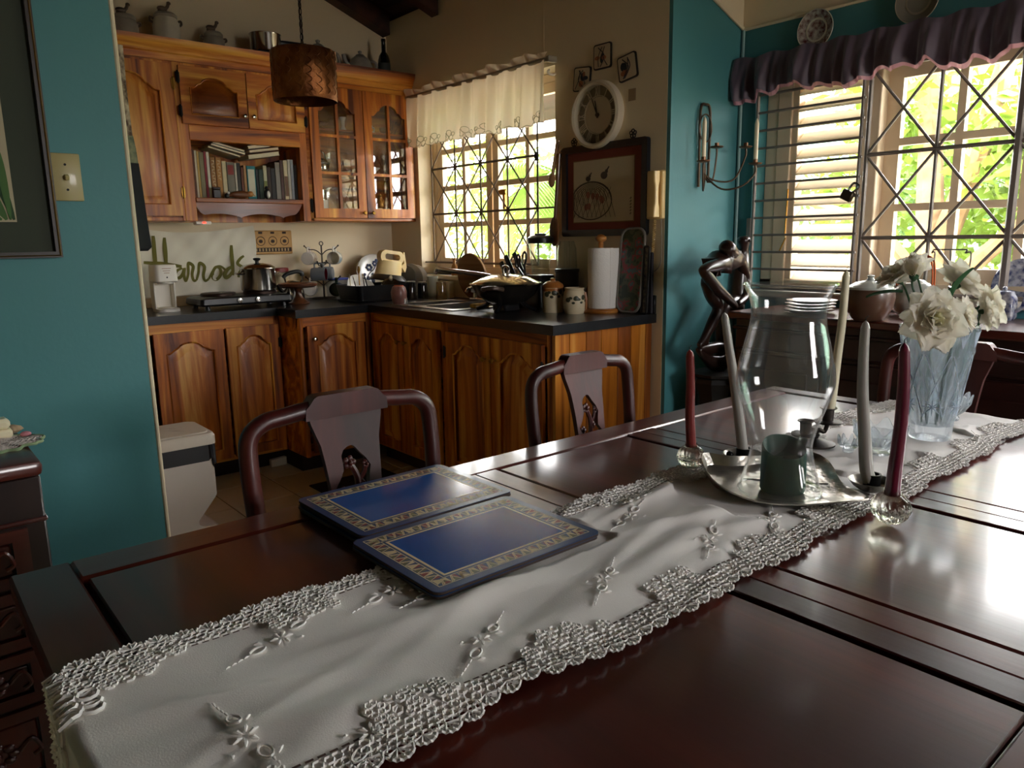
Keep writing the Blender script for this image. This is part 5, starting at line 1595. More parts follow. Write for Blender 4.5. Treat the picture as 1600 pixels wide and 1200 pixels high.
# ---- tin with red lid, kettle, cake stand
p = Vector((1.885, 4.452, CT))
t = T('biscuit_tin', 'tall cream storage tin with a red lid behind the kettle', 'tin', p)
part('body', G().lathe([(.055, 0), (.056, .005), (.056, .175)], 28), M('cream_tin', '#d9c9a0', .4), t)
part('lid', G().lathe([(.058, .172), (.058, .195), (.054, .199), (.001, .199)], 28), M('red_tin_lid', '#7a1f1c', .35), t)
p = Vector((1.905, 4.31, CT))
t = T('kettle', 'small steel kettle with a black handle behind the wooden cake stand', 'kettle', p)
part('body', G().lathe([(.055, 0), (.068, .01), (.066, .06), (.05, .115), (.032, .125), (.006, .13)], 28), steel, t)
part('handle', G().tube(smoothpts([(-.055, 0, .145), (-.03, 0, .165), (.03, 0, .178), (.062, 0, .168), (.064, 0, .15)], 5), .0125, 10), blackp, t)
part('handle_bracket', G().tube(smoothpts([(.045, 0, .11), (.062, 0, .13), (.063, 0, .155)], 4), .006, 8), steel, t)
part('handle_bracket', G().tube([(-.04, 0, .115), (-.05, 0, .15)], .006, 8), steel, t)
part('spout', G().tube(smoothpts([(-.055, -.01, .05), (-.085, -.015, .08), (-.10, -.02, .11)], 4), .012, 10), steel, t)
wst = wood('cake_stand_wood', '#3a1f12', '#6b3d22', '#8a5530', 'X', 14, rough=.35)
p = OC(463, 476); p = Vector((1.862, 4.14, CT))
t = T('cake_stand', 'turned dark wooden cake stand on the worktop', 'cake stand', p)
part('pedestal', G().lathe([(.058, 0), (.06, .006), (.045, .014), (.022, .04), (.016, .065), (.024, .085), (.03, .092)], 28), wst, t)
part('plate', G().lathe([(.02, .090), (.09, .094), (.108, .104), (.110, .116), (.106, .118), (.09, .108), (.001, .106)], 36), wst, t)
# ---- mug tree with mugs
p = Vector((2.14, 4.38, CT))
t = T('mug_tree', 'wire mug tree with curled branches on the worktop', 'mug tree', p)
wrm = M('mug_tree_wire', '#5a544c', .35, .8)
part('base', G().tube([(.075*math.cos(a), .075*math.sin(a), .004) for a in [2*PI*i/28 for i in range(28)]], .004, 6, closed=True).tube([(-.075, 0, .004), (.075, 0, .004)], .004, 6), wrm, t)
part('stem', G().tube([(0, 0, .004), (0, 0, .33)], .005, 8), wrm, t)
part('loop', G().tube([(.012*math.cos(a), 0, .340+.012*math.sin(a)) for a in [2*PI*i/16 for i in range(16)]], .003, 6, closed=True), wrm, t)
MT = p.copy()
hang = {}
for k, (deg, z) in enumerate(((140, .305), (318, .305), (228, .21), (50, .21), (325, .115), (147, .115))):
    a = math.radians(deg); ca, sa = math.cos(a), math.sin(a)
    part('branch', G().tube(smoothpts([(0, 0, z-.035), (.025*ca, .025*sa, z-.012), (.05*ca, .05*sa, z-.002), (.080*ca, .080*sa, z), (.104*ca, .104*sa, z+.020)], 5), .0035, 6), wrm, t)
    part('branch_tip', G().sphere((.105*ca, .105*sa, z+.021), .006, 8, 6), wrm, t)
    hang[k] = (Vector((MT.x+.080*ca, MT.y+.080*sa, MT.z+z)), a)
def mug(label, k, mouth, mo, mi_=None, r=.04, h=.088, band=None):
    """a mug hung on branch k: its handle loops over the wire, the cup lies across below it; mouth = +1 / -1 round the tree"""
    B_, a = hang[k]
    loc = B_-Vector((0, 0, 1.6*r-.0095))
    m_ = T('mug', label, 'mug', loc)
    # local: axis z -> tangent of the tree, handle (-y) -> up
    tg = Vector((-math.sin(a), math.cos(a), 0))*mouth; up = Vector((0, 0, 1)); xx = (-up).cross(tg)
    R_ = Matrix((xx, -up, tg)).transposed().to_4x4()
    c = Matrix.Translation((0, 0, -h*.51))
    part('cup', G().lathe([(r*.9, 0), (r*.96, .004), (r, .012), (r, h), (r*.94, h), (r*.92, .008)], 24, cap=False).lathe([(r*.93, .0), (.001, 0.0005)], 24, cap=False).xf(R_ @ c), mo, m_)
    part('lining', G().lathe([(r*.935, h-.002), (r*.915, .01), (.001, .009)], 24, cap=False).xf(R_ @ c), mi_ or cer, m_)
    part('handle', G().tube(smoothpts([(0, -r*.95, h*.82), (0, -r*1.55, h*.78), (0, -r*1.6, h*.25), (0, -r*.95, h*.2)], 5), .0055, 8).xf(R_ @ c), mo, m_)
    if band: part('motif', G().lathe([(r*1.008, h*.35), (r*1.008, h*.8)], 24, cap=False).xf(R_ @ c), band, m_)
    return m_
dkg = M('mug_dark_green', '#14332a', .2, coat=.4); mar = M('mug_maroon', '#5a1620', .25, coat=.4); gry = M('mug_grey', '#8d9398', .25, coat=.3)
flo = M('mug_flower_print', '#e9dcc4', .3, c2='#7a6a5c', vs=60); par = M('mug_parrot_print', '#e8dfc9', .3, c2='#3f86a8', vs=45)
mug('white floral mug hanging base outward high on the mug tree', 0, -1, cer, band=flo)
mug('white mug with a bright parrot print high on the mug tree', 1, -1, cer, band=par)
mug('maroon mug hanging on the mug tree above the cake stand', 2, 1, gry, mar)
mug('grey glazed mug hanging on the mug tree', 3, 1, gry)
mug('dark green mug hanging mouth outward low on the mug tree', 4, -1, dkg, dkg, .042, .088)
mug('white mug lying low on the mug tree beside the cake stand', 5, -1, cer, band=flo)
# ---- plastic box, platter, tea towel, plaque
p = Vector((2.27, 4.46, CT))
t = T('food_box', 'clear plastic food box with a blue lid against the wall', 'food box', p)
part('box', G().loft([[(x, y, z) for x, y in rrect(-.06*s, .06*s, -.045*s, .045*s, .012)] for z, s in ((0, .9), (.11, 1))]), thin_glass('clear_plastic', (.9, .92, .95), 1.5, .12), t)
part('lid', G().box((-.064, -.049, .108), (.064, .049, .122), .004), M('blue_plastic_lid', '#3a4a9c', .4), t)
pc = PY(583, 415, 4.44)
t = T('platter', 'large white oval platter with blue flowers leaning on the wall', 'platter', (pc.x, 4.44, CT))
tilt = -.20
g = G().lathe([(.001, 0), (.09, .002), (.128, .012), (.132, .015), (.128, .017), (.09, .006), (.001, .004)], 40).scale(1, 1.0, 1).rot('X', PI/2+tilt).move(0, 0, .134)
part('dish', g, M('platter_glaze', '#d8d6ce', .2, coat=.4), t)
blu = M('cobalt_paint', '#2a3b66', .3); blk2 = M('dark_paint', '#23252e', .3)
g = G()
for fx, fz, fr in ((-.03, .045, .026), (-.035, -.045, .034), (.015, .07, .02)):
    for k in range(6): g.sphere((fx+fr*.65*math.cos(k*PI/3), -.006, fz+fr*.65*math.sin(k*PI/3)), (fr*.4, .002, fr*.4), 8, 4)
for fx, fz, fr in ((-.07, .0, .010), (-.075, -.025, .008), (.03, .09, .012), (-.01, .0, .009)): g.sphere((fx, -.006, fz), (fr, .002, fr), 8, 4)
g.tube(smoothpts([(-.08, -.006, -.06), (-.04, -.006, 0), (0, -.006, .03), (.04, -.006, .08)], 4), .0025, 5)
part('flower_painting', g.rot('X', tilt).move(0, -.004, .134), blu, t)
YT = 4.505
tw = M('tea_towel_linen', '#e9e2cf', .9, var=.04, vs=4, bump=.25, bs=300)
TA = PY(225, 352, YT); TBt = PY(394, 345, YT)
t = T('tea_towel', 'white linen tea towel printed with olive script lettering hung under the cabinet', 'tea towel', (1.45, YT, .96))
zb0 = .962
def tow(u, v):
    x = 1.06+u*(TBt.x-1.06)
    top = 1.352-.045*math.sin(PI*min(1, u*1.0))*(1-.3*u)+.0*u
    z = top+(zb0-top)*v
    w_ = .010*math.sin(9*u+3*v)*(.3+v)+.006*math.sin(23*u-7*v)+.004*math.sin(41*u+19*v)
    return (x+.01*math.sin(6*v), YT-.008+w_*.6, z)
part('cloth', G().grid(tow, 60, 36), tw, t, world=True, ang=180)
oli = M('olive_ink', '#6f6a2e', .9)
def zs(pts): return [(215+a/6.154, 340+b/6.154) for a, b in pts]
letters = {'H': [[(148, 175), (160, 300), (168, 420), (164, 480)], [(256, 192), (262, 330), (275, 462)], [(58, 432), (150, 440), (230, 444), (330, 458), (420, 470)]],
           'a': [[(425, 485), (375, 512), (362, 560), (395, 580), (430, 540), (445, 490), (440, 550), (455, 605), (472, 600)]],
           'r1': [[(468, 602), (482, 540), (484, 450), (500, 440), (532, 470), (522, 545), (540, 605), (566, 600)]],
           'r2': [[(566, 602), (588, 530), (592, 450), (610, 440), (645, 475), (634, 560), (655, 608), (690, 590)]],
           'o': [[(690, 590), (722, 520), (750, 478), (790, 485), (800, 540), (765, 592), (730, 582), (725, 525), (750, 480), (800, 470), (842, 500)]],
           'd': [[(915, 470), (870, 495), (838, 540), (848, 575), (885, 560), (922, 510)], [(900, 265), (910, 400), (924, 555)]],
           's': [[(1020, 368), (985, 395), (962, 440), (1000, 470), (1022, 475)], [(990, 505), (975, 540), (968, 575)]]}
def towy(x, z):
    u = (x-1.06)/(TBt.x-1.06); top = 1.352-.045*math.sin(PI*min(1, u))*(1-.3*u); v = (z-top)/(zb0-top)
    return YT-.008+(.010*math.sin(9*u+3*v)*(.3+v)+.006*math.sin(23*u-7*v)+.004*math.sin(41*u+19*v))*.6
for ch_, strokes in letters.items():
    g = G()
    for st_ in strokes:
        pts = []
        for a, b in zs(st_):
            q = PY(a, b, YT-.008); pts.append(q)
        S_ = smoothpts(pts, 7)
        S_ = [Vector((q.x, towy(q.x, q.z)-.0022, q.z)) for q in S_]
        n = len(S_)
        rr = [(.0115 if ch_ in 'Hd' else .0092)*(.65+.35*math.sin(PI*i/(n-1))) for i in range(n)]
        L_ = []; R2 = []
        for i, q in enumerate(S_):
            tg = (S_[min(i+1, n-1)]-S_[max(i-1, 0)]); tg.y = 0; tg.normalize(); nx = Vector((-tg.z, 0, tg.x))
            L_.append(q+nx*rr[i]); R2.append(q-nx*rr[i])
        g.add(L_+R2, [(i, i+1, n+i+1, n+i) for i in range(n-1)])
    part('letter', g, oli, t, world=True, ang=0)
a, b = PY(304, 344, 4.28), PY(329, 351, 4.28)
t = T('power_strip', 'small white socket adaptor with a red light under the cabinet', 'socket', (a.x, 4.26, b.z))
part('case', G().box((0, 0, 0), (b.x-a.x, .05, ZU-b.z), .004), wplas, t)
part('indicator', G().box((.035, -.004, .006), (.052, .001, .014), .002), emitm('red_neon', '#ff2a1a', 3.0), t)
pa, pb = PY(396, 398, YB-.012), PY(455, 360, YB-.012)
t = T('wall_plaque', 'tan wooden wall plaque with three round dials and a row of slots', 'plaque', (pa.x, YB, pa.z))
pw, phh = pb.x-pa.x, pb.z-pa.z
part('board', G().box((0, -.016, 0), (pw, 0, phh), .005), M('plaque_wood', '#c2924e', .5, var=.08, vs=20), t)
ink = M('brown_ink', '#3d2a18', .7)
for k in range(3):
    cx = pw*(.2+.3*k)
    part('dial', G().tube([(cx+.026*math.cos(q), -.0165, phh*.56+.026*math.sin(q)) for q in [2*PI*i/28 for i in range(28)]], .0018, 4, closed=True), ink, t)
    part('motif', G().sphere((cx, -.0165, phh*.55), (.013, .0015, .011), 10, 4), ink, t)
    part('caption', G().box((cx-.012, -.0175, phh*.86), (cx+.012, -.016, phh*.95)), ink, t)
part('slot_strip', G().box((.008, -.0175, phh*.10), (pw-.008, -.016, phh*.28)), ink, t)
for k in range(11): part('slot', G().box((.016+k*(pw-.03)/11, -.0185, phh*.13), (.016+k*(pw-.03)/11+.008, -.0174, phh*.25)), M('slot_cream', '#b89a66', .6), t)
# ---- dish drainer
DC = Vector((2.280, 3.995, CT))
t = T('dish_drainer', 'black plastic dish drainer crowded with washing up', 'dish drainer', DC)
q0 = rrect(-.175, .165, -.13, .13, .03); q1 = rrect(-.19, .18, -.145, .145, .035)
part('tray', G().loft([[(x*1.06, y*1.06, 0) for x, y in q0], [(x*1.08, y*1.1, .012) for x, y in q0], [(x*1.02, y*1.02, .014) for x, y in q0]]), blackp, t)
part('basket', G().loft([[(x, y, .014) for x, y in q0], [(x, y, .098) for x, y in q1], [(x*.98, y*.98, .098) for x, y in q1], [(x*.97, y*.97, .022) for x, y in q0]], True, (False, True)), blackp, t)
def disc(label, loc, r, tilt, rz_, m_, nm='plate', cat='plate', hole=None):
    o = T(nm, label, cat, loc, rz_)
    g = G().lathe([(.001, 0), (r*.62, .002), (r*.95, .012), (r, .016), (r*.97, .018), (r*.62, .006), (.001, .004)], 32).rot('X', PI/2+tilt)
    part('dish', g, m_, o)
    if hole: part('knob', G().lathe([(.008, 0), (.012, .012), (.014, .018), (.004, .022)], 12).rot('X', PI/2+tilt), blackp, o)
    return o
def rest(g, z):
    g.move(0, 0, z-min(v.z for v in g.v)); return g
disc('white plate standing at the end of the dish drainer by the mug tree', (2.185, 4.060, CT+.0225+.0655), .066, -.22, .15, cer)
disc('white saucer slanting in the dish drainer', (2.215, 3.985, CT+.0225+.050), .052, -.35, -.25, cer, 'saucer', 'saucer')
# pan lying upturned on the basket rim, the jug standing on it
PT_ = .14
pp_ = Vector((2.410, 4.055, CT+.098+.062*math.tan(PT_)+.004))
Rp = Matrix.Rotation(PT_, 4, 'Y')
t = T('frying_pan', 'dark upturned frying pan lying over the dishes', 'pan', pp_)
part('pan', G().lathe([(.117, 0), (.118, .002), (.090, .032), (.086, .034), (.001, .034)], 32, cap=False).lathe([(.117, 0), (.112, 0), (.086, .029), (.001, .030)], 32, cap=False).xf(Rp), M('dark_nonstick', '#34312e', .35, .4), t)
part('handle', G().tube(smoothpts([(-.04, -.106, .008), (-.07, -.140, .012), (-.10, -.20, .016)], 4), .0085, 8, flat=1.4).xf(Rp), M('handle_cream', '#d6c9a6', .4), t)
jm = M('cream_plastic_jug', '#e3c98e', .35)
jp = pp_+Rp @ Vector((0, 0, .0335+.030))
t = T('plastic_jug', 'big cream plastic jug upturned on the washing up', 'jug', jp)
sec = lambda s, z, dx: [(dx+.082*s*math.cos(a)*(1.05 if math.cos(a) < 0 else 1), .055*s*math.sin(a), z) for a in [2*PI*i/28 for i in range(28)]]
part('body', G().loft([sec(1.05, -.03, 0), sec(1.0, .02, .004), sec(.92, .055, .008)]).xf(Rp), jm, t)
hp = [(x, z) for x, z in rrect(-.075, .088, .04, .118, .036, 8)]
hh = [(x, z) for x, z in rrect(-.045, .060, .062, .098, .017, 8)]
part('handle', G().plate(hp, [hh], .05, .025).xf(Rp), jm, t)
part('lip', G().plate([(.070, .03), (.105, -.005), (.112, .03), (.088, .118), (.080, .118), (.092, .05)], [], .05, .025).xf(Rp), jm, t)
# bowl propped on edge in the basket
t = T('mixing_bowl', 'steel mixing bowl tipped in the dish drainer', 'bowl', (2.350, 3.905, CT))
g = G().lathe([(.03, -.055), (.06, -.045), (.083, 0), (.085, .002), (.081, .001), (.058, -.04), (.001, -.05)], 32, cap=False).scale(.72).rot('X', PI*.66)
part('bowl', rest(g, .0225).move(0, .03, 0), M('warm_steel', '#c9a878', .22, .9), t)
sp_ = [('wooden spatula standing in the dish drainer', (562, 440), (560, 416), M('pale_spoon_wood', '#d0a050', .6), .016), ('cream handled knife standing in the dish drainer', (548, 444), (546, 428), M('handle_cream', '#d6c9a6', .4), .006),
       ('steel serving spoon standing in the dish drainer', (570, 446), (566, 428), steel, .010), ('dark ladle standing in the dish drainer', (575, 445), (569, 430), blackp, .009), ('steel fork standing in the dish drainer', (557, 446), (551, 431), steel, .006)]
for lab, a, b, mm, r_ in sp_:
    A_ = PY(a[0], a[1]+6, 3.96); B_ = PY(b[0], b[1], 3.96)
    o = T('utensil', lab, 'utensil', A_)
    part('handle', G().tube([A_, A_.lerp(B_, .6)], .0035, 6), mm, o, world=True)
    part('head', G().tube([A_.lerp(B_, .55), A_.lerp(B_, .8), B_], [.003, r_, r_*.5], 8, flat=.4), mm, o, world=True)
lidm = M('glass_lid_grey', '#8e8a82', .2, .6)
for k, (x_, r_, lab) in enumerate(((2.565, .100, 'large steel pot lid standing behind the glasses'), (2.615, .104, 'pale rimmed pot lid in the middle of the lid row'), (2.665, .098, 'enamel pot lid standing nearest the window frame'))):
    disc(lab, (x_, PX(637+9*k, 430, x_).y+.03, CT+r_*math.cos(.12)), r_, -.12, -1.2, (lidm, M('dusty_plate', '#a79f92', .3), cer)[k], 'pot_lid', 'lid', True)
# cups and glasses beside the sink
p = OC(624, 476)
t = T('clay_cup', 'upturned terracotta glazed cup beside the sink', 'cup', (p.x, p.y, CT))
part('cup', G().lathe([(.03, 0), (.034, .004), (.043, .04), (.045, .07), (.036, .098), (.028, .103)], 24), M('mauve_glaze', '#9c6a5e', .35, var=.15, vs=30, coat=.3), t)
part('foot', G().lathe([(.028, .102), (.026, .107), (.022, .103), (.001, .102)], 20), M('terracotta', '#c0603a', .7), t)
for s in (-.006, .008): part('stripe', G().tube([(.018+s, -.036, .012), (.018+s, -.0395, .035)], .003, 6), cer, t)
dgl = thin_glass('smoked_glass', (.35, .36, .36), 2.2, .05, (.1, .1, .1))
def tumbler(label, p, r, h, m_, base=None):
    o = T('tumbler', label, 'glass', p)
    part('glass', G().lathe([(r, 0), (r*.98, .002), (r*.86, h), (r*.82, h), (r*.94, .004)], 24, cap=False), m_, o)
    part('base', G().lathe([(r*.86, h-.008), (r*.84, h), (.001, h)], 24, cap=False), base or m_, o)
    return o
for px, py, lab, m_, b_, r_, h_ in ((643, 468, 'smoked tumbler upturned beside the terracotta cup', dgl, M('frosted_base', '#cfcabb', .3), .032, .11), (661, 466, 'smoked tumbler upturned under the pot lids', dgl, M('frosted_base', '#cfcabb', .3), .033, .10), (672, 463, 'smoked tumbler upturned nearest the round board', dgl, dgl, .026, .10),
                              (690, 468, 'ribbed amber drinking glass beside the round board', thin_glass('amber_glass', (.93, .85, .66), 1.8, .15, (.7, .5, .25)), None, .034, .105)):
    p = OC(px, py); p.x = min(p.x, 2.68); tumbler(lab, (p.x, p.y, CT), r_, h_, m_, b_)
p = Vector((2.655, 3.93, CT))
single('beaker', G().lathe([(.028, 0), (.036, .13), (.034, .13), (.027, .006), (.001, .006)], 20, cap=False), M('grey_green_plastic', '#b5b4a2', .5), 'pale grey green beaker beside the pot lids', 'beaker', tuple(p))
single('soap_pack', G().box((-.02, -.03, 0), (.02, .03, .10), .003).box((-.0205, -.03, .075), (.0205, .03, .082)), M('pack_cream', '#d9cfb4', .6), 'small cream carton beside the beaker under the window', 'carton', (2.685, 3.80, CT))
# round board
pc = PZ(717, 470, CT)
bwd = wood('round_board_wood', '#5f3a1d', '#9a6837', '#b98a52', 'Y', 10, rough=.6, coat=0)
g = G().lathe([(.132, 0), (.136, .004), (.136, .014), (.132, .018), (.001, .018)], 40).rot('Y', PI/2-.13).move(-.01, 0, .137)
single('chopping_board', g, bwd, 'round wooden chopping board leaning on the window sill', 'chopping board', (2.655, 3.515, CT))
# sponge
p = OC(750, 482)
single('sponge', G().box((-.05, -.024, 0), (.05, .024, .022), .006), M('sponge_yellow', '#d8b04c', .95, var=.2, vs=120), 'yellow sponge at the edge of the sink', 'sponge', (2.36, 3.070, .9045))
# ---- wok
WC = Vector((2.36, 2.855, CT))
t = T('electric_wok', 'large steel wok with a domed glass lid on black legs', 'wok', WC)
t.scale = (1.0, 1.0, .9)
part('pan', G().lathe([(.05, .035), (.10, .055), (.145, .095), (.172, .145), (.178, .150), (.172, .151), (.14, .10), (.001, .05)], 44, cap=False).lathe([(.05, .035), (.001, .034)], 44, cap=False), M('wok_steel', '#6a625a', .25, .9), t)
part('rim', G().tube([(.177*math.cos(a), .177*math.sin(a), .151) for a in [2*PI*i/44 for i in range(44)]], .004, 6, closed=True), steel, t)
part('lid', G().lathe([(.172, .152), (.165, .158), (.12, .182), (.06, .198), (.001, .203)], 44, cap=False), M('lid_amber_steel', '#d8c9a0', .12, .85), t)
part('lid_handle', G().tube(smoothpts([(.02, .036, .198), (.012, .036, .232), (0, 0, .243), (-.012, -.036, .232), (-.02, -.036, .198)], 5), .0075, 10), M('handle_steel', '#9a938a', .25, .8), t)
HL = PX(684, 414, 2.50)-WC
part('long_handle', G().tube(smoothpts([(.06, .160, .15), (.07, .22, .18), (HL.x*.8, HL.y*.85, HL.z*.97), (HL.x, HL.y, HL.z), (HL.x, HL.y+.03, HL.z-.03)], 5), .010, 10, flat=1.5), M('handle_steel', '#9a938a', .25, .8), t)
part('loop_handle', G().tube(smoothpts([(-.165, -.04, .128), (-.20, -.07, .135), (-.185, -.13, .142), (-.12, -.125, .130)], 5), .008, 8, flat=1.4), M('handle_dark', '#4a3a30', .4, .3), t)
for k, a in enumerate((2.1, 3.7, 5.2, .4)):
    part('leg', G().tube(smoothpts([(.085*math.cos(a), .085*math.sin(a), .055), (.11*math.cos(a), .11*math.sin(a), .03), (.155*math.cos(a), .155*math.sin(a), .0115)], 4), .011, 8), blackp, t)
part('heater', G().box((-.05, -.05, .0), (.05, .05, .045), .008), blackp, t)
# ---- knife block with knives and scissors
p = Vector((2.64, 3.08, CT))
t = T('knife_block', 'dark wooden knife block under the kitchen window', 'knife block', p)
part('block', G().plate([(-.06, 0), (.06, 0), (.075, .14), (-.02, .17)], [], .11, .055).rot('Z', PI/2), wood('block_wood', '#2e1a10', '#4f2f1c', '#6a4227', 'Z', 14), t)
hk = [('black handled carving knife standing in the knife block', (790, 400), 2.668, 28), ('black handled bread knife at the front of the knife block', (783, 410), 2.640, 30), ('black handled cook knife standing in the knife block beside the scissors', (803, 396), 2.668, 26), ('black handled paring knife low in the knife block', (788, 418), 2.606, 20)]
for lab, (px, py), xk_, L_ in hk:
    top = PX(px, py, xk_); bot = PX(px+17, py+L_+12, xk_)
    o = T('kitchen_knife', lab, 'knife', bot)
    part('handle', G().tube([bot.lerp(top, .0), bot.lerp(top, .5), top], [.008, .011, .010], 8, flat=1.6), blackp, o, world=True)
    part('rivet', G().sphere(tuple(bot.lerp(top, .6)-Vector((.012, 0, 0))), .003, 6, 5), steel, o, world=True)
o = T('scissors', 'black handled kitchen scissors standing in the knife block', 'scissors', PX(818, 430, 2.618))
for dx, (cx_, cz_) in ((0, (809, 408)), (1, (819, 404))):
    c0 = PX(cx_, cz_, 2.618)
    part('finger_loop', G().tube([(c0.x, c0.y+.016*math.cos(a)-.006*math.sin(a), c0.z+.034*math.sin(a)) for a in [2*PI*i/24 for i in range(24)]], .0055, 8, closed=True), blackp, o, world=True)
    part('shank', G().tube([c0+Vector((0, 0, -.034)), PX(818+dx*3, 432, 2.618)], .006, 8), blackp, o, world=True)
# ---- blender
p = Vector((2.635, PX(845, 460, 2.635).y, CT))
t = T('blender', 'black blender with a glass jug and black lid beside the wall', 'blender', p)
part('base', G().loft([[(x*s, y*s, z) for x, y in rrect(-.075, .075, -.075, .075, .02)] for z, s in ((0, 1.05), (.02, 1.08), (.12, .85), (.165, .7))]), blackp, t)
part('jug', G().lathe([(.045, .165), (.046, .18), (.058, .33), (.062, .335), (.056, .33), (.043, .18)], 16, cap=False), thin_glass('blender_glass', (.93, .94, .88), 2.2, .08, (.7, .7, .6)), t)
part('lid', G().lathe([(.066, .325), (.068, .352), (.055, .362), (.03, .366), (.028, .374), (.001, .376)], 28), blackp, t)
part('handle', G().tube(smoothpts([(-.02, .06, .315), (-.03, .10, .30), (-.03, .095, .22), (-.02, .055, .20)], 5), .008, 8), jar_m, t)
# ---- small blender cup on dark base
p = Vector((2.655, PX(886, 455, 2.655).y, CT))
t = T('smoothie_maker', 'dark smoothie maker base with a clear upturned beaker', 'blender', p)
part('base', G().lathe([(.058, 0), (.06, .01), (.058, .18), (.062, .185), (.062, .198), (.05, .20)], 28), M('dark_grey_plastic', '#24272b', .35), t)
part('beaker', G().lathe([(.052, .198), (.047, .30), (.036, .335), (.034, .333), (.044, .30), (.049, .198)], 24, cap=False), jar_m, t)
for k in range(4):
    a = k*PI/2+.5; part('rib', G().tube([(.0505*math.cos(a), .0505*math.sin(a), .205), (.045*math.cos(a), .045*math.sin(a), .30), (.034*math.cos(a), .034*math.sin(a), .332)], .0022, 5), jar_m, t)
# ---- painted canisters
can = M('canister_glaze', '#d9c9a8', .3, var=.06, vs=10, coat=.3); orl = M('canister_rust', '#a8682e', .35, coat=.3); olv = M('canister_leaf_paint', '#3a3c28', .4); plm = M('canister_fruit_paint', '#7a5a5a', .4)
def painted(parent, r, z0):
    g = G()
    for k in range(10):
        a = PI+.25*k+.2; z = z0+.012*math.sin(k*2.3)
        g.join(G().sphere((0, 0, 0), (.0025, .010, .007) if k % 3 else (.0025, .014, .013), 8, 5).rot('Z', a).move(r*math.cos(a), r*math.sin(a), z))
    part('leaf_painting', g, olv, parent)
p = OC(864, 490)
t = T('canister', 'lidded ceramic canister with painted fruit beside the wok', 'canister', (p.x+.052, p.y+.056, CT))
t.scale = (.93, .93, 1)
part('jar', G().lathe([(.05, 0), (.053, .006), (.053, .115), (.048, .12)], 32), can, t)
part('band', G().lathe([(.0535, .102), (.0535, .116)], 32, cap=False), orl, t)
part('lid', G().lathe([(.054, .118), (.056, .124), (.052, .134), (.03, .148), (.012, .15), (.014, .16), (.002, .164)], 32), orl, t)
painted(t, .0525, .088)
p = OC(894, 491)
t = T('canister', 'round bellied ceramic jar with a painted leaf beside the paper towel', 'canister', (p.x+.040, p.y+.026, CT))
t.scale = (.95, .95, 1)
part('jar', G().lathe([(.046, 0), (.054, .02), (.057, .06), (.052, .10), (.046, .108), (.05, .12), (.046, .121), (.042, .108), (.001, .03)], 32, cap=False), can, t)
part('side_band', G().tube(smoothpts([(.03, -.05, .02), (.03, -.054, .06), (.027, -.048, .10)], 4), .006, 6), orl, t)
painted(t, .055, .065)
# small folded thing by the wall
p = Vector((2.690, 2.572, CT))
single('sugar_bag', G().loft([[(x*s, y*s, z) for x, y in rrect(-.03, .03, -.035, .035, .01)] for z, s in ((0, 1), (.10, 1.02), (.13, .7), (.15, .75))]), M('kraft_paper', '#a07c58', .85), 'crumpled kraft paper bag behind the paper towel', 'bag', tuple(p))
# ---- paper towel
p = OC(937, 488)
t = T('paper_towel_holder', 'turned wooden paper towel holder on the worktop', 'paper towel holder', (p.x+.01, p.y+.005, CT))
orw = wood('orange_turned_wood', '#7d4718', '#b8732f', '#d79750', 'X', 16, rough=.35)
part('base', G().lathe([(.084, 0), (.088, .006), (.088, .012), (.08, .02), (.001, .021)], 40), orw, t)
part('post', G().lathe([(.012, .02), (.012, .325), (.009, .33)], 14), orw, t)
part('finial', G().lathe([(.009, .318), (.008, .326), (.022, .334), (.028, .342), (.026, .352), (.014, .362), (.001, .365)], 20), orw, t)
g = G().lathe([(.018, 0), (.058, .0), (.06, .004), (.06, .276), (.058, .28), (.018, .281), (.018, 0)], 40, cap=False)
g.plate([(.0, 0), (.058, 0), (.058, .279), (.0, .279)], [], .0015, -.060)
single('paper_towel_roll', g, M('paper_towel', '#f1ede6', .95, bump=.6, bs=160), 'white paper towel roll standing on the wooden holder', 'paper towel', (p.x+.01, p.y+.005, CT+.021))
# ---- trays leaning at the counter end
flom, ft, fb = _base('floral_tray_print')
nz = ft.nodes.new('ShaderNodeTexVoronoi'); nz.inputs['Scale'].default_value = 26
mpx = _coord(ft); cr = ft.nodes.new('ShaderNodeValToRGB'); no = ft.nodes.new('ShaderNodeTexNoise'); no.inputs['Scale'].default_value = 18
ft.links.new(mpx.outputs[0], no.inputs['Vector']); ft.links.new(no.outputs[0], cr.inputs[0])
els = cr.color_ramp.elements; els[0].position = .30; els[0].color = (*lin('#20301f'), 1); els[1].position = .72; els[1].color = (*lin('#b8a9a0'), 1)
for pos, c_ in ((.42, '#4a5238'), (.50, '#8c2e33'), (.56, '#4d6466'), (.63, '#a85052')):
    e_ = els.new(pos); e_.color = (*lin(c_), 1)
cr.color_ramp.interpolation = 'CONSTANT'
ft.links.new(cr.outputs[0], fb.inputs['Base Color']); fb.inputs['Roughness'].default_value = .3
a = PX(960, 489, 2.62)
t = T('serving_tray', 'long tray printed with red flowers leaning at the counter end', 'tray', (2.670, 2.336, CT+.0055))
q = rrect(-.070, .070, 0, .385, .045)
R_ = Matrix.Rotation(-PI/2, 4, 'Z') @ Matrix.Rotation(-.10, 4, 'X')
part('panel', G().plate(q, [], .006, 0).xf(R_), flom, t)
part('rim', G().tube([(x, -.006, z) for x, z in q], .006, 6, closed=True).xf(R_), M('tray_rim', '#77726a', .4), t)
t = T('serving_tray', 'dark blue patterned tray leaning behind the flowered tray', 'tray', (2.682, 2.245, CT+.0055))
q = rrect(-.014, .014, 0, .30, .008)
R_ = Matrix.Rotation(-PI/2, 4, 'Z') @ Matrix.Rotation(-.05, 4, 'X')
part('panel', G().plate(q, [], .01, 0).xf(R_), M('blue_pattern', '#2a3350', .4, c2='#8b8278', vs=50), t)
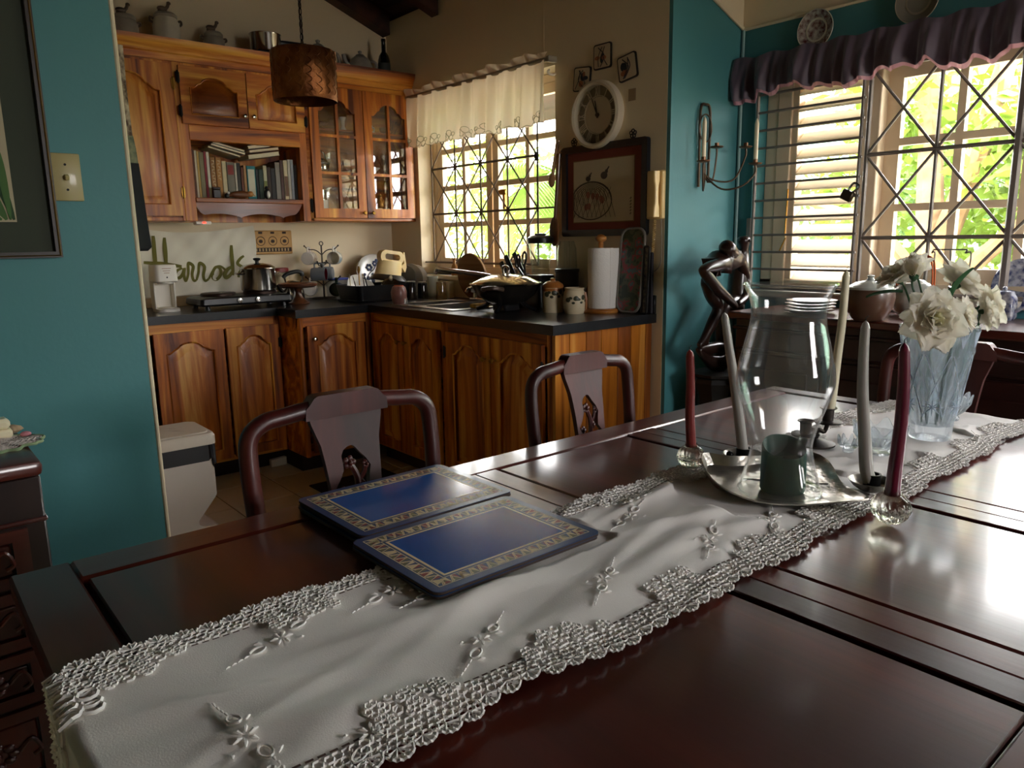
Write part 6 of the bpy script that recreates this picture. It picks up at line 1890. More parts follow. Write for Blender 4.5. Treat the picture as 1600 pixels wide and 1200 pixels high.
part('rim', G().tube([(x, -.01, z) for x, z in q], .006, 6, closed=True).xf(R_), blackp, t)
single('cook_book', G().box((-.008, -.028, 0), (.008, .028, .28), .003), M('dark_book_cloth', '#1f1b22', .7), 'thin dark cookbook leaning on the wall at the counter end', 'book', (2.712, 2.257, CT))
# ---- sill ornaments
p = Vector((2.77, 3.355, 1.035))
t = T('rooster_figure', 'small painted rooster figure on the kitchen sill', 'figurine', p)
part('body', G().sphere((0, 0, .028), (.014, .02, .018), 12, 8).tube([(0, 0, 0), (0, 0, .015)], .008, 8), M('rooster_red', '#8c4032', .5), t)
part('head', G().sphere((0, .016, .052), .009, 10, 8).tube([(0, .014, .035), (0, .016, .05)], .008, 8).sphere((0, .014, .064), (.003, .007, .006), 8, 6), M('rooster_red', '#8c4032', .5), t)
part('tail', G().tube(smoothpts([(0, -.016, .03), (0, -.03, .045), (0, -.034, .06)], 4), .006, 6), M('rooster_red', '#8c4032', .5), t)
single('small_pot', G().lathe([(.02, 0), (.024, .01), (.026, .045), (.024, .05), (.022, .046), (.001, .012)], 20, cap=False), M('grey_pot', '#6d5f52', .6), 'small grey pot on the kitchen sill beside the rooster', 'pot', (2.78, 3.29, 1.035))
single('sauce_bottle', G().lathe([(.018, 0), (.02, .004), (.02, .05), (.009, .075), (.009, .092), (.012, .094), (.012, .105), (.001, .106)], 16), M('amber_sauce', '#c08a4c', .3), 'small sauce bottle on the sill behind the round board', 'bottle', (2.733, 3.80, 1.035))
single('sill_ornament', G().lathe([(.014, 0), (.016, .006), (.008, .02), (.013, .03), (.005, .042), (.009, .05), (.001, .058)], 16), cer, 'little white turned ornament on the kitchen sill', 'ornament', (2.775, 3.20, 1.035))

# ============================================================ WALL PIECES BESIDE THE KITCHEN WINDOW
XW = XK-.001
def WP(px, py, d=0.0): return PX(px, py, XK-d)
# big wooden spoon and fork
spw = wood('salad_server_wood', '#4a2812', '#7a4a22', '#96622f', 'Z', 14, rough=.5)
for lab, px0, py0, px1, py1, br_, L_ in (('long wooden salad spoon hanging beside the kitchen window', 874, 240, 866, 362, .036, .075), ('short pale wooden ladle hanging beside the kitchen window', 871, 224, 862, 282, .024, .035)):
    a, b = WP(px0, py0, .02), WP(px1, py1, .03)
    o = T('wooden_spoon', lab, 'spoon', (a.x, a.y, a.z))
    part('handle', G().tube([a, a.lerp(b, .5), b], [.010, .009, .009], 8), spw if L_ > .05 else M('pale_server', '#b98f62', .5), o, world=True)
    part('bowl', G().sphere(tuple(b), (.008, br_, L_), 16, 10), spw if L_ > .05 else M('pale_server', '#b98f62', .5), o, world=True)
    part('nail', G().sphere((XK-.006, a.y, a.z+.012), .005, 8, 6).tube([a, (XK-.006, a.y, a.z+.012)], .0015, 5), steel, o, world=True)
# three picture tiles
def tilep(label, px, py, tilt, seed):
    q = WP(px, py, .004)
    o = T('picture_tile', label, 'tile', (XK-.001, q.y, q.z))
    R_ = Matrix.Rotation(-PI/2, 4, 'Z') @ Matrix.Rotation(tilt, 4, 'Y')
    part('tile', G().plate(rrect(-.056, .056, -.056, .056, .012), [], .008, 0).xf(R_), M('tile_black_rim', '#16130f', .4), o)
    part('print', G().plate(rrect(-.050, .050, -.050, .050, .009), [], .001, -.008).xf(R_), M('tile_cream', '#c9b898', .5), o)
    rnd = random.Random(seed); g = G()
    for k in range(4):
        x, z = rnd.uniform(-.03, .03), rnd.uniform(-.035, .025); g.plate(circ(x, z, rnd.uniform(.008, .018), 10, rnd.uniform(.008, .02)), [], .0006, -.0092-.0003*k, k % 2)
    for k in range(3):
        pts = [(rnd.uniform(-.04, .04), -.0100, -.045), (rnd.uniform(-.03, .03), -.0100, 0), (rnd.uniform(-.03, .03), -.0100, .04)]
        g.tube(smoothpts(pts, 5), .0022, 4, mi=2)
    part('painting', g.xf(R_), [M('tile_navy', '#1d2b38', .5), M('tile_clay', '#a86a48', .5), M('tile_ink', '#26242a', .5)], o)
tilep('square picture tile with an orange figure to the side of the clock', 910, 124, .10, 5)
tilep('square picture tile with dark blue figures above the clock', 942, 88, .0, 9)
tilep('square picture tile with a single bird tilted above the clock', 981, 105, -.16, 14)
# note and plate on the wall
q = WP(988, 148, 0); single('wall_note', G().box((-.003, -.022, -.026), (0, .022, .026), .001), M('tan_card', '#a08664', .7), 'little tan card stuck to the wall beside the clock', 'card', (XK, q.y, q.z))
q = WP(903, 166, 0); single('wall_note', G().box((-.003, -.012, -.02), (0, .012, .02), .001), M('tan_card', '#a08664', .7), 'little tan card half hidden behind the clock', 'card', (XK, q.y, q.z))
# clock
q = WP(938, 180, .0); RC = .150
clkc = M('clock_cream', '#d8cbb0', .45)
o = T('wall_clock', 'round cream wall clock with pierced roman numerals', 'clock', (XK, q.y, q.z))
def ckx(g): return g.rot('Y', -PI/2)
part('rim', ckx(G().lathe([(RC, 0), (RC+.006, .01), (RC+.004, .045), (RC-.008, .05), (RC-.018, .044), (RC-.016, .0)], 48, cap=False)), clkc, o)
part('backing', ckx(G().lathe([(RC-.01, .002), (RC-.01, .006), (.001, .006)], 48)), M('clock_backing', '#8f8470', .6), o)  # plain darker disc behind the numerals
part('face', ckx(G().lathe([(.082, .006), (.082, .016), (.001, .016)], 40)), clkc, o)
part('inner_ring', ckx(G().lathe([(.088, .015), (.088, .02), (.084, .02), (.084, .015)], 40, cap=False)), clkc, o)
rom = ['XII', 'I', 'II', 'III', 'IV', 'V', 'VI', 'VII', 'VIII', 'IX', 'X', 'XI']
for k, s in enumerate(rom):
    ang = k*PI/6
    segs = []; x = 0
    for c_ in s:
        if c_ == 'I': segs.append(((x, 0), (x, 1))); x += .3
        elif c_ == 'V': segs += [((x, 1), (x+.22, 0)), ((x+.22, 0), (x+.44, 1))]; x += .62
        else: segs += [((x, 0), (x+.44, 1)), ((x, 1), (x+.44, 0))]; x += .62
    wdt = x-.18; g = G()
    for (x0_, z0_), (x1_, z1_) in segs:
        def tr(xx, zz):
            u = (xx-wdt/2)*.030; r_ = .088+zz*.042
            # across = u, outward = r ; seen from the room
            yy = -(r_*math.sin(ang)+u*math.cos(ang)); z_ = r_*math.cos(ang)-u*math.sin(ang)
            return (-.019, yy, z_)
        g.tube([tr(x0_, z0_), tr(x1_, z1_)], .0026, 4)
    part('numeral', g, clkc, o)
drk = M('clock_hand', '#4a4032', .5)
for L_, ang, w_ in ((.088, -.42, .0035), (.065, -.20, .0045)):
    part('hand', G().tube([(-.024, .015*math.sin(ang), -.015*math.cos(ang)), (-.024, -L_*math.sin(ang), L_*math.cos(ang))], [w_, w_*.5], 6), drk, o)
part('hub', ckx(G().lathe([(.009, .016), (.009, .027), (.001, .028)], 14)), drk, o)
# framed bird print
A_ = WP(876, 229, .03); B_ = WP(1010, 214, .03); C_ = WP(1005, 366, .03)
Wf = A_.y-B_.y; Hf = .435
o = T('framed_print', 'black framed print of two birds on a basket hung below the clock', 'picture', (XK, A_.y, C_.z-.005), -PI/2)
part('frame', G().plate(rrect(0, Wf, 0, Hf, .015), [[(.032, .032), (Wf-.032, .032), (Wf-.032, Hf-.032), (.032, Hf-.032)]], .024, 0), M('black_lacquer_frame', '#12161d', .3, coat=.3), o)
part('mount', G().plate([(.03, .03), (Wf-.03, .03), (Wf-.03, Hf-.03), (.03, Hf-.03)], [], .005, -.005), M('rust_mount', '#7d3a2a', .8), o)
x0_, x1_, z0_, z1_ = .075, Wf-.085, .07, Hf-.075
part('fillet', G().plate([(x0_-.004, z0_-.004), (x1_+.004, z0_-.004), (x1_+.004, z1_+.004), (x0_-.004, z1_+.004)], [], .001, -.0101), M('gold_fillet', '#8a7446', .5), o)
pp = part('print', G().plate([(x0_, z0_), (x1_, z0_), (x1_, z1_), (x0_, z1_)], [], .001, -.0112), M('rice_paper', '#cdbf9f', .8), o)
inkb = M('ink_wash', '#4d4238', .8); pnk = M('ink_rose', '#a56a58', .8)
g = G(); cx_, cz_ = x0_+.12, z0_+.10
def onp(pts): return [(min(max(x, x0_+.002), x1_-.002), -.0128, min(max(z, z0_+.002), z1_-.002)) for x, z in pts]
for k in range(9):
    r_ = 1-.1*k; g.tube(onp([(cx_+.135*r_*math.cos(a)*.98, cz_+.085*math.sin(a)-.006*k) for a in [PI*.05*i+.15 for i in range(19)]]), .0013, 4)
for k in range(9):
    g.tube(onp([(cx_-.13+.03*k, cz_+.06), (cx_-.08+.03*k, cz_-.08)]), .0011, 4); g.tube(onp([(cx_+.13-.03*k, cz_+.06), (cx_+.06-.03*k, cz_-.08)]), .0011, 4)
g.tube(onp([(cx_+.135*math.cos(a), cz_+.09*math.sin(a)) for a in [2*PI*i/40 for i in range(40)]]), .0026, 4, closed=True)
part('basket_drawing', g, inkb, pp)
for bx, bz, s_ in ((cx_-.02, cz_+.105, .016), (cx_+.085, cz_+.115, .022)):
    g = G().plate(circ(bx, bz, s_, 14, s_*.8), [], .0006, -.0122); g.plate(circ(bx+s_*.7, bz+s_*.8, s_*.45, 10), [], .0006, -.0124)
    g.plate([(bx+s_*.3, bz), (bx+s_*1.6, bz+s_*1.7), (bx+s_*1.35, bz+s_*1.85), (bx, bz+s_*.4)], [], .0006, -.0126)
    part('bird_drawing', g, inkb, pp)
g = G()
for k in range(7): g.plate(circ(cx_+.02+.055*math.cos(k*1.7), cz_+.03*math.sin(k*2.3), .013, 8, .017), [], .0006, -.0121-.0002*k)
part('leaf_drawing', g, pnk, pp)
g = G()
for k in range(6): g.tube([(x1_-.022, -.0125, z0_+.03+.014*k), (x1_-.012, -.0125, z0_+.034+.014*k)], .0015, 4).tube([(x1_-.018, -.0125, z0_+.027+.014*k), (x1_-.016, -.0125, z0_+.037+.014*k)], .0012, 4)
part('signature', g, inkb, pp)
for u in (.13, .82):
    g = G()
    for k in range(5): g.tube([(Wf*u+.012*math.cos(k*PI/2.5+.3)+.008*math.cos(a), -.006, Hf+.022+.012*math.sin(k*PI/2.5+.3)+.008*math.sin(a)) for a in [2*PI*i/12 for i in range(12)]], .0025, 5, closed=True)
    g.tube([(Wf*u, -.006, Hf-.004), (Wf*u, -.006, Hf+.012)], .003, 5)
    part('hanger', g, blackm, o)
# entry phone
A_ = WP(1017, 268, 0); B_ = WP(1040, 342, 0)
o = T('entry_phone', 'cream wall entry phone with a coiled cord beside the teal corner', 'phone', (XK, (A_.y+B_.y)/2, B_.z))
hp_ = A_.z-B_.z
phm = M('phone_cream', '#d8b878', .35, coat=.2)
part('base', G().box((-.03, -.045, 0), (0, .045, hp_), .006), phm, o)
part('handset', G().loft([[(-.055+x, y, z) for x, y in rrect(-.016*s, .016*s, -.022, .022, .008)] for z, s in ((.008, 1.3), (.05, 1.2), (.07, .8), (hp_-.07, .8), (hp_-.05, 1.2), (hp_-.006, 1.3))]).move(0, -.018, 0), phm, o)
part('button', G().box((-.034, .012, hp_*.55), (-.029, .028, hp_*.65), .002), M('phone_button', '#6d5a36', .5), o)
pts = []
for i in range(241):
    u = i/240; a = u*2*PI*26
    pts.append((-.0095+.006*math.cos(a), .010+.006*math.sin(a)+.02*u*u, -.003-.21*u))
part('coiled_cord', G().tube(pts, .0022, 5), phm, o)
part('cable', G().tube(smoothpts([(-.012, -.03, 0), (-.008, -.032, -.12), (-.006, -.025, -.2), (-.005, .01, -.235)], 6), .0022, 5), M('grey_cable', '#8f8676', .6), o)
# ---- kitchen window valance
t = T('window_valance', 'white embroidered cotton valance over the kitchen window', 'valance', (XK-.05, 3.57, 2.1))
cv = M('sheer_cotton', '#f6e4d2', .85, transl=.55); thr = M('embroidery_thread', '#b7a98c', .8)
VY0, VY1 = 4.245, 2.905; ZR = 2.118
def cpos(u, v, off=0):
    y = VY0+(VY1-VY0)*u; L_ = u*1.34
    zt_ = ZR+.0
    sc_ = .012*abs(math.sin(L_*13.5))+.006*math.sin(L_*31)
    zbt = 1.812+sc_
    amp = .010+.010*v
    x = XK-.055+amp*math.sin(L_*47+1.2*math.sin(L_*8))+.5*amp*math.sin(L_*83+v*2)-off
    return Vector((x, y, zt_+(zbt-zt_)*v))
part('cloth', G().grid(lambda u, v: cpos(u, v), 260, 18), cv, t, world=True, ang=180)
def hpos(u, v):
    L_ = u*1.34
    return (XK-.055+.012*math.sin(L_*60+v*2), VY0+(VY1-VY0)*u, ZR+.012+v*(.034+.010*math.sin(L_*23)))
part('heading_frill', G().grid(hpos, 220, 3), cv, t, world=True, ang=180)
part('rod', G().tube([(XK-.05, VY0+.01, ZR+.004), (XK-.05, VY1-.015, ZR+.004)], .011, 10), M('rod_grey', '#a59a86', .5), t, world=True)
for y in (VY0, VY1-.01): part('bracket', G().box((XK-.06, y-.012, ZR-.01), (XK, y+.012, ZR+.018), .003), M('rod_grey', '#a59a86', .5), t, world=True)
for k in range(9):
    u0 = .05+.9*k/8; g = G()
    for fx, fz, fr in ((-.02, -.012, .016), (.018, -.016, .017), (0, .012, .018), (.035, .006, .011), (-.036, .004, .011)):
        ring = []
        for i in range(14):
            a = 2*PI*i/14; du = (fx+fr*math.cos(a)*(1+.15*math.sin(3*a)))/1.34; dv = -(fz+fr*math.sin(a))/.31
            ring.append(cpos(min(.998, max(.002, u0+du)), min(1.06, .90+dv), .005))
        g.tube(ring, .0019, 4, closed=True)
    pts = [cpos(min(.999, u0+.055*i/8), .985+.02*math.sin(i*1.4), .004) for i in range(14) if u0+.055*i/8 < 1]
    if len(pts) > 2: g.tube(pts, .0018, 4)
    part('embroidery', g, thr, t, world=True)
q = WP(864, 116, 0)
single('tie_back_hook', G().tube(smoothpts([(0, 0, 0), (-.03, 0, 0), (-.04, 0, .012), (-.03, 0, .02)], 4), .006, 8).lathe([(.014, 0), (.014, .004)], 12), whitep, 'small white curtain hook beside the kitchen window', 'hook', (XK-.002, WP(866, 117).y, WP(866, 117).z))

# ============================================================ PENDANT LAMP
cpm = M('hammered_copper', '#8f5a30', .38, .85, c2='#6a3c1e', vs=14, bump=1.0, bs=38)
LC = Vector((0, 0, CAMH))+ray(475.5, 122)*3.32
t = T('pendant_lamp', 'hammered copper drum pendant lamp hanging on a chain', 'lamp', (LC.x, LC.y, LC.z-.10))
rp_ = [(.136, 0), (.139, .004), (.139, .205), (.136, .21), (.134, .205), (.134, .004)]
part('shade', G().lathe(rp_, 64, fn=lambda a, z: 1+.006*math.sin(17*a+60*z)*math.sin(40*z)+.004*math.sin(31*a-70*z), cap=False).join(G()), cpm, t)
g = G()
for j in range(20):
    a = 2*PI*j/20
    for k in range(5):
        pts = [(.1405*math.cos(a+.10*math.sin(q_*.5)), .1405*math.sin(a+.10*math.sin(q_*.5)), .02+.038*k+.0045*q_) for q_ in range(9)]
        g.tube(pts, .0016, 4)
part('embossing', g, cpm, t)
g = G()
for k in range(3):
    a = k*2*PI/3; g.tube([(0, 0, .20), (.135*math.cos(a), .135*math.sin(a), .205)], .003, 6)
g.lathe([(.03, .195), (.035, .20), (.02, .225), (.006, .232)], 16)
part('spider', g, blackm, t)
part('lampholder', G().lathe([(.018, .13), (.02, .135), (.02, .19), (.01, .196)], 14), blackm, t)
part('bulb', G().lathe([(.001, .06), (.02, .066), (.028, .085), (.024, .108), (.014, .13)], 18), M('opal_bulb', '#e9e4d6', .3), t)
zc_ = roofz(LC.x)-LC.z+.10; z = .232; k = 0
lk = G().tube([(.007*math.cos(a), 0, .016*math.sin(a)) for a in [2*PI*i/14 for i in range(14)]], .0022, 5, closed=True).mesh('chain_link', blackm)
while z < zc_-.03:
    inst('chain_link', lk, t, (0, 0, z+.012), (0, 0, (k % 2)*PI/2+.4)); z += .026; k += 1
part('flex', G().tube([(.003*math.sin(i*1.3), .003*math.cos(i*1.3), .225+(zc_-.235)*i/30) for i in range(31)], .003, 6), M('brown_flex', '#4a3320', .6), t)
part('ceiling_rose', G().lathe([(.045, zc_-.035), (.05, zc_-.02), (.05, zc_+.02)], 20), blackm, t)

# ============================================================ ON TOP OF THE WALL CABINETS
ZT = 2.255
stn = M('stoneware_grey', '#9c9384', .5, var=.12, vs=15, coat=.15); stw = M('stoneware_pale', '#cfc5b2', .5, var=.08, vs=9); stbr = M('stoneware_brown', '#5a4a3a', .5)
def crock(label, x, y, r, h):
    o = T('stoneware_jar', label, 'jar', (x, y, ZT))
    part('body', G().lathe([(r*.95, 0), (r, .006), (r, h*.8), (r*.86, h*.95), (r*.8, h)], 28), stw if h > .13 else stn, o)
    part('lid', G().lathe([(r*.86, h), (r*.88, h+.012), (r*.7, h+.024), (.001, h+.028)], 28), stn, o)
    g = G().sphere((-.012, 0, h+.045), (.026, .014, .014), 12, 8).tube([(-.03, 0, h+.026), (-.028, 0, h+.045)], .006, 6).tube([(.006, 0, h+.026), (.004, 0, h+.045)], .006, 6)
    g.tube(smoothpts([(.006, 0, h+.048), (.016, 0, h+.06), (.02, 0, h+.072)], 4), .008, 8).sphere((.023, 0, h+.076), (.011, .008, .009), 10, 8)
    part('animal_finial', g, stbr, o)
    for s in (-1, 1): part('lug', G().tube(smoothpts([(s*r*.96, 0, h*.8), (s*(r+.012), 0, h*.86), (s*(r+.010), 0, h*.97), (s*r*.9, 0, h*.93)], 4), .006, 6), stbr, o)
    return o
crock('stoneware jar with an animal lid half hidden by the teal wall', 1.135, 4.36, .062, .11)
crock('tall pale stoneware jar with a lion lid on the cabinets', 1.335, 4.36, .066, .150)
crock('short grey stoneware jar with an animal lid on the cabinets', 1.585, 4.38, .055, .10)
o = T('saucepan', 'steel saucepan with a long dark handle on top of the cabinets', 'saucepan', (1.855, 4.33, ZT))
part('trivet', G().box((-.07, -.06, 0), (.07, .06, .045), .004), M('dark_box', '#1d1a17', .6), o)
part('pan', G().lathe([(.078, .045), (.082, .05), (.084, .135), (.088, .14), (.083, .138), (.078, .055), (.001, .052)], 32, cap=False), steel, o)
part('handle', G().tube(smoothpts([(.083, 0, .11), (.12, -.005, .113), (.24, -.01, .115)], 4), .009, 8, flat=1.4), blackp, o)
chn = M('grey_ceramic', '#8f8b80', .4, var=.15, vs=20, coat=.2)
for lab, x, y, s in (('grey ceramic teapot on top of the cabinets beside the lamp', 2.19, 4.36, 1.3), ('grey ceramic jug on top of the cabinets beside the dark bottle', 2.468, 4.36, 1.12)):
    o = T('ceramic_pot', lab, 'teapot', (x, y, ZT))
    part('body', G().lathe([(.035*s, 0), (.06*s, .02*s), (.066*s, .05*s), (.05*s, .085*s), (.03*s, .10*s)], 24), chn, o)
    part('lid', G().lathe([(.032*s, .098*s), (.02*s, .11*s), (.006*s, .114*s), (.012*s, .126*s), (.001, .132*s)], 18), chn, o)
    part('spout', G().tube(smoothpts([(-.055*s, 0, .04*s), (-.09*s, 0, .065*s), (-.10*s, 0, .10*s)], 4), .012*s, 8), chn, o)
    part('handle', G().tube(smoothpts([(.055*s, 0, .08*s), (.095*s, 0, .08*s), (.10*s, 0, .03*s), (.058*s, 0, .02*s)], 5), .008*s, 8), chn, o)
o = T('wine_bottle', 'dark green wine bottle on top of the cabinets in the corner', 'bottle', (2.62, 4.33, ZT))
part('glass', G().lathe([(.036, 0), (.038, .005), (.038, .10), (.03, .13), (.014, .155), (.013, .215), (.015, .218), (.014, .23), (.001, .231)], 24), M('bottle_dark_green', '#0d1410', .12, coat=.3), o)
part('label', G().lathe([(.0385, .03), (.0385, .085)], 24, cap=False), M('bottle_label', '#2a2f2a', .6), o)

# ============================================================ BOOKS
BZ = ZU+.122
bk = [(105, 143, 270, '#5a2417', 'narrow red brown book at the open end of the bookshelf'), (143, 180, 280, '#b08a54', 'tan clothbound book beside the red brown one'), (180, 214, 288, '#6b4026', 'brown leather look book near the shelf end'),
      (214, 240, 298, '#e2d8bd', 'thin white booklet beside the brown leather look book'), (240, 268, 305, '#cfae62', 'thin straw yellow book'), (268, 322, 315, '#8b8463', 'olive grey book with a plain spine'), (322, 352, 300, '#8e1f2c', 'slim crimson book'),
      (352, 386, 308, '#e6e0d0', 'slim white book leaning beside the crimson one'), (390, 452, 368, '#9c6a34', 'brown paperback with pale capital lettering down its spine'), (455, 522, 365, '#b07a3a', 'orange brown paperback with pale spine lettering'), (524, 576, 410, '#d8c7a0', 'cream paperback with a dotted spine'),
      (580, 668, 420, '#7c7566', 'thick grey book with a red band'), (670, 696, 428, '#ddd3c0', 'thin white edged book beside the red banded one'), (697, 738, 425, '#27211f', 'black paperback with white title and red top'), (740, 772, 475, '#6b3522', 'small rust brown book'), (774, 806, 450, '#b98a58', 'small tan paperback beside the teal book'),
      (810, 912, 455, '#1f7f86', 'thick teal book with a white spine panel'), (915, 944, 490, '#15181a', 'thin black book beside the teal one'), (946, 1000, 490, '#1f3529', 'dark green hardback'), (1002, 1044, 440, '#c9c3a2', 'pale book with an olive band'), (1046, 1088, 460, '#3a251c', 'dark brown hardback beside the pale banded book'),
      (1090, 1138, 470, '#1d1a1c', 'black hardback next to the grey ledger'), (1142, 1198, 390, '#8b8379', 'tall grey ledger'), (1200, 1238, 360, '#4a2a22', 'tall dark maroon book beside the ledger'), (1240, 1290, 358, '#d9cba4', 'tall cream book with a torn spine'), (1291, 1322, 346, '#e9e2cf', 'tall thin cream booklet'), (1323, 1356, 346, '#c4d0d2', 'tall pale blue booklet'), (1360, 1388, 420, '#1f1c1a', 'thin black book near the glazed cabinet'), (1390, 1418, 400, '#a98a66', 'slim tan book at the shelf end by the glazed cabinet')]
pgm = M('book_pages', '#e8dcc0', .9)
def book(label, x, w, h, d, c, y=4.275, z=BZ, lean=0.0, extra=None, rough=.6):
    o = T('book', label, 'book', (x, y, z), group='books on the open shelf')
    cm = M('book_cover_'+c.lstrip('#'), c, rough, var=.08, vs=25)
    R_ = Matrix.Rotation(lean, 4, 'Y')
    g = G().box((0, 0, 0), (.0022, d, h)).box((w-.0022, 0, 0), (w, d, h)).box((0, 0, 0), (w, .003, h), .001)
    part('cover', g.xf(R_), cm, o)
    part('pages', G().box((.0022, .003, .003), (w-.0022, d-.004, h-.004)).xf(R_), pgm, o)
    if extra:
        for (z0_, z1_, c_) in extra: part('spine_label', G().box((w*.12, -.0006, z0_*h), (w*.88, .0, z1_*h)).xf(R_), M('spine_'+c_.lstrip('#'), c_, .6), o)
    return o
ex = {'thick grey book with a red band': [(.66, .92, '#8c2a22')], 'thick teal book with a white spine panel': [(.08, .90, '#d8d2bd')], 'pale book with an olive band': [(.3, .55, '#7a8040')], 'tall cream book with a torn spine': [(.1, .6, '#6a4a30')]}
titles = {'brown paperback with pale capital lettering down its spine': ('x'*9, '#d6c39a'), 'orange brown paperback with pale spine lettering': ('x'*7, '#d6c39a')}
for a, b, ty, c, lab in bk:
    x0_ = PY(280+a/7.5, 300, 4.275).x; x1_ = PY(280+b/7.5, 300, 4.275).x
    h_ = (885-ty)/2340*.99
    sh = 'tall thin' in lab
    o = book('%s' % lab if len(lab.split()) >= 4 else lab+' on the open shelf', x0_, max(.008, x1_-x0_-.0008), h_, .17, c, extra=ex.get(lab))
    if lab in titles:
        # pale lettering down the spine, too worn to read
        w_ = x1_-x0_; n_ = len(titles[lab][0]); g = G()
        for k in range(n_):
            zt_ = h_*.92-k*.0155
            g.box((w_*.3, -.0012, zt_-.0035), (w_*.3+.013, -.0004, zt_)); g.box((w_*.3+(.0 if k % 2 else .0095), -.0012, zt_-.011), (w_*.3+(.0035 if k % 2 else .013), -.0004, zt_-.003))
        lt = part('spine_lettering', g, M('spine_lettering', titles[lab][1], .6), o); lt['kind'] = 'stuff'
# books lying across the tops
def flatbook(label, A, B, t_, c, y=4.262, d=.15):
    """a book lying on its side: A-B is the lower edge of its near face"""
    o = T('book', label, 'book', (A.x, y, A.z), group='books on the open shelf')
    L_ = (B-A).length; an = math.atan2(B.z-A.z, B.x-A.x)
    R_ = Matrix.Rotation(-an, 4, 'Y')
    part('cover', G().box((0, 0, 0), (L_, d, .002)).box((0, 0, t_-.002), (L_, d, t_)).box((0, d-.003, 0), (L_, d, t_)).xf(R_), M('book_cover_'+c.lstrip('#'), c, .6, var=.08, vs=25), o)
    part('pages', G().box((.003, .003, .002), (L_-.003, d-.003, t_-.002)).xf(R_), pgm, o)
    return o
Q = lambda a, b: PY(280+a/7.5, 190+b/7.5, 4.262)
flatbook('cream paperback lying askew along the book tops', Q(335, 300), Q(720, 418), .008, '#d9cfb6')
flatbook('white edged book lying askew under the dark green one', Q(370, 272), Q(775, 388), .009, '#e3dccb')
flatbook('dark green printed book lying askew on top of the row', Q(385, 252), Q(770, 362), .013, '#23362a')
flatbook('cream paperback lying flat over the teal book', Q(815, 440), Q(1180, 395), .022, '#e0d4b8')
flatbook('thin pink edged book lying in the middle of the flat pile', Q(825, 366), Q(1170, 330), .014, '#c9a68e')
flatbook('rolled white booklet lying on top of the flat pile', Q(810, 322), Q(1225, 275), .016, '#e6dfcd')
# little figures on the shelf edge
YS = 4.238
dkf = M('figure_dark_wood', '#20140f', .4)
def sx_(a): return PY(280+a/7.5, 306, YS).x
o = T('trinket_box', 'tiny dark carved box on the shelf edge before the books', 'box', (sx_(440), YS, BZ))
part('box', G().box((-.02, -.012, 0), (.02, .012, .045), .003), dkf, o); part('lid', G().box((-.021, -.013, .045), (.021, .013, .058), .004), dkf, o)
o = T('bird_figure', 'brown wooden bird figure lying on the shelf edge', 'figurine', (sx_(740), YS, BZ))
part('body', G().sphere((-.01, 0, .022), (.058, .016, .02), 16, 10), M('bird_brown', '#6a3d1e', .4), o)
part('head', G().sphere((.046, 0, .026), (.018, .012, .016), 12, 8), M('bird_tan', '#b9803f', .4), o)
part('beak', G().tube([(.058, 0, .024), (.076, 0, .016)], [.005, .001], 6), M('bird_tan', '#b9803f', .4), o)
part('tail', G().tube([(-.05, 0, .02), (-.085, 0, .010)], [.01, .003], 6), M('bird_brown', '#6a3d1e', .4), o)
o = T('penguin_figure', 'black and white penguin figure on the shelf edge', 'figurine', (sx_(1030), YS, BZ))
part('body', G().sphere((0, 0, .028), (.017, .013, .028), 14, 10), blackp, o); part('belly', G().sphere((.005, -.008, .026), (.011, .008, .021), 12, 8), cer, o)
part('head', G().sphere((0, 0, .060), (.011, .011, .012), 12, 8), blackp, o); part('beak', G().tube([(.004, -.008, .06), (.008, -.018, .058)], [.003, .001], 6), M('beak_orange', '#b9803f', .4), o)
o = T('penguin_figure', 'small black and white chick figure beside the carved box', 'figurine', (sx_(560), YS, BZ))
part('body', G().sphere((0, 0, .014), (.014, .012, .014), 12, 8), blackp, o); part('head', G().sphere((.008, -.003, .03), .008, 10, 8), cer, o)

# ============================================================ INSIDE THE GLAZED CABINET
S0, S1, S2 = ZU+.02, ZU+.289, ZU+.539
glw = thin_glass('cabinet_glassware', (.93, .95, .93), 2.6, .06, (.8, .8, .75))
o = T('storage_tin', 'white tin with a blue foot inside the glazed cabinet', 'tin', (2.14, 4.37, S0))
part('body', G().lathe([(.055, .035), (.056, .11)], 28), cer, o); part('foot', G().lathe([(.056, 0), (.057, .036)], 28), M('tin_blue', '#2a4a8c', .4), o)
part('lid', G().lathe([(.05, .11), (.05, .17), (.02, .185), (.02, .2), (.001, .205)], 28), chrome, o)
o = T('chrome_kettle', 'squat chrome kettle on the middle shelf of the glazed cabinet', 'kettle', (2.15, 4.37, S1))
part('body', G().lathe([(.06, 0), (.068, .02), (.066, .06), (.05, .085), (.02, .095)], 28), chrome, o); part('band', G().lathe([(.0685, .05), (.069, .062)], 28, cap=False), blackp, o)
part('handle', G().tube(smoothpts([(-.05, 0, .085), (-.03, 0, .13), (.03, 0, .13), (.05, 0, .085)], 5), .006, 8), chrome, o)
def cplate(label, x, z, r, m_=glw):
    g = G().lathe([(.001, 0), (r*.6, .002), (r, .014), (r*.98, .017), (r*.6, .006), (.001, .004)], 32).rot('X', PI/2-.18).move(0, 0, r)
    return single('glass_plate', g, m_, label, 'plate', (x, 4.455, z))
cplate('clear glass plate standing low in the glazed cabinet', 2.29, S0, .10); cplate('cut glass dish standing on the middle shelf of the cabinet', 2.29, S1, .07); cplate('large clear glass plate on the top shelf of the cabinet', 2.11, S2, .10); cplate('glass plate at the back of the top cabinet shelf', 2.30, S2, .10)
single('bud_vase', G().lathe([(.02, 0), (.022, .006), (.010, .03), (.012, .06), (.02, .085), (.018, .085), (.001, .02)], 20, cap=False), cer, 'little white bud vase on the top cabinet shelf', 'vase', (2.31, 4.33, S2))
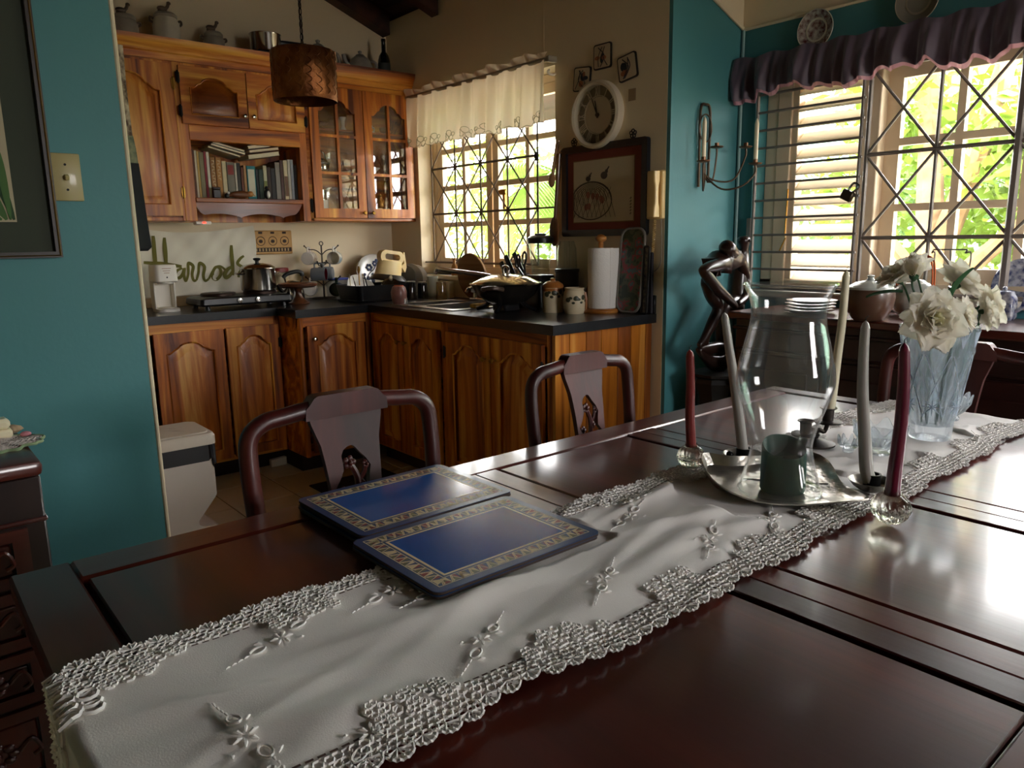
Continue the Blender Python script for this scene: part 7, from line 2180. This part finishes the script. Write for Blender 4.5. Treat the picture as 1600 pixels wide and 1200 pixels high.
single('cake_dish', G().lathe([(.04, 0), (.042, .004), (.012, .02), (.05, .03), (.06, .04), (.055, .042), (.001, .034)], 28, cap=False), glw, 'low glass dish on the top cabinet shelf', 'dish', (2.15, 4.33, S2))
for k, (x, y_, lab) in enumerate(((2.48, 4.34, 'small white cup on the top cabinet shelf'), (2.62, 4.36, 'glass tea cup on the top cabinet shelf by the window'))):
    o = T('tea_cup', lab, 'cup', (x, y_, S2))
    part('cup', G().lathe([(.016, 0), (.02, .004), (.034, .035), (.036, .05), (.034, .05), (.03, .03), (.001, .008)], 24, cap=False), cer if k == 0 else glw, o)
    part('handle', G().tube(smoothpts([(.033, 0, .042), (.05, 0, .04), (.048, 0, .018), (.028, 0, .016)], 4), .003, 6), cer if k == 0 else glw, o)
    part('saucer', G().lathe([(.02, -.0), (.05, .008), (.049, .010), (.001, .004)], 24), cer if k == 0 else glw, o)
single('serving_bowl', G().lathe([(.03, 0), (.04, .006), (.075, .04), (.08, .045), (.074, .043), (.036, .01), (.001, .008)], 32, cap=False), cer, 'white shallow serving bowl on the middle cabinet shelf', 'bowl', (2.48, 4.36, S1))
o = T('ornament_jar', 'amber and gold ornament jar low in the glazed cabinet', 'ornament', (2.55, 4.34, S0+.065))
part('jar', G().lathe([(.022, 0), (.03, .02), (.024, .05), (.012, .07), (.014, .08), (.001, .095)], 20), M('amber_gold', '#b07a2c', .3, .3), o)
for k, (x, lab) in enumerate(((2.50, 'cream tea box under the amber jar in the cabinet'), (2.63, 'pale tea box low in the cabinet by the window'))):
    o = T('tea_box', lab, 'box', (x, 4.34, S0))
    part('box', G().box((-.055, -.035, 0), (.05, .035, .065), .002), M('tea_box_cream', '#cfc18f', .6), o); part('label', G().box((-.045, -.0362, .02), (.04, -.0345, .05)), M('tea_box_label', '#9a8f64', .6), o)
single('glass_jug', G().lathe([(.035, 0), (.045, .01), (.05, .06), (.035, .11), (.042, .13), (.04, .13), (.03, .11), (.001, .01)], 24, cap=False), glw, 'clear glass jug on the middle cabinet shelf by the window', 'jug', (2.63, 4.37, S1))

# ============================================================ FLOOR THINGS AND THE APRON
o = T('pedal_bin', 'white plastic pedal bin with a black liner behind the teal wall', 'bin', (.76, 3.33, 0))
pf = [(0, 0), (.235, 0), (.245, .01), (.245, .038), (.235, .048), (.185, .052), (.162, .066), (.160, .085), (.236, .175), (.244, .19), (.244, .38), (0, .40)]
binw = M('bin_white', '#e6ddd4', .45)
part('body', G().plate(pf, [], .26, .13), binw, o)
part('lid', G().loft([[(.122+x, y, z) for x, y in rrect(-.138*s, .138*s, -.148*s, .148*s, .03)] for z, s in ((.415, 1), (.45, 1), (.462, .95), (.464, .85), (.468, .83), (.470, .2))]), M('bin_lid_cream', '#ddd0bd', .45), o)
def liner(u, v):
    a = 2*PI*u; q = rrect(-.133, .133, -.139, .139, .03, 16); i = int(u*len(q)) % len(q)
    x, y = q[i]; w_ = 1+.02*math.sin(40*u*2*PI/6)+.015*math.sin(97*u)
    return (.122+x*w_*1.0, y*w_*1.0, .418-v*(.085+.02*math.sin(23*u)+.01*math.sin(61*u)))
part('liner', G().grid(liner, 84, 4, True), M('bin_liner_black', '#1b1a1d', .3), o)
part('pedal', G().box((.17, -.06, .006), (.262, .06, .03), .008), binw, o)
single('kitchen_mat', G().box((-.22, -.5, 0), (.22, .5, .008), .003), M('black_mat', '#14110f', .95), 'dark floor mat in front of the sink cabinets', 'mat', (1.80, 3.05, .0005))
single('floor_wedge', G().plate([(-.045, 0), (.045, 0), (.045, .045), (-.045, .04)], [], .03, .015), cer, 'small white block on the floor under the base cabinet', 'block', (1.62, 4.03, 0))
# apron hanging behind the end of the left wall
YA = YR+.17
o = T('hanging_apron', 'dark apron with a patterned bib hanging behind the teal wall edge', 'apron', (.5, YA, 1.2))
def strip(rows, nm, mt, off=0):
    g = G(); L_ = []; R2 = []
    for (xr, py) in rows:
        q = PY(xr, py, YA); L_.append(Vector((.36, YA+.004+off, q.z))); R2.append(Vector((q.x, YA+off, q.z)))
    n = len(rows); k = 6; vs = []
    for i in range(n):
        for j in range(k+1):
            v = L_[i].lerp(R2[i], j/k); v.y += .012*math.sin(j*2.2+i*.3); vs.append(v)
    g.add(vs, [(i*(k+1)+j, i*(k+1)+j+1, (i+1)*(k+1)+j+1, (i+1)*(k+1)+j) for i in range(n-1) for j in range(k)])
    return part(nm, g, mt, o, world=True, ang=180)
strip([(193, 70), (196, 100), (200, 140), (205, 180), (209, 212)], 'bib', M('apron_pattern', '#b8a68a', .8, c2='#4a3526', vs=60))
strip([(209, 212), (214, 232), (218, 255)], 'band', M('apron_green', '#3b4a3a', .8, c2='#8a8a6a', vs=40))
strip([(218, 255), (224, 290), (230, 330), (236, 368), (239, 386), (233, 392), (224, 372)], 'skirt', M('apron_black', '#17181a', .85))
part('hook', G().tube([(.46, YR+.13, PY(192, 68, YA).z+.02), (.46, YA+.02, PY(192, 68, YA).z+.02)], .006, 6), steel, o, world=True)
